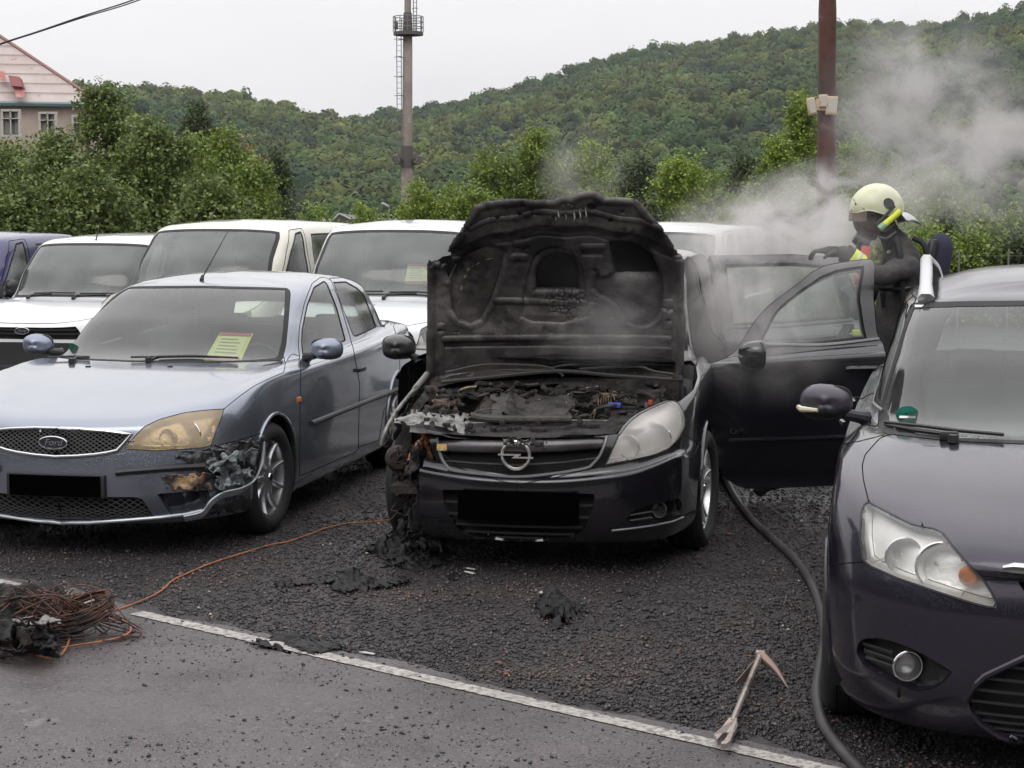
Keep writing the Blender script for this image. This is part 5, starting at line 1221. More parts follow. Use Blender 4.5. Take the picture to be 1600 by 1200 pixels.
def burnt_corner(S, root):
    """the burnt front corner: no wing, bare inner arch, melted bumper, scorched bulkhead"""
    D = lambda u, v, Y: S.Mi @ dp(u, v, Y); rr = random.Random(8)
    edge = mat('edge_metal', (.24, .235, .21), .45, metal=.3, var=((.07, .065, .06), 16, .48, .6))
    b = MB(); b.tube(spline([D(*p) for p in ((668, 584, 10.1), (655, 600, 9.95), (636, 622, 9.8), (618, 645, 9.6), (603, 672, 9.5), (596, 695, 9.5))], 8), [.017]*12+[.011]*29, 8); b.build('wing_edge', edge, root)
    crumple(lambda a, c: D(*[ (668-70*a**1.0)+10*c, 590+108*a**1.1+ (6)*c, 10.1-.6*a+.10*c]), 30, 5, .008, 10, 4, root, 'wing_remnant', CHAR, .004)
    # strut tower wall with rivets
    b = MB(); b.grid(lambda a, c: D(667-32*a+6*c, 606+40*a+14*c, 9.95-.3*a-.02*c), 12, 3); b.build('inner_wing', ASHM, root)
    b = MB(); b.tube([D(645, 640, 9.5), D(636, 694, 9.45)], .010, 6); b.tube([D(652, 640, 9.5), D(642, 690, 9.45)], .006, 6); b.build('bracket_bar', edge, root)
    # orange burnt lamp frame
    b = MB()
    for L_ in ([(662, 668), (667, 684), (671, 705), (672, 722), (664, 732)], [(664, 676), (656, 700), (642, 714)], [(640, 736), (655, 730), (668, 728), (674, 718)], [(660, 690), (650, 700), (644, 712), (640, 722)], [(655, 668), (664, 682), (668, 700)]):
        pts = spline([D(*p, 9.28) for p in L_], 5); b.tube([p+Vector([rr.uniform(-.006, .006) for _ in range(3)]) for p in pts], [rr.uniform(.010, .022) for _ in pts], 6)
    b.build('burnt_lamp_frame', RUST, root)
    crumple(lambda a, c: D(636+34*a, 724+16*c, 9.3), 14, 7, .02, 14, 31, root, 'burnt_lamp_remains', RUST, .004)
    # a rolled, charred blower/airbag-like canister
    b = MB(); b.lathe([(0, -.07), (.05, -.07), (.068, -.05), (.07, 0), (.066, .05), (.045, .07), (0, .07)], 24, M=Matrix.Translation(D(622, 716, 9.42)) @ Matrix.Rotation(.3, 4, 'Z'), axis='y')
    o = b.build('charred_canister', CHAR, root)
    for k in range(9):
        u0, v0 = rr.uniform(606, 650), rr.uniform(690, 800); w_ = rr.uniform(16, 42); h_ = rr.uniform(24, 60); Y = rr.uniform(9.2, 9.55)
        crumple(lambda a, c, u0=u0, v0=v0, w_=w_, h_=h_, Y=Y: D(u0+w_*a, v0+h_*c, Y+.08*math.sin(a*4+c*3)), 14, 14, .035, 9, 40+k, root, 'melted_arch_liner' if k % 2 else 'melted_bumper_skin', MELT if k % 3 else CHAR, .005)
    # hanging bumper end, dropping to the ground
    crumple(lambda a, c: D(650+46*a-18*c*(1-a), 742+96*c, 9.12+.1*a+.05*math.sin(c*5)), 22, 34, .030, 6, 71, root, 'hanging_bumper_end', MELT, .006)
    crumple(lambda a, c: D(628+60*a, 800+50*c, 9.15), 22, 16, .045, 7, 75, root, 'sagging_undertray', MELT, .005)
    b = MB()
    for k in range(22):
        x, y = rr.uniform(614, 672), rr.uniform(672, 815); Y = rr.uniform(9.2, 9.5); L_ = [D(x, y, Y)]
        for q in range(3): x += rr.uniform(-14, 14); y += rr.uniform(-4, 22); L_.append(D(x, y, Y+rr.uniform(-.05, .05)))
        b.tube(spline(L_, 4), rr.uniform(.003, .009), 5)
    tag(b.build('hanging_wires', CHAR, root), kind='stuff')
    b = MB(); b.tube([D(626, 763, 9.3), D(650, 764, 9.3)], .007, 6); b.tube([D(627, 771, 9.3), D(648, 772, 9.3)], .005, 6); b.tube([D(640, 838, 9.2), D(700, 836, 9.2), D(725, 838, 9.25)], .009, 6); b.tube([D(681, 826, 9.2), D(690, 862, 9.18)], .004, 6); b.build('scorched_bars', mat('scorched_brass', (.24, .15, .08), .5, metal=.4, var=((.05, .04, .035), 20, .45, .6)), root)

def burnt_car():
    global PAINTB
    loc, a = (.196, 9.867), .176
    P = [(0, -.985), (.35, -.955), (.62, -.875), (.79, -.71), (.872, -.42), (.895, 0), (.90, .55), (.905, 1.1), (.905, 1.7), (.90, 2.4), (.89, 2.8), (.84, 3.2), (.6, 3.46), (0, 3.52)]
    low = [((.18, .19, .25), (.16, .12, .14)), ((.17, .19, .24), (.08, .035, .05)), ((.23, .25, .30), (.03, .015, .02)), ((.36, .42, .45), (0, .004, 0)), ((.485, .58, .62), (.004, 0, .01)), ((.515, .74, .85), (.040, .004, .03))]
    R6 = [(0, -.900, .735), (.35, -.865, .745), (.585, -.75, .77), (.75, -.53, .835), (.845, -.28, .895), (.87, .02, .935), (.885, .55, .96), (.89, 1.1, .98), (.89, 1.7, 1.0), (.89, 2.4, 1.02), (.87, 2.8, 1.04), (.82, 3.15, 1.05), (.58, 3.38, 1.06), (0, 3.45, 1.06)]
    R9 = [(0, .10, 1.02), (.3, .13, 1.02), (.52, .20, 1.015), (.67, .32, 1.0), (.745, .45, .995), (.785, .60, 1.0), (.81, .85, 1.02), (.82, 1.25, 1.05), (.82, 1.7, 1.08), (.81, 2.4, 1.11), (.79, 2.85, 1.12), (.70, 3.2, 1.12), (.45, 3.32, 1.12), (0, 3.36, 1.12)]
    R11 = [(0, 1.0, 1.545), (.3, 1.01, 1.54), (.47, 1.04, 1.53), (.56, 1.1, 1.515), (.60, 1.18, 1.515), (.62, 1.3, 1.535), (.635, 1.45, 1.56), (.64, 1.65, 1.575), (.645, 2.0, 1.585), (.645, 2.5, 1.58), (.63, 2.85, 1.56), (.56, 3.03, 1.54), (.35, 3.1, 1.53), (0, 3.14, 1.53)]
    rings = make_rings(P, low, R6, R9, R11, roofz=.05)
    dz = [0, .015, .05, .10]                                     # the ledge under the lamps climbs from the middle to the corners
    for r_ in (4, 5):
        for k in range(1, 4): x, y, z = rings[r_][k]; rings[r_][k] = (x, y, z+dz[k])
    S = Shell(rings, loc, a, 1, step=.028)
    root = thing('burnt_car', 'burnt-out black people carrier with raised charred bonnet and melted front corner, still smoking', 'car', (*loc, 0), -a)
    pm = paint('paint_black', (.009, .008, .011), .2, .14, drops=.3); PAINTB = pm
    S.cut('bay', S.px([(868, 690), (700, 690), (600, 690), (868, 600), (868, 560), (960, 562), (1060, 572), (1077, 568), (1070, 590), (1054, 622), (1035, 640), (985, 675), (962, 678)])+[])
    S.cut('bay', [(-.3, 6.05), (2.4, 6.05), (3.9, 6.15), (4.25, 6.6), (4.35, 7.6), (4.2, 8.98), (-.3, 8.98)])
    fd = [(.50, .24), (.49, .60), (.48, .95), (.62, 1.03), (.86, 1.22), (1.08, 1.40), (1.28, 1.505), (1.45, 1.545), (1.60, 1.555), (1.63, 1.1), (1.60, .24)]
    fw = [(.80, 1.09), (1.0, 1.26), (1.18, 1.39), (1.36, 1.475), (1.52, 1.500), (1.55, 1.11), (1.2, 1.08)]
    rd = [(1.61, .24), (1.64, 1.1), (1.61, 1.56), (2.2, 1.565), (2.55, 1.54), (2.66, 1.2), (2.66, .80), (2.35, .62), (2.25, .24)]
    rw = [(1.72, 1.12), (1.70, 1.505), (2.2, 1.51), (2.48, 1.48), (2.56, 1.15)]
    lo = S.yz([(1.60, .24), (.50, .24), (.49, .60), (.48, .90)], low=.2, close=False)
    uvd = lo+[(5.55, 8.7), (4.95, 9.08), (4.62, 9.6), (4.50, 10.2), (4.52, 10.8), (4.9, 10.93), (5.6, 10.95), (6.75, 10.95), (7.2, 10.2), (7.78, 9.0)]
    S.cut('rear_door', S.yz(rd, low=.2)); S.cut('rear_window', S.yz(rw))
    S.cut('front_door', uvd); S.cut('front_window', [(5.75, 9.22), (5.30, 9.5), (5.02, 10.0), (4.98, 10.4), (5.15, 10.66), (5.6, 10.74), (6.55, 10.76), (6.95, 10.2), (7.50, 9.22), (6.6, 9.2)])
    S.cut('quarter_window', S.yz([(2.78, 1.16), (2.68, 1.47), (2.95, 1.46), (3.08, 1.17)]))
    S.cut('windshield', [(-.5, 9.1), (2.6, 9.1), (3.3, 9.15), (3.45, 9.5), (3.4, 10.6), (3.2, 10.86), (2.5, 10.9), (-.5, 10.9)])
    S.cut('bumper', S.px([(760, 757), (805, 757), (850, 750), (948, 727), (1022, 713), (1060, 692), (1072, 680), (1098, 698), (1115, 720), (1115, 900), (760, 900)]))
    S.cut('headlight', S.px([(945, 727), (955, 704), (965, 682), (975, 668), (985, 657), (997, 648), (1012, 640), (1035, 630), (1046, 626), (1054, 626), (1062, 632), (1068, 642), (1071, 655), (1070, 668), (1060, 687), (1045, 702), (1022, 712), (985, 720)], dens=5))
    S.cut('grille', S.px([(770, 700), (770, 684), (880, 684), (947, 683), (943, 697), (936, 713), (927, 724), (914, 731), (870, 738), (816, 744), (805, 745), (770, 745)]))
    S.cut('lower_grille', S.px([(770, 770), (870, 770), (929, 772), (926, 795), (920, 812), (910, 828), (896, 840), (850, 846), (804, 848), (770, 848)]))
    S.cut('fog', S.px([(985, 800), (1010, 790), (1062, 778), (1066, 790), (1064, 804), (1020, 816), (990, 820), (978, 812)]))
    for yy in (0, 2.703): S.cut('arch', S.yz([(yy+.365*math.cos(i*math.pi/20), .335+.365*math.sin(i*math.pi/20)) for i in range(40)], low=.23))
    # panels; on the burnt side the wing, lamp and bumper end are gone
    S.build('body', 'body', pm, root, sides=(1,), gap=.0015, depth=.01)
    S.build('body', 'body', [pm], root, sides=(-1,), gap=.0015, filt=lambda c: c.x > 5.3 or c.y > 9.0 or (c.y < 6.2 and c.x < 1.6))
    S.build([r for r in S.names if r not in ('arch', 'windshield', 'front_window', 'rear_window', 'quarter_window', 'grille', 'lower_grille', 'headlight', 'fog', 'bay', 'front_door', 'rear_door')], 'inner_structure', DARK, root, sides=(1,), push=.022)
    bp = S.build('bumper', 'bumper', pm, root, sides=(1,), gap=.002, depth=.03); S.build('bumper', 'bumper', pm, root, sides=(-1,), gap=.002, depth=.03, filt=lambda c: c.x < 1.6)
    S.build('windshield', 'windshield', [glass('sooty_glass', (.25, .25, .25), film=.35, filmcol=(.10, .09, .09)), RUB], root, rim=.03, push=.002)
    S.build('quarter_window', 'side_window', [GLASSD, RUB], root, sides=(1,), rim=.01); S.build('quarter_window', 'side_window', [GLASSD, RUB], root, sides=(-1,), rim=.01)
    # closed doors on the far side
    d = S.build('front_door', 'front_door', pm, root, sides=(-1,), gap=.003, depth=.02); S.build('front_window', 'window', [GLASSD, RUB], d, sides=(-1,), rim=.01)
    d = S.build('rear_door', 'rear_door', pm, root, sides=(-1,), gap=.003, depth=.02); S.build('rear_window', 'window', [GLASSD, RUB], d, sides=(-1,), rim=.01)
    # open doors
    inner = mat('door_trim', (.03, .028, .03), .8, bump=(60, .3, .003)); dg = glass('door_glass', (.74, .80, .78), film=.20, filmcol=(.42, .46, .44), boost=1.2)
    for nm, win, hy, ang in (('front_door', 'front_window', .50, 66), ('rear_door', 'rear_window', 1.62, 62)):
        hx = .885; T = Matrix.Translation((hx, hy, 0)) @ Matrix.Rotation(R(-ang), 4, 'Z') @ Matrix.Translation((-hx, -hy, 0))
        d = S.build(nm, nm, [pm], root, sides=(1,), gap=.003, depth=.045); d.matrix_local = T; d['label'] = 'open front door' if nm[0] == 'f' else 'open rear door behind the front one'
        S.build(nm, 'door_lining', [inner], d, sides=(1,), gap=.004, push=.05)
        S.build(win, 'window', [dg, RUB], d, sides=(1,), rim=.012, push=.012)
        b = MB(); L1 = []
        zz = (1.075, 1.065, 1.095) if nm[0] == 'f' else (1.105, 1.11, 1.135); yy = (.80, 1.2, 1.57) if nm[0] == 'f' else (1.70, 2.1, 2.58)
        for y_, z_ in zip(yy, zz): u, v = S.ray(Vector((3, y_, z_)), Vector((-1, 0, 0))); p, n = S.at(u, v, .004); L1.append(p)
        b.tube(spline(L1, 5), .010, 6); b.build('window_trim', mat('trim_grey', (.22, .22, .23), .35, metal=.5), d)
        u, v = S.ray(Vector((3, hy+.93, .93)), Vector((-1, 0, 0))); p, n = S.at(u, v, 0); b = MB(); b.tube([p+Vector((0, -.10, 0)), p+Vector((.028, -.07, .003)), p+Vector((.028, .07, .003)), p+Vector((0, .10, 0))], .014, 8); b.build('handle', pm, d)
        b = MB(); L1 = []
        for k in range(8):
            u, v = S.ray(Vector((3, hy+.10+.92*k/7, .53)), Vector((-1, 0, 0))); p, n = S.at(u, v, 0); L1.append(p)
        b.tube(L1, .012, 6); b.build('side_moulding', pm, d)
        if nm[0] == 'f':
            u, v = S.ray(Vector((3, .66, .58)), Vector((-1, 0, 0))); p, n = S.at(u, v, .004)
            text('OPC', 'door_badge', .045, .002, CHROME, d, Matrix.Translation(p) @ Matrix.Rotation(R(90), 4, 'Z') @ Matrix.Rotation(math.pi/2, 4, 'X'), sx=1.25)
            door_mirror(d, (1.00, .74, 1.035), 1, .21, .17, .13, pm, arm=(.02, .03))
        # latch end plate and window divider
    # lamp with clouded lens, grille, emblem
    cl = glass('clouded_lens', (.92, .90, .88), film=.32, filmcol=(.66, .63, .61), rough=.22, boost=.8, drops=10)
    lamp(S, 'headlight', root, (1,), cl, [(1037, 684, .080, .09), (987, 698, .056, .09)], bucket=mat('lamp_bucket', (.62, .61, .58)), depth=.12)
    gr = recess(S, 'grille', root, .05); lower = recess(S, 'lower_grille', root, .06, name='lower_grille_recess')
    lattice(S, 0, 0, 0, 0, 'lower_grille', root, BLACK, sp=.05, push=.02, r=.008, name='lower_grille_bars', style='bars')
    gb = mat('grille_bar_paint', (.06, .055, .06), .35, coat=.6, var=((.03, .028, .028), 7, .5, .65)); D = lambda u, v, Y=9.0: S.Mi @ dp(u, v, Y)
    def hx(u, v, off=0.): return S.hit(u, v, off)[0]
    def band(t_, b_, off, nm, m, n=40):
        def f(q, c):
            x = t_[0][0]+(t_[-1][0]-t_[0][0])*q; y = np.interp(x, [p[0] for p in t_], [p[1] for p in t_])*(1-c)+np.interp(x, [p[0] for p in b_], [p[1] for p in b_])*c
            return hx(x, y, off+.012*math.sin(c*math.pi))
        g = MB(); g.grid(f, n, 5); o = g.build(nm, m, root); md = o.modifiers.new('t', 'SOLIDIFY'); md.thickness = .006; return o
    band([(686, 687), (740, 688), (808, 688), (880, 686), (945, 684)], [(689, 706), (740, 708), (808, 709), (880, 706), (942, 701)], -.006, 'upper_grille_bar', gb)
    band([(690, 718), (740, 722), (808, 725), (880, 721), (934, 714)], [(691, 722), (740, 726), (808, 730), (880, 725), (933, 718)], -.010, 'lower_grille_bar', gb)
    b = MB(); L1 = [hx(*p, .004) for p in ((684, 684), (686, 700), (690, 715), (698, 728), (710, 736), (760, 742), (805, 746), (860, 741), (914, 732), (927, 724), (937, 712), (944, 696), (948, 682))]; b.tube(spline(L1, 4), .008, 6); b.build('grille_frame', MATS['trim_grey'], root)
    # emblem: ring with a lightning bolt
    p = hx(807, 711, .02); T = Matrix.Translation(p) @ Matrix.Rotation(R(4), 4, 'X'); em = mat('emblem_chrome', (.72, .70, .68), .25, metal=.8, var=((.3, .28, .26), 30, .6, .7))
    b = MB(); ring = [(.071*math.cos(t), 0, .071*math.sin(t)) for t in [i*math.pi/24 for i in range(48)]]; b.tube(ring, .0085, 8, M=T, closed=True)
    b.prism([(-.090, .006), (.030, .006), (.012, -.007), (.090, -.007), (.090, -.014), (-.022, -.014), (-.002, -.001), (-.090, -.001)], -.010, .004, M=T, plane='xz')
    o = b.build('emblem', em, root)
    crumple(lambda q, c: T @ Vector((-.06+.13*q, -.012, .055+.035*c)), 14, 4, .014, 20, 6, root, 'melted_emblem_cap', ASHM, .003)
    crumple(lambda q, c: hx(828+26*q, 683+12*c+8*q, .012), 10, 6, .008, 18, 9, root, 'torn_grille_chip', BLACK, .003)
    b = MB(); p = hx(692, 699, .012); b.box(p, (.055, .012, .036), bev=.008); b.build('yellow_patch', mat('flaked_yellow', (.55, .36, .10), .6, var=((.62, .60, .52), 28, .48, .55)), root)
    # plate
    p = hx(812, 790); b = MB(); b.box((p.x*0+.012, p.y-.025, p.z), (.62, .016, .150), bev=.003); b.build('licence_plate', MATS['plate_black'], root)
    b = MB(); uv = S.px([(956, 829), (985, 826), (1020, 821), (1050, 815), (1067, 808)], close=False, dens=12); b.tube([S.at(abs(u), v, .002)[0] for u, v in uv], .006, 6); b.build('bumper_trim', MATS['trim_grey'], bp)
    rc = recess(S, 'fog', root, .05, BLACK, name='fog_recess', sides=(1,)); p, n = S.hit(1035, 797, -.015); T2 = Matrix.Translation(p) @ Matrix.Rotation(R(-25), 4, 'Z')
    b = MB(); b.lathe([(.04, -.004), (.042, -.014), (.036, -.012), (.02, .02), (0, .022)], 24, M=T2, axis='y'); b.build('fog_light', mat('dim_reflector', (.12, .12, .12), .3, metal=.7), root)
    for k in range(2):
        b = MB(); b.tube([hx(985+35*t, 806-6*t+k*9, -.01) for t in (0, .5, 1)], .005, 5); b.build('fog_recess_rib', BLACK, root)
    for yy in (0, 2.703):
        for sd in (1, -1):
            b = MB(); b.tube([(sd*(S.S([u], [v])[0][0]+.001), yy+.369*math.cos(q), .335+.369*math.sin(q)) for q in [math.pi*(-.06+1.12*i/30) for i in range(31)] for (u, v) in [S.ray(Vector((3, yy+.369*math.cos(q), max(.2, .335+.369*math.sin(q)))), Vector((-1, 0, 0)))]], .010, 6)
            if not (sd < 0 and yy == 0): b.build('arch_lip', pm, root)
            bright = mat('bright_alloy', (.70, .70, .70), .25, metal=.8)
            wheel(root, (sd*.80 if sd > 0 or yy else -.745, yy, .33), .33, .238, .21, sd, 5, 'split', rimmat=bright if sd > 0 else CHAR, steer=(R(-6) if yy == 0 and sd > 0 else 0))
    arch_liner(root, 2.703, .335, .39, .52, .87)
    b = MB()                                                    # inner arch on both front corners
    arch_liner(root, 0, .335, .39, .50, .80)
    door_mirror(root, (-1.02, .72, 1.03), -1, .21, .155, .13, mat('sooty_black', (.02, .019, .02), .38, coat=.4, bump=(20, .4, .01)), arm=(.03, .05))
    seats(root, 1.1, .40, head=1.18); cabin(root, .45, .98, .68, 3.0)
    burnt_hood(S, root); burnt_bay(S, root); burnt_corner(S, root)
    return S, root
# ================================================================== hills, woods, trees, building, masts
def ridge_px(u):
    return float(np.interp(u, [-900, -300, 0, 110, 200, 300, 400, 450, 480, 548, 600, 700, 800, 850, 900, 1000, 1100, 1180, 1280, 1350, 1450, 1520, 1600, 1900, 2600], [150, 140, 135, 126, 130, 134, 148, 158, 172, 178, 172, 156, 132, 116, 98, 72, 60, 48, 36, 34, 36, 26, 8, -60, -120]))
def crowns(name, P, Sz, m, seed=1, k=80):
    """a far-off canopy: every crown a rounded core with leaf sprays standing off it"""
    rg = np.random.RandomState(seed); n = len(P); bm = bmesh.new(); bmesh.ops.create_icosphere(bm, subdivisions=1, radius=1); cv = np.array([v.co[:] for v in bm.verts]); cf = np.array([[v.index for v in f.verts] for f in bm.faces]); bm.free()
    sc3 = Sz[:, None]*rg.uniform(.8, 1.25, (n, 3))*np.array([1, 1, .95])
    V1 = (cv[None]*sc3[:, None]*.80*(1+.25*rg.uniform(-1, 1, (n, len(cv), 1)))+P[:, None]).reshape(-1, 3); F1 = (cf[None]+(np.arange(n)*len(cv))[:, None, None]).reshape(-1, 3)
    lob = rg.normal(size=(n, 5, 3)); lob /= np.linalg.norm(lob, axis=2)[..., None]
    d = rg.normal(size=(n, k, 3)); d[..., 2] = np.abs(d[..., 2])*1.0-.15; d[..., 1] -= .35; d /= np.linalg.norm(d, axis=2)[..., None]
    ld = (d[:, :, None]*lob[:, None]).sum(3).max(2)[..., None]; r = (.72+.34*ld.clip(0, 1)**2)*rg.uniform(.88, 1.12, (n, k, 1)); pos = P[:, None]+d*r*sc3[:, None]
    s_ = Sz[:, None, None]*rg.uniform(.10, .22, (n, k, 1)); nn = d+rg.normal(size=(n, k, 3))*.30; nn /= np.linalg.norm(nn, axis=2)[..., None]
    t = np.cross(nn, rg.normal(size=(n, k, 3))); t /= np.linalg.norm(t, axis=2)[..., None]; b_ = np.cross(nn, t)
    V2 = np.stack([pos-t*s_, pos+b_*s_*.9, pos+t*s_, pos-b_*s_*.9], 2).reshape(-1, 3); q = np.arange(n*k)*4+len(V1); F2 = np.concatenate([np.stack([q, q+1, q+2], 1), np.stack([q, q+2, q+3], 1)])
    V = np.concatenate([V1, V2]); F = np.concatenate([F1, F2]); me = bpy.data.meshes.new(name)
    me.vertices.add(len(V)); me.vertices.foreach_set('co', V.ravel()); me.loops.add(F.size); me.loops.foreach_set('vertex_index', F.ravel().astype(np.int32))
    me.polygons.add(len(F)); me.polygons.foreach_set('loop_start', np.arange(0, F.size, 3)); me.polygons.foreach_set('loop_total', np.full(len(F), 3)); me.update()
    ts = rg.rand(n); at_ = me.attributes.new('tint', 'FLOAT', 'POINT'); at_.data.foreach_set('value', np.concatenate([np.repeat(ts, len(cv)), np.repeat(ts, k*4)]).astype(np.float32))
    t_ = m.node_tree; bs = t_.nodes['Principled BSDF']; src = bs.inputs['Base Color'].links[0].from_socket; an = t_.nodes.new('ShaderNodeAttribute'); an.attribute_name = 'tint'
    mr = t_.nodes.new('ShaderNodeMapRange'); mr.inputs[3].default_value = .60; mr.inputs[4].default_value = 1.35; t_.links.new(an.outputs['Fac'], mr.inputs[0]); hh = t_.nodes.new('ShaderNodeHueSaturation'); t_.links.new(mr.outputs[0], hh.inputs['Value']); t_.links.new(src, hh.inputs['Color'])
    m3 = t_.nodes.new('ShaderNodeMath'); m3.operation = 'MULTIPLY'; m3.inputs[1].default_value = 5.3; fr = t_.nodes.new('ShaderNodeMath'); fr.operation = 'FRACT'; t_.links.new(an.outputs['Fac'], m3.inputs[0]); t_.links.new(m3.outputs[0], fr.inputs[0])
    m4 = t_.nodes.new('ShaderNodeMapRange'); m4.inputs[3].default_value = .465; m4.inputs[4].default_value = .525; t_.links.new(fr.outputs[0], m4.inputs[0]); t_.links.new(m4.outputs[0], hh.inputs['Hue']); t_.links.new(hh.outputs[0], bs.inputs['Base Color'])
    return link(name, me, None, [m], False)
def leafmat(name, c1, c2, isl=.5, sc_=.02, detail=None, bumps=None):
    return mat(name, c1, .75, spec=.25, var=[(c2, sc_, .40, .62, 4)]+(detail or []), island=isl, bump=bumps)
def hills():
    D0, D1 = 380., 950.
    def hz(x, y):                                # terrain height: rises from D0 to the ridge
        u = 800+FPX*x/max(y, 60); r = ridge_px(u); 
        Dr = 900 if u > 520 else 760
        Dr = 760+140*min(1, max(0, (u-480)/120))
        top = CAMH+(HOR-r)/FPX*Dr-7
        t = min(1, max(0, (y-330)/(Dr-330)))
        fold = 10*noise.noise(Vector((x*.006, y*.004, 3)))+5*noise.noise(Vector((x*.015, y*.012, 7)))
        z = -3+(top+3)*(t**1.15)+fold*math.sin(math.pi*min(1, t))
        if y > Dr: z = top-(y-Dr)*.12
        return z
    nx, ny = 110, 60; V = []; 
    for j in range(ny+1):
        y = 300+900*j/ny
        for i in range(nx+1): u = -500+2600*i/nx; x = (u-800)/FPX*y; V.append((x, y, hz(x, y)))
    F = [(j*(nx+1)+i, j*(nx+1)+i+1, (j+1)*(nx+1)+i+1, (j+1)*(nx+1)+i) for j in range(ny) for i in range(nx)]
    tag(mesh_from('hills', V, F, None, [mat('hill_ground', (.022, .030, .014), .95)]), kind='structure')
    rg = np.random.RandomState(3); P = []; Sz = []
    y = 335.
    while y < 960:
        u = -30.
        while u < 1900:
            jx, jy = rg.uniform(-.5, .5, 2); yy = y+jy*9; s_ = min(4.3, rg.lognormal(math.log(2.6), .24))**1.0; uu = u+jx*s_*2/y*FPX*.6; x = (uu-800)/FPX*yy
            r = ridge_px(uu); Dr = 760+140*min(1, max(0, (uu-480)/120))
            if yy < Dr+12: P.append((x, yy, hz(x, yy)+s_*.9+rg.uniform(-.6, 1.2))); Sz.append(s_)
            u += 4.7/y*FPX
        y += 6.2
    P = np.array(P); Sz = np.array(Sz)
    fm = mat('forest_leaves', (.040, .074, .022), .8, spec=.2, var=[((.088, .115, .030), .009, .44, .58, 4), ((.022, .044, .022), .030, .52, .64, 4), ((.070, .070, .040), .045, .64, .70, 3)], island=.10)
    tag(crowns('forest', P, Sz, fm, 3), kind='stuff')
    # unseen slope, added behind and beside the camera to darken reflections on the cars
    V = []; F = []; n = 72
    for i in range(n+1):
        a = R(28)+R(304)*i/n; a = math.pi/2+a-0
        for r_, z in ((22, -1), (28, 9+3*noise.noise(Vector((i*.9, 0, 0)))), (44, 17+4*noise.noise(Vector((i*.5, 3, 0)))), (120, 36+8*noise.noise(Vector((i*.3, 9, 0))))): V.append((r_*math.cos(a)*1.4, r_*math.sin(a), z))
    F = [(i*4+j, i*4+j+1, i*4+j+5, i*4+j+4) for i in range(n) for j in range(3)]
    tag(mesh_from('added_dark_slope', V, F, None, [mat('added_slope_green', (.030, .042, .020), .9, var=[((.014, .022, .010), .25, .4, .6), ((.10, .09, .08), .08, .6, .64)], bump=(.6, 1, 1))]), kind='structure')
def tree(name, label, x, y, h, w, trunk_h, mleaf, group, n=9000, leaf=.085, seed=0, shape='round', base=None, gaps=.35, mtrunk=None, cat='tree', lobes=26, droop=0.):
    """tree > trunk, crown: limbs carrying leaf sprays around an uneven set of lobes"""
    rg = np.random.RandomState(seed); z0 = -.2 if base is None else base
    root = thing(name, label, cat, (x, y, z0), 0, group); rr = random.Random(seed)
    mt = mtrunk or mat('bark', (.045, .036, .028), .9, bump=(14, .8, .03), var=((.09, .075, .06), 5, .45, .65))
    cz = trunk_h; ch = h-cz; L_ = []
    for k in range(lobes):
        t = (k+rr.random())/lobes
        if shape == 'round': rad = w/2*math.sin(math.pi*min(.95, .12+t*.86))**.7
        elif shape == 'cone': rad = w/2*(1-t)**.75*.95+.08
        else: rad = w/2*(.55+.45*math.sin(math.pi*t))*(1 if t < .8 else (1-t)*4+.2)
        a = k*2.4+rr.uniform(-.5, .5); q = rr.uniform(.35, 1.0); L_.append((Vector((math.cos(a)*rad*q, math.sin(a)*rad*q, cz+ch*t)), (w*.13+.13*rad)*rr.uniform(.7, 1.35)))
    for k in range(3): L_.append((Vector((rr.uniform(-.1, .1)*w, rr.uniform(-.1, .1)*w, h-ch*.08*k)), w*.07))
    b = MB(); top = Vector((rr.uniform(-.1, .1)*w, rr.uniform(-.1, .1)*w, h*.88)); tr = spline([(0, 0, 0), (rr.uniform(-.05, .05)*w, 0, h*.3), (top.x*.6, top.y*.6, h*.6), top], 5)
    b.tube(tr, [max(.008, .035*h/4*(1-i/len(tr))**.8) for i in range(len(tr))], 8)
    for c, r_ in L_[::1]:
        t0 = min(.9, max(.12, (c.z-r_*1.2)/h*.85)); p0 = tr[int(t0*(len(tr)-1))]; m_ = (p0+c)/2+Vector((0, 0, .08*h*rr.uniform(-.3, .8))); pts = spline([p0, m_, c], 4)
        b.tube(pts, [.011*h/4*(1-.8*i/len(pts)) for i in range(len(pts))], 5)
    b.build('trunk', mt, root)
    # leaves: small bent quads in sprays, so that light and dark clumps form
    wts = np.array([l[1]**2 for l in L_]); wts /= wts.sum(); spr = max(1, n//14); ci = rg.choice(len(L_), spr, p=wts); C = np.array([l[0][:] for l in L_]); Rr = np.array([l[1] for l in L_])
    d = rg.normal(size=(spr, 3)); d /= np.linalg.norm(d, axis=1)[:, None]; rad = Rr[ci]*(rg.rand(spr)**.33)*(1+.28*rg.normal(size=spr)).clip(.3, 1.7)
    S0 = C[ci]+d*rad[:, None]*np.array([1, 1, .8]); k = 14
    sd = rg.normal(size=(spr, 3))*.5+d+np.array([0, 0, .15-droop]); sd /= np.linalg.norm(sd, axis=1)[:, None]
    tt = rg.rand(spr, k, 1)*leaf*4.2; pos = S0[:, None]+sd[:, None]*tt+rg.normal(size=(spr, k, 3))*leaf*.75
    pos = pos.reshape(-1, 3); m = len(pos); L = leaf*rg.uniform(.6, 1.25, (m, 1))
    ax = rg.normal(size=(m, 3))*.7+np.repeat(sd, k, 0)*.8+np.array([0, 0, -.25]); ax /= np.linalg.norm(ax, axis=1)[:, None]
    up = rg.normal(size=(m, 3))*.55+np.array([0, 0, 1.]); sdv = np.cross(ax, up); sdv /= np.linalg.norm(sdv, axis=1)[:, None]; nn = np.cross(sdv, ax)
    V = np.stack([pos-ax*L*.5, pos+sdv*L*.42+nn*L*.10-ax*L*.05, pos+ax*L*.62-nn*L*.05, pos-sdv*L*.42+nn*L*.10-ax*L*.05], 1).reshape(-1, 3)
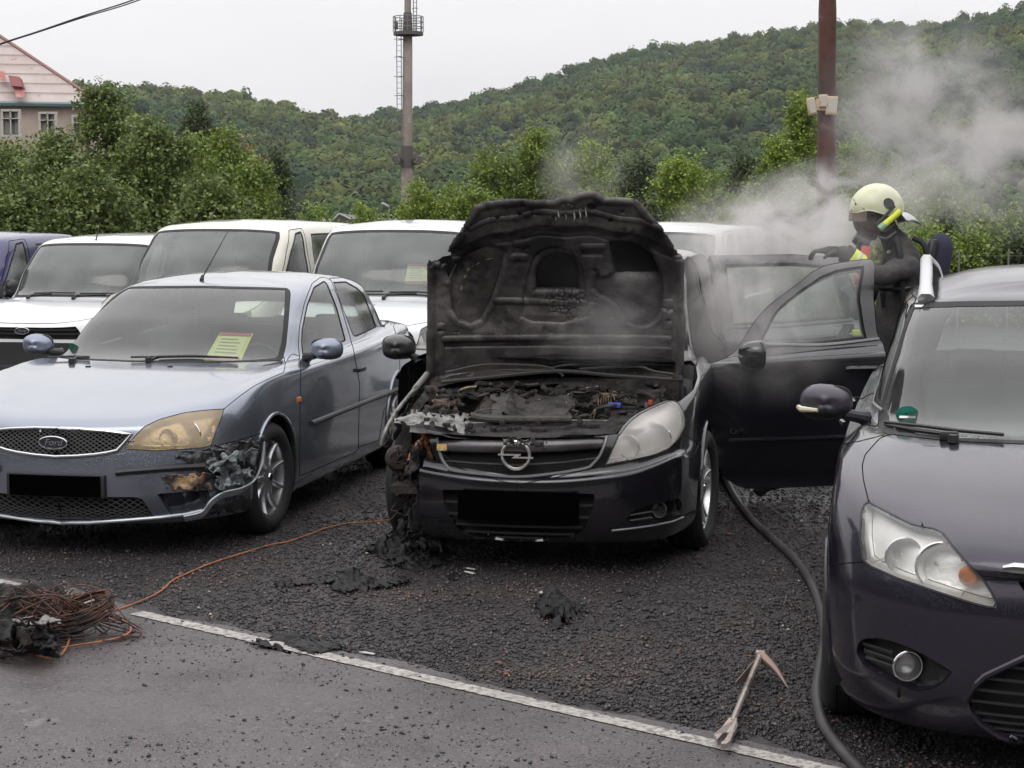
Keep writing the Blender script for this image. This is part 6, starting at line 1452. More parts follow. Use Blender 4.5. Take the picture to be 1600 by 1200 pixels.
    F = np.arange(m*4).reshape(m, 4); me = bpy.data.meshes.new('crown'); me.vertices.add(len(V)); me.vertices.foreach_set('co', V.ravel()); me.loops.add(F.size); me.loops.foreach_set('vertex_index', F.ravel())
    me.polygons.add(m); me.polygons.foreach_set('loop_start', np.arange(0, F.size, 4)); me.polygons.foreach_set('loop_total', np.full(m, 4)); me.update()
    link('crown', me, root, [mleaf], False)
    return root
def leafy(name, c, c2, isl=.35):
    if name in MATS: return MATS[name]
    m = bpy.data.materials.new(name); m.use_nodes = True; t = m.node_tree; b = t.nodes['Principled BSDF']; n = t.nodes.new; l = t.links.new
    b.inputs['Roughness'].default_value = .48; b.inputs['Specular IOR Level'].default_value = .4
    g = n('ShaderNodeNewGeometry'); tc = n('ShaderNodeTexCoord'); ns = n('ShaderNodeTexNoise'); ns.inputs['Scale'].default_value = 1.6; ns.inputs['Detail'].default_value = 3; l(tc.outputs['Object'], ns.inputs['Vector'])
    mr = n('ShaderNodeMapRange'); l(ns.outputs['Fac'], mr.inputs[0]); mr.inputs[1].default_value = .38; mr.inputs[2].default_value = .62
    mx = n('ShaderNodeMix'); mx.data_type = 'RGBA'; l(mr.outputs[0], mx.inputs[0]); mx.inputs[6].default_value = (*c, 1); mx.inputs[7].default_value = (*c2, 1)
    h = n('ShaderNodeHueSaturation'); l(mx.outputs[2], h.inputs['Color']); r = n('ShaderNodeMapRange'); l(g.outputs['Random Per Island'], r.inputs[0]); r.inputs[3].default_value = 1-isl; r.inputs[4].default_value = 1+isl; l(r.outputs[0], h.inputs['Value'])
    l(h.outputs[0], b.inputs['Base Color']); tl = n('ShaderNodeBsdfTranslucent'); l(h.outputs[0], tl.inputs['Color']); ms = n('ShaderNodeMixShader'); ms.inputs[0].default_value = .30
    o = t.nodes['Material Output']; l(b.outputs[0], ms.inputs[1]); l(tl.outputs[0], ms.inputs[2]); l(ms.outputs[0], o.inputs['Surface']); MATS[name] = m; return m
def trees():
    DK = leafy('maple_dark', (.108, .152, .040), (.185, .235, .070)); MD = leafy('leaf_mid', (.130, .195, .036), (.21, .275, .055)); BR = leafy('leaf_bright', (.165, .245, .034), (.25, .32, .06)); YL = leafy('leaf_yellow', (.24, .21, .08), (.30, .26, .13)); OL = leafy('leaf_olive', (.060, .085, .035), (.085, .11, .045))
    def at(u, vtop, D, w_px, shape, m, lab, gr, n=9000, leaf=.085, seed=0, th=.18, **k):
        top = dp(u, vtop, D); h = (top.z+.2)*.965; n = int(n*1.5); leaf = leaf*.72; tree(k.pop('nm', 'broadleaf_tree'), lab, top.x, D, h, w_px/FPX*D, h*th, m, gr, n, leaf, seed, shape, **k)
    G1 = 'dark maples behind the left vans'; G2 = 'bright young trees behind the burnt car'; G3 = 'trees behind the brown pole'
    at(15, 232, 34, 150, 'round', DK, 'dark maple at the left edge in front of the building', G1, 13000, .10, 1)
    at(88, 214, 31, 95, 'round', DK, 'lower dark maple below the building windows', G1, 11000, .10, 2)
    at(165, 138, 33, 150, 'cone', DK, 'tallest dark maple, its tip against the building roof', G1, 14000, .10, 3, th=.14, gaps=.5)
    at(240, 196, 31, 120, 'round', DK, 'broad dark maple right of the tallest one', G1, 14000, .10, 4)
    at(305, 216, 33, 100, 'round', MD, 'mid green maple between the tallest maple and the yellowing tree', G1, 11000, .09, 5)
    at(350, 204, 34, 80, 'round', MD, 'green maple with loose upper shoots beside the yellowing tree', G1, 9000, .09, 6)
    at(378, 212, 37, 95, 'round', YL, 'yellowing tree with sparse leaves', G1, 3800, .085, 7)
    at(398, 250, 31, 85, 'round', MD, 'low green bush-like tree left of the thin dark poplar', G1, 7000, .09, 8)
    at(436, 226, 36, 34, 'column', OL, 'thin dark columnar tree behind the cream van', 'thin columnar trees', 4200, .075, 9, cat='tree')
    at(309, 160, 75, 46, 'column', OL, 'tall dark poplar rising behind the maples', 'thin columnar trees', 7000, .16, 10)
    at(130, 275, 28, 160, 'round', DK, 'dark lower maple filling the gap above the small white van', G1, 12000, .10, 11)
    at(30, 296, 28, 150, 'round', DK, 'dark lower maple above the dark blue van', G1, 9000, .10, 12)
    at(330, 288, 29, 130, 'round', DK, 'dark lower maple above the cream van roof', G1, 9000, .10, 13)
    # centre
    at(655, 288, 36, 60, 'round', BR, 'small bright tree just right of the concrete mast', G2, 4200, .08, 20)
    at(705, 292, 36, 70, 'round', BR, 'small bright tree left of the raised bonnet', G2, 4200, .08, 21)
    at(775, 240, 38, 90, 'round', MD, 'green tree directly behind the top left of the bonnet', G2, 8000, .09, 22)
    at(838, 208, 38, 80, 'cone', MD, 'tallest green tree behind the middle of the bonnet', G2, 8500, .09, 23)
    at(928, 228, 38, 100, 'round', BR, 'bright tree behind the top right of the bonnet', G2, 8000, .09, 24)
    at(884, 262, 38, 70, 'round', MD, 'lower green tree between the two taller ones behind the bonnet', G2, 5000, .09, 25)
    at(996, 254, 90, 70, 'round', OL, 'dark round tree further back right of the bonnet', G2, 7000, .2, 26)
    # right
    at(1068, 246, 36, 120, 'round', BR, 'bright bushy tree right of the bonnet', G3, 10000, .09, 30)
    at(1114, 280, 35, 80, 'round', MD, 'low green tree between the bushy tree and the slim one', G3, 6000, .085, 31)
    at(1163, 240, 35, 56, 'column', OL, 'slim dark olive tree left of the brown pole', G3, 6000, .075, 32)
    at(1212, 220, 36, 64, 'column', BR, 'slim bright tree just left of the brown pole', G3, 6500, .08, 33)
    at(1252, 142, 37, 80, 'cone', BR, 'tall bright pointed tree beside the brown pole', G3, 10000, .085, 34)
    at(1340, 222, 37, 100, 'cone', BR, 'bright tree right of the brown pole above the helmet', G3, 9000, .085, 35)
    at(1390, 250, 37, 90, 'round', MD, 'hazy green tree behind the helmet', G3, 6500, .085, 36)
    at(1465, 275, 36, 110, 'round', BR, 'pale green tree behind the air cylinder', G3, 8000, .085, 37)
    at(1530, 330, 34, 100, 'round', MD, 'low tree above the estate car roof', G3, 6000, .085, 38)
    at(1590, 335, 34, 90, 'round', MD, 'low tree at the right edge of the picture', G3, 6000, .085, 39)
    at(1170, 300, 33, 90, 'round', MD, 'low green bush under the slim dark tree', G3, 5000, .085, 40)
    # undergrowth
    sh = MD
    bl = ['low green bush in the gap between the cream van and the concrete mast', 'bush at the foot of the concrete mast', 'small bush right of the concrete mast foot', 'low bush behind the roof of the smoke-veiled van', 'bush left of the brown pole foot', 'bush right of the brown pole foot', 'bush below the hazy tree behind the helmet', 'bush directly above the air cylinder', 'bush above the middle of the estate car roof', 'bush at the right picture edge above the estate car', 'small bush behind the top left corner of the bonnet', 'bush between slim trees and smoke-veiled van', 'bush just right of the helmet', 'near hedge bush behind the wire fence, left end', 'near hedge bush behind the wire fence, middle', 'near hedge bush behind the wire fence, right end', 'bush behind the raised door tops', 'bush just outside the right edge of the picture', 'bush far outside the right edge of the picture', 'tall bush beyond the right edge of the picture']
    for k, (u, v, D, w_) in enumerate([(490, 322, 42, 90), (570, 326, 44, 90), (640, 322, 44, 60), (1010, 318, 34, 80), (1250, 300, 33, 90), (1320, 318, 32, 90), (1420, 322, 33, 110), (1480, 350, 31, 100), (1550, 362, 31, 100), (1610, 360, 30, 80), (745, 300, 36, 60), (1215, 330, 32, 80), (1375, 330, 31, 80), (1450, 366, 29, 110), (1520, 374, 29, 110), (1590, 370, 29, 110), (1300, 352, 29, 120), (1680, 350, 31, 130), (1760, 345, 31, 130), (1840, 330, 32, 150)]):
        at(u, v, D, w_, 'round', [MD, BR, MD, OL][k % 4], bl[k], 'bushes along the far edge of the car park', 5000, .09, 60+k, th=.03, nm='bush', cat='bush')
def building():
    # pale rendered house with a hipped sheet roof
    c = lambda u, v, Y: dp(u, v, Y)
    Y0 = 80.; E = c(0, 157, Y0); root = thing('house', 'pale pink rendered house with a worn light red hipped roof', 'house', (E.x-8, Y0, 0), 0)
    O = Vector((E.x-8, Y0, 0)); Lp = lambda p: Vector(p)-O
    wall = mat('render_pink', (.60, .50, .42), .85, var=((.50, .41, .34), .5, .45, .6), bump=(3, .2, .02)); rf = mat('roof_sheet', (.39, .32, .30), .6, var=[((.45, .385, .365), .9, .4, .62), ((.36, .15, .14), 2.4, .64, .70)], bump=(2, .3, .03)); teal = mat('gutter_teal', (.12, .19, .20), .5)
    za = c(0, 157, Y0).z; x1 = c(148, 166, Y0+3).x; xl = E.x-14
    # corner at (148,166); the right wall recedes to (186,190)
    B = Vector((x1, Y0+3, 0)); A_ = Vector((xl, Y0-1.5, 0)); C_ = Vector((c(190, 185, Y0+16).x, Y0+16, 0)); dv = C_-B; D_ = A_+dv
    b = MB(); V = [Lp(p+Vector((0, 0, z))) for z in (-1, za) for p in (A_, B, C_, D_)]; b.add(V, [(0, 1, 5, 4), (1, 2, 6, 5), (2, 3, 7, 6), (3, 0, 4, 7)]); b.build('wall', wall, root, smooth=False)
    apx = c(-40, 30, Y0+7); pk = Vector((apx.x, Y0+7, apx.z)); pk2 = pk+Vector((-8, 0, 0)); ov = 1.04; cen = (A_+B+C_+D_)/4
    ee = [cen+(p-cen)*ov+Vector((0, 0, za+.0)) for p in (A_, B, C_, D_)]
    n = 30
    def gr(p0, p1, q0, q1):
        def f(a, t): return Lp((p0*(1-a)+p1*a)*(1-t)+(q0*(1-a)+q1*a)*t+Vector((0, 0, .05*(int(t*9) % 2)*0)))
        return f
    b = MB(); b.grid(gr(ee[0], ee[1], pk2, pk), n, 12); b.grid(gr(ee[1], ee[2], pk, pk), n, 12); b.grid(gr(ee[2], ee[3], pk, pk2), 4, 4); b.grid(gr(ee[3], ee[0], pk2, pk2), 4, 4); rfo = b.build('roof', rf, root, smooth=False)
    b = MB()
    for k in range(1, 9):
        t = k/9; p, q = ee[0]*(1-t)+pk2*t, ee[1]*(1-t)+pk*t; b.tube([Lp(p+Vector((0, -.03, .04))), Lp(q+Vector((0, -.03, .04)))], .02, 4)
    b.build('roof_seams', mat('roof_seam', (.36, .29, .27), .7), rfo)
    b = MB(); b.tube([Lp(ee[0]+Vector((0, -.1, -.05))), Lp(ee[1]+Vector((0, -.1, -.05)))], .12, 6); b.build('gutter', teal, root)
    b = MB(); b.tube([Lp(ee[1]), Lp(pk)], .10, 6); b.build('roof_ridge', mat('ridge_red', (.25, .13, .12), .6), rfo)
    # skylight with rust run-off, red patch
    pl = lambda u, v: (lambda d: d)(c(u, v, Y0+1.4+(157-v)*.045))
    b = MB(); q = [pl(16, 122), pl(33, 124), pl(38, 140), pl(21, 138)]; b.add([Lp(p+Vector((0, -.35, .1))) for p in q]+[Lp(p+Vector((0, .2, 0))) for p in q], [(0, 1, 2, 3), (0, 4, 5, 1), (1, 5, 6, 2), (2, 6, 7, 3), (3, 7, 4, 0)]); b.build('skylight', mat('rust_red', (.20, .05, .05), .6), rfo, smooth=False)
    b = MB(); q = [pl(21, 138), pl(38, 140), pl(41, 153), pl(27, 153)]; b.add([Lp(p+Vector((0, -.12, .03))) for p in q], [(0, 1, 2, 3)]); b.build('rust_patch', mat('rust_wash', (.34, .13, .12), .7, var=((.48, .33, .31), 1.2, .45, .6)), rfo, smooth=False); b = MB(); q = [pl(0, 112), pl(8, 113), pl(11, 128), pl(0, 127)]; b.add([Lp(p+Vector((0, -.12, .03))) for p in q], [(0, 1, 2, 3)]); b.build('rust_patch', mat('rust_wash', (.34, .13, .12), .7, var=((.48, .33, .31), 1.2, .45, .6)), rfo, smooth=False)
    fr = mat('window_white', (.50, .47, .42), .6); gl = mat('pane_dark', (.045, .05, .055), .2, var=((.16, .16, .16), 1.5, .45, .6)); cur = mat('curtain', (.22, .22, .21), .8)
    for (u0, v0, u1, v1) in ((1, 172, 29, 212), (60, 176, 86, 212), (112, 181, 138, 214), (-52, 170, -26, 210)):
        Yw = Y0-.05+3*max(0, (u0+u1)/2)/148-.35; p, q = c(u0, v0, Yw), c(u1, v1, Yw); ww, hh = q.x-p.x, p.z-q.z; m_ = Lp(Vector(((p.x+q.x)/2, Yw+.25, (p.z+q.z)/2)))
        b = MB()
        for (dx, dz, sx_, sz_) in ((-ww/2, 0, .10, hh+.10), (ww/2, 0, .10, hh+.10), (0, hh/2, ww, .10), (0, -hh/2, ww+.2, .10), (0, 0, .05, hh), (0, hh*.18, ww, .04)): b.box(m_+Vector((dx, -.02*(abs(dx) < .01), dz)), (sx_, .2, sz_))
        w_ = b.build('window', fr, root, smooth=False); b = MB(); b.box(m_+Vector((0, .12, 0)), (ww-.1, .1, hh-.1)); b.build('pane', gl, w_, smooth=False)
        b = MB(); b.box(m_+Vector((-ww*.25, .06, 0)), (ww*.3, .02, hh-.2)); b.box(m_+Vector((ww*.3, .06, 0)), (ww*.2, .02, hh-.2)); b.build('curtain', cur, w_, smooth=False)
    # low rear wing with red edge
    b = MB(); q = [c(150, 166, Y0+10), c(186, 184, Y0+16), c(190, 196, Y0+16), c(150, 186, Y0+10)]; b.add([Lp(p) for p in q]+[Lp(p+Vector((0, 3, 0))) for p in q], [(0, 1, 2, 3), (4, 7, 6, 5), (0, 4, 5, 1), (1, 5, 6, 2)]); b.build('roof', rf, root, smooth=False)
    # distant low house between the vans
    p = c(536, 345, 60); r2 = thing('house', 'small grey roofed house glimpsed between the cream and white vans', 'house', (p.x, 60, 0)); g = lambda u, v, Y=60.: c(u, v, Y)-Vector((p.x, 60, 0))
    b = MB(); b.add([g(512, 350), g(530, 333), g(548, 342), g(600, 343), g(600, 352), g(512, 380), g(600, 380)]+[g(512, 350, 66), g(530, 333, 66), g(600, 341, 66)], [(0, 1, 2, 3, 4), (0, 7, 8, 1), (1, 8, 9, 3, 2)]); b.build('roof', mat('grey_tiles', (.13, .11, .10), .8, bump=(4, .5, .05)), r2, smooth=False)
    b = MB(); b.box(g(556, 372)+Vector((0, 1, 0)), (1.9, 1.5, .9)); b.build('wall', wall, r2, smooth=False)
    b = MB(); b.tube([g(512, 351, 59.9), g(530, 333.5, 59.9), g(548, 342.5, 59.9)], .03, 5); b.build('verge', mat('window_white', ()) if False else MATS['window_white'], r2)
def masts():
    conc = mat('mast_concrete', (.34, .29, .26), .8, var=[((.24, .20, .18), 1.2, .42, .62), ((.42, .37, .33), 6, .6, .7)], bump=(12, .4, .01)); gal = mat('galvanised', (.20, .20, .20), .5, metal=.5)
    Y = 48.; O = dp(636, 305, Y); O.z = 0; root = thing('concrete_mast', 'tall grey concrete mast with railed platform, ladder and floodlights', 'mast', (O.x, Y, 0)); c = lambda u, v, dy=0: dp(u, v, Y+dy)-O
    px = Y/FPX
    b = MB(); b.tube([c(636, 380), c(636, 262)], [9.5*px, 9.2*px], 20); b.tube([c(636.3, 262), c(637, 52)], [8.2*px, 7.2*px], 20); b.tube([c(637, 24), c(637.5, -80)], [5.2*px, 4.6*px], 16); b.build('shaft', conc, root)
    dk = mat('mast_dark', (.10, .09, .085), .7)
    b = MB(); b.tube([c(637, 54), c(637, 20)], [7.9*px, 6.4*px], 16); b.build('collar', dk, root); b = MB(); b.tube([c(636, 262), c(636, 228)], 10*px, 16); b.build('collar', dk, root)
    b = MB(); ctr = c(638, 50); rr_ = 23*px
    b.lathe([(.05, 0), (rr_, 0), (rr_, -.09), (.05, -.12)], 12, M=Matrix.Translation(ctr), axis='z'); pf = b.build('platform', dk, root, smooth=False)
    b = MB()
    for z_ in (.12, .26, .40): b.tube([ctr+Vector((rr_*math.cos(a), rr_*math.sin(a), z_)) for a in [i*math.pi/6 for i in range(12)]], .012, 5, closed=True)
    for i in range(12): a = i*math.pi/6; b.tube([ctr+Vector((rr_*math.cos(a), rr_*math.sin(a), 0)), ctr+Vector((rr_*math.cos(a), rr_*math.sin(a), .40))], .013, 5)
    b.build('railing', gal, pf)
    b = MB(); lx = c(624, 100).x; 
    for q in (-.06, .06): b.tube([Vector((lx+q, -.1, c(0, 262).z)), Vector((lx+q, -.1, c(0, 52).z))], .012, 5)
    z = c(0, 262).z
    while z < c(0, 54).z: b.tube([Vector((lx-.06, -.1, z)), Vector((lx+.06, -.1, z))], .008, 4); z += .14
    for v in (250, 215, 180, 150, 120, 90, 62): b.tube([Vector((lx, -.1, c(0, v).z)), Vector((0, 0, c(0, v).z))], .010, 4); b.tube([Vector((lx-.13, -.12, c(0, v).z)), Vector((lx+.05, -.28, c(0, v).z)), Vector((lx+.12, -.12, c(0, v).z))], .010, 4)
    b.build('ladder', gal, root)
    b = MB(); 
    for (x, dx) in ((646, 0), (651, 0)): b.tube([c(x, 54), c(x, -60)], .012, 5)
    z = c(0, 54).z
    while z < c(0, -60).z: b.tube([Vector((c(646, 0).x, 0, z)), Vector((c(651, 0).x, 0, z))], .008, 4); z += .12
    for v in (14, -4, -20): b.tube([Vector((c(646, 0).x, 0, c(0, v).z))]+[Vector((c(648.5, 0).x+.09*math.cos(a), -.14-.0*a, c(0, v).z)) for a in (2.5, 1.5, .5)]+[Vector((c(651, 0).x, 0, c(0, v).z))], .008, 4)
    b.build('upper_ladder', gal, root)
    b = MB(); b.box(c(636, 246), (34*px, .2, 12*px), bev=.01); b.box(c(636, 256), (40*px, .06, .05)); b.build('bracket', dk, root)
    for (u, v) in ((618, 246), (657, 247), (621, 252), (654, 252)):
        b = MB(); p = c(u, v, -.3); b.box(p, (.12, .14, .14), bev=.02, rot=Matrix.Rotation(.5, 4, 'X')); b.lathe([(.06, 0), (.075, -.05), (.06, -.06), (0, -.05)], 14, M=Matrix.Translation(p+Vector((0, -.07, -.02))), axis='y'); b.tube([p, c(636, 250)], .014, 5); b.build('floodlight', dk, root)
    b = MB(); p = c(619, 40, -.2); b.box(p, (.10, .12, .20), bev=.02); b.build('platform_lamp', dk, root)
    # small street lamp
    P = dp(607, 330, 55); r2 = thing('street_lamp', 'small grey street lamp head above the far trees', 'street lamp', (P.x, 55, 0)); b = MB(); b.tube([(0, 0, 0), (0, 0, P.z+.1), (-.05, 0, P.z+.18)], .03, 8); b.build('post', gal, r2)
    b = MB(); b.box((-.09, -.05, P.z+.2), (.26, .12, .07), bev=.02, rot=Matrix.Rotation(R(28), 4, 'Y')); b.build('lamp_head', mat('lamp_grey', (.40, .41, .41), .4), r2)
    # brown pole
    Y = 24.; O = dp(1292, 400, Y); O.z = 0; r3 = thing('wooden_pole', 'stained reddish brown wooden pole with pale floodlights strapped to it', 'pole', (O.x, Y, -.2)); c = lambda u, v, dy=0: dp(u, v, Y+dy)-O+Vector((0, 0, .2)); px = Y/FPX
    wood = mat('pole_wood', (.085, .027, .016), .55, var=[((.030, .014, .011), 2.2, .45, .60), ((.15, .085, .065), 5, .60, .68)], bump=[(4, .4, .02), (60, .3, .004)])
    b = MB(); pts = [c(1291, 560), c(1291, 300), c(1292, 150), c(1293, 0), c(1293.5, -120)]; b.tube(spline(pts, 8), [14.5*px]*12+[13.8*px]*12+[13.2*px]*9, 24); b.build('shaft', wood, r3)
    cr = mat('lamp_cream', (.58, .46, .31), .5, var=((.48, .32, .18), 8, .5, .65)); 
    b = MB(); b.box(c(1284, 163, -.17), (20*px, .10, 20*px), bev=.02); b.build('junction_box', cr, r3)
    for (u, v, w_, h_, t) in ((1268, 166, 12, 26, -.18), (1299, 165, 17, 28, .05), (1286, 158, 13, 20, 0)):
        b = MB(); p = c(u, v, -.20); b.box(p, (w_*px, .10, h_*px), bev=.015, rot=Matrix.Rotation(t, 4, 'Y')); o = b.build('floodlight', cr, r3)
        b = MB(); b.box(p+Vector((0, -.055, 0)), (w_*px*.7, .01, h_*px*.8), rot=Matrix.Rotation(t, 4, 'Y')); b.build('lamp_glass', mat('lamp_pane', (.50, .47, .42), .2), o)
    b = MB(); b.tube([c(1278, 170, -.2), c(1276, 177, -.2), c(1274, 180, -.2)], .012, 5); b.tube([c(1272, 154, -.2), c(1284, 152, -.22), c(1300, 154, -.2)], .015, 5); b.build('strap', dk, r3)
    # overhead wire
    b = MB(); pts = [dp(-60, 92, 22), dp(0, 68.5, 22), dp(60, 49, 21.6), dp(130, 25, 21.2), dp(205, 1, 21), dp(300, -36, 20.6)]; b.tube(spline(pts, 6), .0085, 6)
    b.tube(spline([p+Vector((0, .01, -.016+.010*math.sin(i))) for i, p in enumerate(pts)], 6), .007, 6)
    tag(b.build('overhead_wire', mat('cable_dark', (.04, .04, .045), .6), None), 'twisted dark overhead wire crossing the top left of the sky', 'wire')
    # wire fence at the right
    r4 = thing('wire_fence', 'thin wire mesh fence below the trees above the estate car', 'fence', (dp(1530, 380, 27).x, 27, -.2)); O = Vector((dp(1530, 380, 27).x, 27, -.2))
    for i in range(8): b = MB(); x = -1.8+i*.75; b.tube([(x, 0, 0), (x, 0, 1.45)], .014, 6); b.build('post', gal, r4)
    b = MB()
    for z in [.15+.30*k for k in range(5)]: b.tube([(-1.8, 0, z), (3.45, 0, z)], .004, 4)
    for i in range(35): b.tube([(-1.8+i*.15, 0, .1), (-1.8+i*.15, 0, 1.4)], .0018, 3)
    b.build('mesh', gal, r4)

def haze():
    b = MB(); b.box((60, 560, 80), (1300, 1300, 170)); m = bpy.data.materials.new('haze'); m.use_nodes = True; t = m.node_tree; t.nodes.clear(); o = t.nodes.new('ShaderNodeOutputMaterial'); v = t.nodes.new('ShaderNodeVolumePrincipled')
    v.inputs['Color'].default_value = (.86, .90, .95, 1); v.inputs['Density'].default_value = .00012; v.inputs['Anisotropy'].default_value = .2; t.links.new(v.outputs[0], o.inputs['Volume']); tag(b.build('haze', m, None, smooth=False), kind='stuff')
# ================================================================== firefighter, hose, tool, scraps, smoke
def skinned(name, J, E_, m, parent, sub=2, root_i=0, loc=None):
    """one continuous surface grown over joints J=[(x,y,z,rx[,ry])] and bones E_"""
    me = bpy.data.meshes.new(name); me.from_pydata([j[:3] for j in J], E_, []); me.update()
    o = bpy.data.objects.new(name, me); COL.objects.link(o)
    md = o.modifiers.new('skin', 'SKIN'); md.use_smooth_shade = True; md.branch_smoothing = .4
    if not me.skin_vertices: bpy.context.view_layer.objects.active = o
    sv = me.skin_vertices[0].data if me.skin_vertices else None
    for i, j in enumerate(J): sv[i].radius = (j[3], j[4] if len(j) > 4 else j[3]); sv[i].use_root = (i == root_i)
    s_ = o.modifiers.new('sub', 'SUBSURF'); s_.levels = sub; s_.render_levels = sub
    bpy.context.view_layer.update(); dg = bpy.context.evaluated_depsgraph_get(); m2 = bpy.data.meshes.new_from_object(o.evaluated_get(dg)); bpy.data.objects.remove(o)
    m2.name = name; r = link(name, m2, parent, m); return r
def wrinkle(o, amp, sc_, seed=0):
    for v in o.data.vertices: v.co += v.normal*amp*noise.fractal(v.co*sc_+Vector((seed, 0, 0)), 1, 2, 3)
def firefighter():
    Y = 11.2; O = dp(1440, 600, Y); O.z = 0
    root = thing('person', 'firefighter in pale yellow helmet, black jacket and breathing mask, leaning over open car doors', 'person', (O.x, Y, 0))
    c = lambda u, v, dy=0.: dp(u, v, Y+dy)-O
    jk = mat('turnout_jacket', (.026, .025, .028), .85, var=((.070, .062, .060), 5, .45, .65), bump=[(300, .4, .002), (9, .7, .03)]); gl_ = mat('glove_dark', (.030, .027, .026), .8, bump=(120, .5, .003)); hv = mat('hi_vis_yellow', (.62, .70, .06), .6, bump=(200, .2, .001)); rf = mat('reflective_grey', (.50, .50, .46), .4, metal=.3)
    J = []
    def a(p, r, r2=None): J.append((p[0], p[1], p[2], r, r2 or r)); return len(J)-1
    pel = a((-.16, .05, .96), .18, .16); sp = a(c(1408, 500), .20, .18); ch = a(c(1408, 440), .225, .19); nk0 = a(c(1406, 385), .13, .12); nk = a(c(1388, 366), .070)
    hd = a(c(1372, 340), .088, .078); hd2 = a(c(1370, 318), .09, .085)
    s1 = a(c(1418, 412, -.19), .095); e1 = a(c(1374, 436, -.30), .072); w1 = a(c(1322, 397, -.30), .052); h1 = a(c(1306, 391, -.28), .040)
    s2 = a(c(1412, 410, .20), .095); e2 = a(c(1360, 455, .28), .068); w2 = a(c(1330, 500, .26), .050)
    k1 = a((-.58, .02, .58), .095); a1 = a((-.86, .10, .26), .062); k2 = a((.12, .12, .52), .10); a2 = a((.42, .2, .12), .065); hp1 = a((-.24, -.05, .88), .13); hp2 = a((-.06, .16, .88), .13)
    E_ = [(pel, sp), (sp, ch), (ch, nk0), (nk0, nk), (nk, hd), (hd, hd2), (ch, s1), (s1, e1), (e1, w1), (w1, h1), (ch, s2), (s2, e2), (e2, w2), (pel, hp1), (hp1, k1), (k1, a1), (pel, hp2), (hp2, k2), (k2, a2)]
    o = skinned('body', J, E_, [jk], root, 2, pel); wrinkle(o, .016, 8); wrinkle(o, .008, 26, 4)
    # gloved hand on the door top: palm and five fingers
    def hand(pw, seed, dirn):
        J = []; E_ = []; 
        def q(p, r): J.append((p[0], p[1], p[2], r)); return len(J)-1
        x = dirn; w0 = q(pw, .034); pm = q(pw+x*.055+Vector((0, 0, .004)), .036)
        E_.append((w0, pm)); 
        for i, (off, ln) in enumerate(((-.036, .070), (-.013, .082), (.011, .078), (.034, .062))):
            k0 = q(pw+x*.095+Vector((0, off, .006)), .0125); k1_ = q(pw+x*(.095+ln*.5)+Vector((0, off*1.1, .004)), .0115); k2_ = q(pw+x*(.095+ln*.78)+Vector((0, off*1.1, -.022-.004*i)), .0105); k3 = q(pw+x*(.095+ln*.80)+Vector((0, off*1.1, -.050)), .009)
            E_ += [(pm, k0), (k0, k1_), (k1_, k2_), (k2_, k3)]
        t0 = q(pw+x*.03+Vector((0, -.045, -.006)), .014); t1 = q(pw+x*.062+Vector((0, -.066, -.022)), .012); t2 = q(pw+x*.088+Vector((0, -.062, -.042)), .010); E_ += [(w0, t0), (t0, t1), (t1, t2)]
        return skinned('glove', J, E_, [gl_], root, 1, 0)
    hand(c(1306, 392, -.28), 1, Vector((-1, .05, -.05)).normalized()); hand(c(1328, 508, .26), 2, Vector((-.6, .1, -.8)).normalized())
    # cuffs and reflective bands (rings round the limb)
    def band(p, q, r, w_, m, nm, n=20, sq=1.):
        ax = (q-p).normalized(); u = ax.orthogonal().normalized(); v = ax.cross(u); b = MB(); V = []
        for t in (0, .15, .85, 1):
            rr_ = r*(1 if 0 < t < 1 else .96)
            for j in range(n): aa = 2*math.pi*j/n; V.append(p+ax*w_*(t-.5)+(u*math.cos(aa)+v*math.sin(aa))*rr_*(1+.03*math.sin(aa*5)))
        b.add(V, [(i*n+j, i*n+(j+1) % n, (i+1)*n+(j+1) % n, (i+1)*n+j) for i in range(3) for j in range(n)]); return b.build(nm, m, root)
    e1p, w1p = Vector(J[e1][:3]), Vector(J[w1][:3]); p = e1p.lerp(w1p, .72); band(p, w1p, .066, .085, hv, 'sleeve_band'); band(p, w1p, .0675, .026, rf, 'reflective_strip')
    band(e1p.lerp(w1p, .96), w1p, .060, .05, gl_, 'glove_cuff')
    sp_, pe_ = Vector(J[sp][:3]), Vector(J[pel][:3])
    band(Vector((-.90, .10, .21)).lerp(Vector((-.58, .02, .58)), .12), Vector((-.58, .02, .58)), .080, .05, hv, 'trouser_band')
    # jacket front details, harness
    b = MB(); b.tube(spline([c(1400, 372, -.13), c(1406, 400, -.21), c(1410, 450, -.22), c(1412, 500, -.19)], 6), [.022]*19, 6); b.tube(spline([c(1385, 392, .06), c(1378, 430, -.04), c(1382, 480, -.08)], 6), .020, 6); b.tube(spline([c(1428, 372, -.1), c(1445, 385, -.16), c(1452, 430, -.17)], 6), .018, 6); b.build('harness_strap', mat('webbing', (.012, .012, .014), .8), root)
    b = MB(); b.box(c(1351, 402, -.10), (.060, .05, .14), bev=.018, rot=Matrix.Rotation(.15, 4, 'Y')); b.build('red_hose_cover', mat('safety_red', (.50, .045, .03), .5), root)
    b = MB(); b.lathe([(0, -.04), (.035, -.04), (.042, 0), (.03, .04), (0, .045)], 14, M=Matrix.Translation(c(1345, 436, -.14)), axis='x'); b.build('demand_valve', mat('safety_red', ()) if False else MATS['safety_red'], root)
    b = MB(); b.box(c(1352, 452, -.08), (.085, .06, .032), bev=.006, rot=Matrix.Rotation(.2, 4, 'Y')); b.box(c(1354, 466, -.09), (.08, .06, .024), bev=.006, rot=Matrix.Rotation(.2, 4, 'Y')); b.build('chest_band', hv, root)
    b = MB(); b.box(c(1353, 459, -.085), (.084, .062, .018), rot=Matrix.Rotation(.2, 4, 'Y')); b.build('reflective_strip', rf, root)
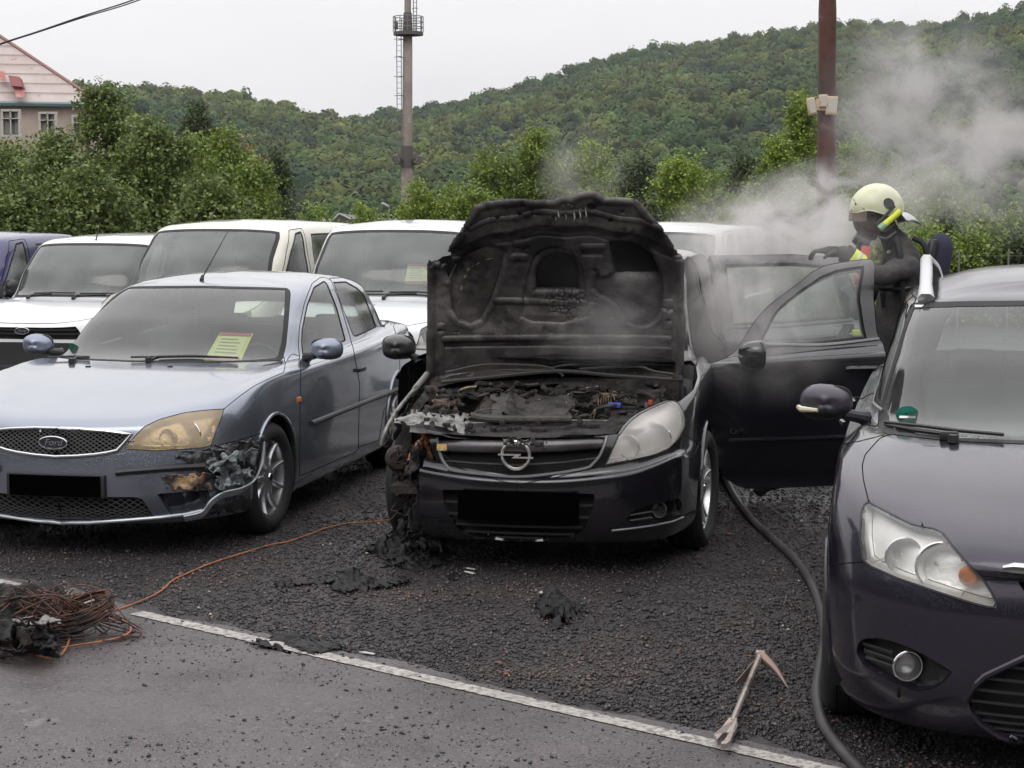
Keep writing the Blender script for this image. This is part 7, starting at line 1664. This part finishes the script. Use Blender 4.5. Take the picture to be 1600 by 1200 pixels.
    b = MB(); b.box(c(1341, 520, -.1), (.07, .06, .035), bev=.006); b.build('pocket_band', hv, root)
    b = MB(); b.lathe([(0, -.012), (.012, -.01), (.012, 0)], 10, M=Matrix.Translation(c(1389, 394, -.23)), axis='y'); b.build('buckle', CHROME, root)
    # cylinder on the back
    b = MB(); T = Matrix.Translation(c(1462, 420, .02)) @ Matrix.Rotation(R(10), 4, 'Y'); b.lathe([(0, .225), (.03, .222), (.065, .19), (.082, .14), (.085, .05), (.085, -.30), (.06, -.36), (0, -.37)], 28, M=T, axis='z'); cy = b.build('air_cylinder', mat('cylinder_cover', (.022, .022, .045), .85, bump=(200, .3, .002)), root)
    b = MB(); b.box(c(1446, 430, .02), (.03, .20, .46), bev=.012, rot=Matrix.Rotation(R(10), 4, 'Y')); b.build('backplate', BLACK, root)
    # face with mask
    skin = mat('skin', (.30, .17, .12), .5)
    hc = c(1366, 338); b = MB(); fc = []
    def face(u, v):
        th = (u-.5)*math.pi*1.0; ph = (v-.5)*math.pi*.9; r = .098; x = -math.cos(th)*math.cos(ph)*r*1.08; y = math.sin(th)*math.cos(ph)*r*.82; z = math.sin(ph)*r*1.15
        x -= .024*math.exp(-((th/.22)**2+((ph+.12)/.22)**2)); x += .012*(math.exp(-(((abs(th)-.38)/.18)**2+((ph-.1)/.14)**2))); x -= .008*math.exp(-((th/.3)**2+((ph+.5)/.08)**2))
        return hc+Vector((x, y, z))
    b.grid(face, 28, 24); b.build('face', skin, root)
    for s_ in (-1, 1): b = MB(); b.lathe([(0, -.011), (.007, -.009), (.011, 0)], 10, M=Matrix.Translation(hc+Vector((-.082, s_*.030, .012))), axis='x'); b.build('eye', mat('eye', (.5, .5, .5), .2), root)
    b = MB(); b.box(hc+Vector((0, -.082, -.005)), (.03, .012, .055), bev=.005); b.build('ear', skin, root)
    mk = mat('mask_rubber', (.012, .012, .013), .4, coat=.3); b = MB()
    def mask(u, v):
        th = (u-.5)*math.pi*1.05; ph = (v-.62)*math.pi*.62; r = .118; return hc+Vector((-math.cos(th)*math.cos(ph)*r*1.12-.004, math.sin(th)*math.cos(ph)*r*.84, math.sin(ph)*r*1.15-.012))
    b.grid(mask, 26, 16); mo = b.build('face_mask', glass('mask_visor', (.40, .33, .32), film=.12, filmcol=(.1, .08, .08), boost=1.2), root)
    b = MB(); b.tube([mask(i/26, 1) for i in range(27)], .010, 6); b.tube([mask(i/26, 0) for i in range(27)], .012, 6); b.tube([mask(0, i/12) for i in range(13)], .010, 6); b.tube([mask(1, i/12) for i in range(13)], .010, 6); b.build('mask_frame', mk, mo)
    b = MB(); b.lathe([(0, -.075), (.034, -.07), (.042, -.045), (.046, 0), (.05, .03)], 18, M=Matrix.Translation(c(1350, 378, 0)) @ Matrix.Rotation(R(28), 4, 'Y'), axis='x'); b.lathe([(0, -.03), (.034, -.026), (.04, 0), (.036, .02)], 18, M=Matrix.Translation(c(1348, 388, -.02)), axis='z'); b.build('mask_regulator', mk, mo)
    b = MB(); b.tube(spline([c(1352, 396, -.03), c(1345, 418, -.1), c(1356, 442, -.16), c(1385, 452, -.2), c(1420, 450, -.22), c(1450, 440, -.1)], 6), .012, 8); b.tube(spline([c(1345, 372, -.05), c(1336, 392, -.06), c(1333, 405, -.08)], 5), .004, 5); b.build('air_hose', mk, root)
    b = MB(); b.tube(spline([mask(0, .5), c(1380, 362, -.10), c(1398, 350, -.09)], 5), .008, 6); b.tube(spline([mask(0, .15), c(1385, 372, -.10), c(1400, 362, -.09)], 5), .007, 6); b.build('mask_strap', mat('strap_grey', (.12, .11, .11), .6), mo)
    # helmet
    hm = mat('helmet_yellow', (.60, .61, .42), .34, coat=.4, var=((.48, .48, .34), 6, .5, .7), bump=(12, .08, .004)); ct = c(1370, 327); b = MB(); L = .160
    def hel(u, v, k=1.):
        th = u*2*math.pi; ph = v*math.pi/2                      # th=0 towards the front (-x)
        low = -.22-.10*max(0, -math.cos(th))**1.0+.10*math.exp(-((abs((th+math.pi) % (2*math.pi)-math.pi))/.75)**2)+.16*math.exp(-(((abs((th+math.pi) % (2*math.pi)-math.pi)-1.15))/.42)**2)
        z = math.sin(low+(math.pi/2-low)*v); rr_ = math.cos(low+(math.pi/2-low)*v)
        x = -math.cos(th)*rr_*L*1.06*k; y = math.sin(th)*rr_*.126*k; zz = z*.152*k
        ridge = .010*math.exp(-(y/.022)**2)*max(0, z); return ct+Vector((x, y, zz+ridge))
    b.grid(hel, 56, 22); ho = b.build('helmet', hm, root, ang=80); md = ho.modifiers.new('t', 'SOLIDIFY'); md.thickness = .006
    b = MB(); b.tube([hel(i/56, 0) for i in range(56)], .0065, 6, closed=True); b.build('helmet_rim', mat('rim_cream', (.50, .50, .36), .5), ho)
    b = MB()
    def shield(u, v, k=1.012): return hel((.055+.115*u)-(0.028*v)*(1) if False else (-.5+u)*.0, v)
    for s_ in (-1, 1):
        b = MB(); V = []; pts_ = [(.035, .02), (.035, .34), (.085, .22), (.15, .06), (.16, .03)]
        V = [hel((s_*t) % 1, v, 1.018) for t, v in pts_]; b.add(V, [(0, 1, 2), (0, 2, 3), (0, 3, 4)])
        V = [hel((s_*(.30+.03*math.cos(q)*1.2)) % 1, .26+.13*math.sin(q), 1.03) for q in [i*math.pi/6 for i in range(12)]]; b.add(V, [tuple(range(12))])
        b.build('side_shield', mat('helmet_black', (.02, .02, .022), .3, coat=.4), ho)
    b = MB(); vis = lambda u, v: ct+Vector((-math.cos((u-.5)*2.1)*L*1.13+.006, math.sin((u-.5)*2.1)*.128, -.012-.062*v)); b.grid(vis, 20, 4); b.build('visor', glass('helmet_visor', (.78, .66, .60), film=.30, filmcol=(.50, .36, .30), boost=1.3), ho)
    b = MB()
    def guard(u, v): th = math.pi+(u-.5)*1.9; return ct+Vector((-math.cos(th)*(.145+.135*v), math.sin(th)*(.115+.05*v), -.035-.055*v+.030*math.sin(v*3)+.012*math.sin(u*9)))
    b.grid(guard, 18, 8); g = b.build('neck_guard', mat('guard_silver', (.46, .46, .47), .35, metal=.6, bump=(30, .5, .006)), ho); md = g.modifiers.new('t', 'SOLIDIFY'); md.thickness = .005
    # helmet torch
    p, q = c(1407, 330, -.135), c(1374, 358, -.145); b = MB(); b.tube([p, p.lerp(q, .8)], .021, 14); b.build('helmet_torch', hv, ho)
    b = MB(); b.tube([p.lerp(q, .74), p.lerp(q, .84), q], [.023, .025, .022], 14); b.build('torch_head', mat('torch_green', (.22, .36, .22), .35), ho); b = MB(); b.tube([c(1398, 322, -.13), c(1370, 350, -.14)], .009, 8); b.build('torch_clip', BLACK, ho)
    # boots
    bt = mat('boot_leather', (.014, .013, .013), .4, coat=.4, bump=(60, .3, .003))
    for (ank, toe, z_) in ((Vector((-.88, .10, .20)), Vector((-1.03, .08, .035)), 0), (Vector((.42, .2, .14)), Vector((.20, .16, .05)), 0)):
        d = (toe-ank); h_ = Vector((d.x, d.y, 0)).normalized(); J = [(*(ank+Vector((.03, 0, .10))), .068), (*ank, .062), (*(ank-h_*.02+Vector((0, 0, -.09))), .055), (*(ank+d*.55), .052), (*toe, .040)]
        skinned('boot', J, [(0, 1), (1, 2), (2, 3), (3, 4)], [bt], root, 2, 1)
    b = MB(); b.box(Vector((-.925, .028, .15)), (.05, .03, .06), bev=.01); b.box(Vector((-.845, .028, .14)), (.02, .03, .07), bev=.006); b.build('boot_tab', MATS['safety_red'], root)
def hose_tool():
    b = MB(); pts = [(1118, 700), (1126, 728), (1136, 752), (1150, 778), (1175, 812), (1208, 842), (1240, 872), (1268, 912), (1283, 955), (1288, 1000), (1280, 1045), (1276, 1085), (1284, 1125), (1305, 1160), (1345, 1205), (1400, 1262)]
    b.tube(spline([gp(u, v, .022) for u, v in pts], 8), .021, 12)
    tag(b.build('fire_hose', mat('hose_rubber', (.060, .054, .056), .50, bump=[(260, .3, .002), (14, .2, .006)], var=((.03, .027, .028), 3, .45, .65)), None), 'black fire hose snaking from the open door to the bottom right corner', 'hose')
    st = mat('forged_steel', (.44, .38, .34), .40, metal=.75, var=[((.20, .15, .12), 8, .48, .64)], bump=(70, .3, .003)); root = thing('pry_bar', 'forked steel forcible entry bar propped on its adze and pike beside the white line', 'pry bar', gp(1160, 1110)); O = gp(1160, 1110)
    A_ = gp(1126, 1172, .02)-O; B_ = dp(1188, 1024, 6.97)-O; C_ = A_+(B_-A_)*.26
    b = MB(); b.tube([C_, B_], .0125, 16); b.build('shaft', st, root)
    ax = (B_-A_).normalized(); sx = ax.cross(Vector((0, 0, 1))).normalized(); up = sx.cross(ax).normalized(); b = MB(); L = (C_-A_).length
    prof = [(-.020, 1.08), (.020, 1.08), (.040, .80), (.043, .10), (.030, -.04), (.006, -.06), (.002, .0), (.012, .10), (.017, .38), (.008, .54), (-.004, .54), (-.014, .40), (-.024, .12), (-.052, .30), (-.052, .36), (-.036, .74)]
    V = [A_+sx*x*.68+ax*(L*t)+up*(z+.018*(1-t)*(t < .5)) for z in (-.008, .010) for x, t in prof]; n = len(prof); b.add([A_+(Vector(q)-A_) for q in V], [tuple(range(n))[::-1], tuple(range(n, 2*n))]+[(i, (i+1) % n, n+(i+1) % n, n+i) for i in range(n)]); b.build('fork', st, root, smooth=False)
    dk = mat('blade_steel', (.16, .13, .12), .45, metal=.7, var=((.30, .24, .20), 9, .5, .65)); t1, t2 = gp(1150, 1068, .004)-O, gp(1232, 1076, .004)-O
    b = MB(); side = (t1-B_).normalized(); pn = side.cross(ax).normalized(); V = []
    for k in range(7):
        t = k/6; w_ = .012+.036*t*(1-.35*t); c0 = B_+(t1-B_)*t; dd_ = Vector((.55, .15, -.80)); q_ = Vector((0, .008, .002)); V += [c0-dd_*.004, c0+dd_*min(w_*1.3, max(.006, c0.z*1.1)), c0+dd_*min(w_*1.3, max(.006, c0.z*1.1))+q_, c0-dd_*.004+q_]
    b.add(V, [(4*i+j, 4*i+(j+1) % 4, 4*i+4+(j+1) % 4, 4*i+4+j) for i in range(6) for j in range(4)]+[(24, 25, 26, 27), (0, 3, 2, 1)]); b.build('adze', dk, root, smooth=False)
    b = MB(); mid = (B_+t2)/2+Vector((.005, 0, .010)); pt = spline([B_, mid, t2], 8); b.tube(pt, [.024*(1-.93*i/(len(pt)-1)) for i in range(len(pt))], 10); b.build('pike', mat('pike_steel', (.28, .20, .17), .5, metal=.6), root)
    b = MB(); b.box(B_, (.038, .038, .034), bev=.006, rot=ax.to_track_quat('Z', 'Y').to_matrix()); b.build('head', st, root)
def scraps():
    rr = random.Random(5)
    def scrap(name, label, quads, seed, m=None, amp=.05):
        c0 = gp(sum(q[0] for q in quads[0][0])/4, sum(q[1] for q in quads[0][0])/4); first = None; allV = []; MBs = MB()
        for k, (q, h_, nu, nv) in enumerate([(tuple(zip(*[(x, y) for x, y in qd])) if False else qd, h, a, b) for (qd, h, a, b) in quads]): pass
    def sheet_on(quad, h_, nu, nv, seed, amp, sc_=9, hole=.12):
        nu *= 2; nv *= 2; P = [gp(u, v) for u, v in quad]; V = []; off = Vector((seed*3.7, seed, 0))
        for j in range(nv+1):
            for i in range(nu+1):
                a, c = i/nu, j/nv; p = (P[0]*(1-a)+P[1]*a)*(1-c)+(P[3]*(1-a)+P[2]*a)*c; n_ = noise.turbulence_vector(p*sc_+off, 4, False)+noise.noise_vector(p*34+off)*.45; k = noise.fractal(p*sc_*.6+off, 1, 2, 3)
                z = max(.004, 1.05*h_*(math.sin(math.pi*a)**.6*math.sin(math.pi*c)**.6)*(.55+1.0*k)+n_.z*amp*.8+.006); V.append(Vector((p.x+n_.x*amp*.7, p.y+n_.y*amp*.7, z)))
        F = [(j*(nu+1)+i, j*(nu+1)+i+1, (j+1)*(nu+1)+i+1, (j+1)*(nu+1)+i) for j in range(nv) for i in range(nu) if not (min(i, nu-1-i, j, nv-1-j) < 8 and noise.noise(Vector((i*.19, j*.19, seed)))+.25*noise.noise(Vector((i*.6, j*.6, seed))) > .05+.06*min(i, nu-1-i, j, nv-1-j))]
        return V, F
    def piece(name, label, parts, group='melted black plastic scraps on the gravel'):
        b = MB()
        for k, (quad, h_, nu, nv, seed, amp) in enumerate(parts):
            V, F = sheet_on(quad, h_, nu, nv, seed, amp); b.add(V, F)
        o = b.build(name, MELT, None, ang=45); md = o.modifiers.new('t', 'SOLIDIFY'); md.thickness = .005; tag(o, label, 'debris', group)
    piece('melted_scrap', 'largest heap of charred plastic, against the burnt corner of the black car', [([(572, 862), (640, 832), (706, 868), (640, 892)], .09, 46, 34, 1, .05), ([(610, 850), (665, 826), (700, 850), (650, 872)], .16, 30, 24, 2, .06), ([(600, 884), (640, 868), (712, 880), (650, 896)], .03, 34, 14, 3, .03)])
    piece('melted_scrap', 'long curled plastic strip in front of the largest heap', [([(425, 912), (520, 904), (522, 912), (430, 921)], .03, 44, 8, 5, .012), ([(505, 912), (560, 896), (606, 920), (535, 930)], .06, 30, 16, 6, .03)])
    piece('melted_scrap', 'thin flat flake just beyond the long strip', [([(472, 900), (530, 884), (545, 892), (490, 908)], .014, 26, 10, 8, .015)])
    piece('melted_scrap', 'flat charred piece between the long strip and the heap', [([(570, 912), (640, 900), (648, 912), (600, 922)], .02, 26, 10, 9, .02)])
    piece('melted_scrap', 'small round flake below the heap', [([(696, 900), (712, 895), (722, 902), (704, 910)], .012, 12, 8, 10, .006)])
    piece('melted_scrap', 'crumpled charred strip lying across the white line', [([(392, 1012), (440, 990), (486, 1000), (455, 1024)], .05, 34, 16, 11, .03), ([(440, 1008), (500, 1003), (542, 1016), (490, 1026)], .022, 34, 10, 12, .015)])
    piece('melted_scrap', 'torn lump of charred plastic alone in the middle of the gravel', [([(832, 946), (880, 932), (918, 962), (868, 986)], .09, 34, 24, 14, .045), ([(835, 944), (870, 936), (892, 950), (850, 962)], .10, 20, 14, 15, .04)])
    piece('melted_scrap', 'tiny flake beyond the torn lump', [([(975, 928), (990, 924), (1002, 930), (982, 934)], .012, 12, 6, 17, .006)])
    wht = mat('white_shard', (.62, .62, .60), .5)
    for k, (u, v, w_, a, lab) in enumerate(((736, 889, .030, .3, 'small white shard in front of the burnt car'), (734, 895, .030, -.2, 'white shard just below the other one in front of the burnt car'), (575, 1021, .040, .2, 'white shard right of the strip lying on the line'))):
        b = MB(); b.prism([(-w_, -.004), (w_*.6, -.010), (w_, .004), (-w_*.3, .010)], 0, .004, M=Matrix.Translation(gp(u, v, .012)) @ Matrix.Rotation(a, 4, 'Z') @ Matrix.Rotation(.2, 4, 'Y')); tag(b.build('white_shard', wht, None, smooth=False), lab, 'shard', 'white shards on the gravel')
    # cable reel: melted drum with tangled burnt flex
    O = gp(60, 1000); root = thing('cable_reel', 'melted cable drum in a tangle of burnt brown flex on the asphalt', 'cable reel', O); c = lambda u, v, z=0.: gp(u, v, z)-O
    bm = bmesh.new(); bmesh.ops.create_icosphere(bm, subdivisions=5, radius=1)
    for v in bm.verts: n_ = noise.fractal(v.co*1.7+Vector((4, 1, 0)), 1, 2, 5); v.co = Vector((v.co.x*.21, v.co.y*.15, max(-.02, v.co.z*.13+.06)))*(1+.42*n_)+c(58, 985)
    me = bpy.data.meshes.new('drum'); bm.to_mesh(me); bm.free(); link('drum', me, root, [CHAR])
    crumple(lambda a, q: c(20+74*a, 975-6*q, .14+.05*q+.02*math.sin(a*5)), 24, 8, .03, 12, 88, root, 'melted_shell', ASHM, .004)
    crumple(lambda a, q: c(-20+110*a, 1010+14*q, .04+.06*math.sin(a*3)*(1-q)), 26, 12, .03, 12, 89, root, 'melted_base', MELT, .005)
    for k in range(4): crumple(lambda a, q, k=k: c(-30+26*k+40*a, 962+6*k+34*q, .05+.10*math.sin(a*3)*(1-q*.6)), 16, 12, .05, 10, 90+k, root, 'charred_rag', MELT if k % 2 else CHAR, .005)
    cm = mat('flex_burnt', (.10, .045, .030), .65, var=[((.025, .018, .016), 9, .42, .58), ((.24, .10, .055), 22, .6, .7)], island=.4); co = mat('flex_orange', (.40, .15, .055), .55, var=((.20, .08, .04), 6, .45, .65))
    b = MB()
    for k in range(46):
        a0 = rr.uniform(0, 6.28); rx_, ry_ = rr.uniform(.08, .25), rr.uniform(.05, .14); cx, cy = rr.uniform(-.16, .24), rr.uniform(-.06, .10); z0 = rr.uniform(.02, .20); n_ = rr.randint(6, 11); pts = []
        for i in range(n_): aa = a0+i*rr.uniform(.5, .8); pts.append(Vector((cx+rx_*math.cos(aa), cy+ry_*math.sin(aa), max(.008, (z0+.05*math.sin(aa*1.7+k))*max(.15, 1-((cx+rx_*math.cos(aa))/.5)**2)+rr.uniform(-.02, .02)))))
        b.tube(spline(pts, 5), rr.uniform(.0024, .0042), 5)
    for k in range(30):                          # tight coil on the right
        aa0 = rr.uniform(0, 6); pts = [Vector((.20+(.10+.04*rr.random())*math.cos(aa0+i*.7), .0+.07*math.sin(aa0+i*.7)+rr.uniform(-.01, .01), .03+.05*(1+math.sin(aa0+i*.7+1))+.003*k)) for i in range(8)]; b.tube(spline(pts, 4), .0032, 5)
    for k in range(26):
        p = Vector((rr.uniform(-.24, -.02), rr.uniform(-.10, -.02), .01)); b.tube(spline([p+Vector((0, 0, rr.uniform(.02, .10))), p+Vector((rr.uniform(-.05, .05), -.03, .03)), p+Vector((rr.uniform(-.08, .08), -.07, .006))], 4), .0022, 4)
    b.build('burnt_flex', cm, root)
    b = MB()
    for L_ in ([(20, 1012), (60, 1020), (92, 1025), (108, 1000), (104, 978), (90, 962)], [(70, 1016), (120, 1008), (170, 1000), (200, 990), (204, 978), (195, 970), (178, 968)], [(6, 972), (40, 974), (60, 990), (40, 1012)], [(10, 1015), (50, 1022), (84, 1032)]): b.tube(spline([c(u, v, .014+.01*(i % 2)) for i, (u, v) in enumerate(L_)], 6), .0048, 6)
    b.build('loose_flex', co, root)
    b = MB(); b.tube(spline([gp(u, v, .010) for u, v in ((150, 958), (172, 955), (205, 945), (240, 930), (258, 918), (268, 908), (290, 897), (330, 880), (380, 864), (420, 852), (450, 846), (480, 836), (510, 825), (540, 818), (570, 816), (610, 812))], 6), .0045, 6)
    tag(b.build('extension_cord', co, None), 'orange cord running from the melted reel to the burnt car', 'cord')
def smoke_mat(name, dens, sc_, lo, hi, col=(.93, .90, .89), seed=0, stretch=(1, 1, 1), power=1.2):
    m = bpy.data.materials.new(name); m.use_nodes = True; t = m.node_tree; t.nodes.clear(); n = t.nodes.new; l = t.links.new
    o = n('ShaderNodeOutputMaterial'); v = n('ShaderNodeVolumePrincipled'); v.inputs['Color'].default_value = (*col, 1); v.inputs['Anisotropy'].default_value = .1
    tc = n('ShaderNodeTexCoord'); mp = n('ShaderNodeMapping'); mp.inputs['Location'].default_value = (seed, seed*.7, 0); mp.inputs['Scale'].default_value = stretch; l(tc.outputs['Object'], mp.inputs[0])
    ns = n('ShaderNodeTexNoise'); ns.inputs['Scale'].default_value = sc_; ns.inputs['Detail'].default_value = 5; ns.inputs['Roughness'].default_value = .6; ns.inputs['Distortion'].default_value = 1.1; l(mp.outputs[0], ns.inputs['Vector'])
    r = n('ShaderNodeMapRange'); r.interpolation_type = 'SMOOTHSTEP'; l(ns.outputs['Fac'], r.inputs[0]); r.inputs[1].default_value = lo; r.inputs[2].default_value = hi
    # fall-off towards the hull of the box, in the object's own space (unit sphere)
    vl = n('ShaderNodeVectorMath'); vl.operation = 'LENGTH'; l(tc.outputs['Object'], vl.inputs[0]); sb = n('ShaderNodeMapRange'); l(vl.outputs['Value'], sb.inputs[0]); sb.inputs[1].default_value = 1.; sb.inputs[2].default_value = .15; sb.interpolation_type = 'SMOOTHSTEP'
    mu = n('ShaderNodeMath'); mu.operation = 'MULTIPLY'; l(r.outputs[0], mu.inputs[0]); l(sb.outputs[0], mu.inputs[1]); m2 = n('ShaderNodeMath'); m2.operation = 'MULTIPLY'; l(mu.outputs[0], m2.inputs[0]); m2.inputs[1].default_value = dens
    l(m2.outputs[0], v.inputs['Density']); l(v.outputs[0], o.inputs['Volume']); return m
def smoke():
    def puff(c, r, rot, dens, sc_, lo, hi, seed, st=(1, 1, 1), col=(.93, .90, .89)):
        bm = bmesh.new(); bmesh.ops.create_icosphere(bm, subdivisions=3, radius=1.02); me = bpy.data.meshes.new('smoke'); bm.to_mesh(me); bm.free()
        o = link('smoke', me, None, [smoke_mat('smoke_%d' % seed, dens, sc_, lo, hi, col, seed, st)]); o.location = c; o.scale = r; o.rotation_euler = rot; tag(o, kind='stuff')
    puff(dp(1190, 400, 11.9), (.80, .7, .60), (0, 0, 0), 4.4, 2.1, .40, .60, 1)                      # welling out of the open doors
    puff(dp(1275, 335, 12.4), (.72, .6, .46), (0, R(-12), 0), 3.6, 2.2, .41, .60, 2)
    puff(dp(1118, 470, 11.3), (.48, .5, .58), (0, 0, 0), 5.2, 1.6, .36, .60, 3)
    puff(dp(1200, 520, 10.15), (.55, .28, .50), (0, 0, 0), 2.2, 1.6, .38, .64, 4)                     # thin veil before the front door
    puff(dp(1315, 385, 10.4), (.42, .3, .36), (0, 0, 0), 1.1, 1.8, .38, .62, 10)
    puff(dp(1150, 350, 12.6), (.42, .5, .26), (0, 0, 0), 1.4, 1.8, .42, .66, 11)
    puff(dp(960, 500, 9.45), (.52, .20, .34), (0, 0, 0), 1.9, 1.6, .40, .64, 5)                      # over the bay
    puff(dp(905, 262, 10.6), (.34, .4, .36), (0, 0, 0), 1.1, 1.4, .42, .66, 6)                       # above the bonnet
    puff(dp(1445, 175, 15.5), (1.05, 1.2, 1.0), (0, R(12), 0), 1.7, 1.9, .42, .61, 7, col=(.80, .77, .77))   # plume drifting over the hill
    puff(dp(1560, 250, 16.5), (.95, 1.2, .85), (0, 0, 0), 1.6, 2.0, .42, .61, 8, col=(.80, .77, .77))
    puff(dp(1400, 300, 13.6), (.85, .9, .42), (0, R(-18), 0), 1.1, 1.6, .40, .64, 9)
hills(); building(); masts(); trees()
saloon()
estate()
vans()
burnt_car()
firefighter(); hose_tool(); scraps(); smoke(); haze()
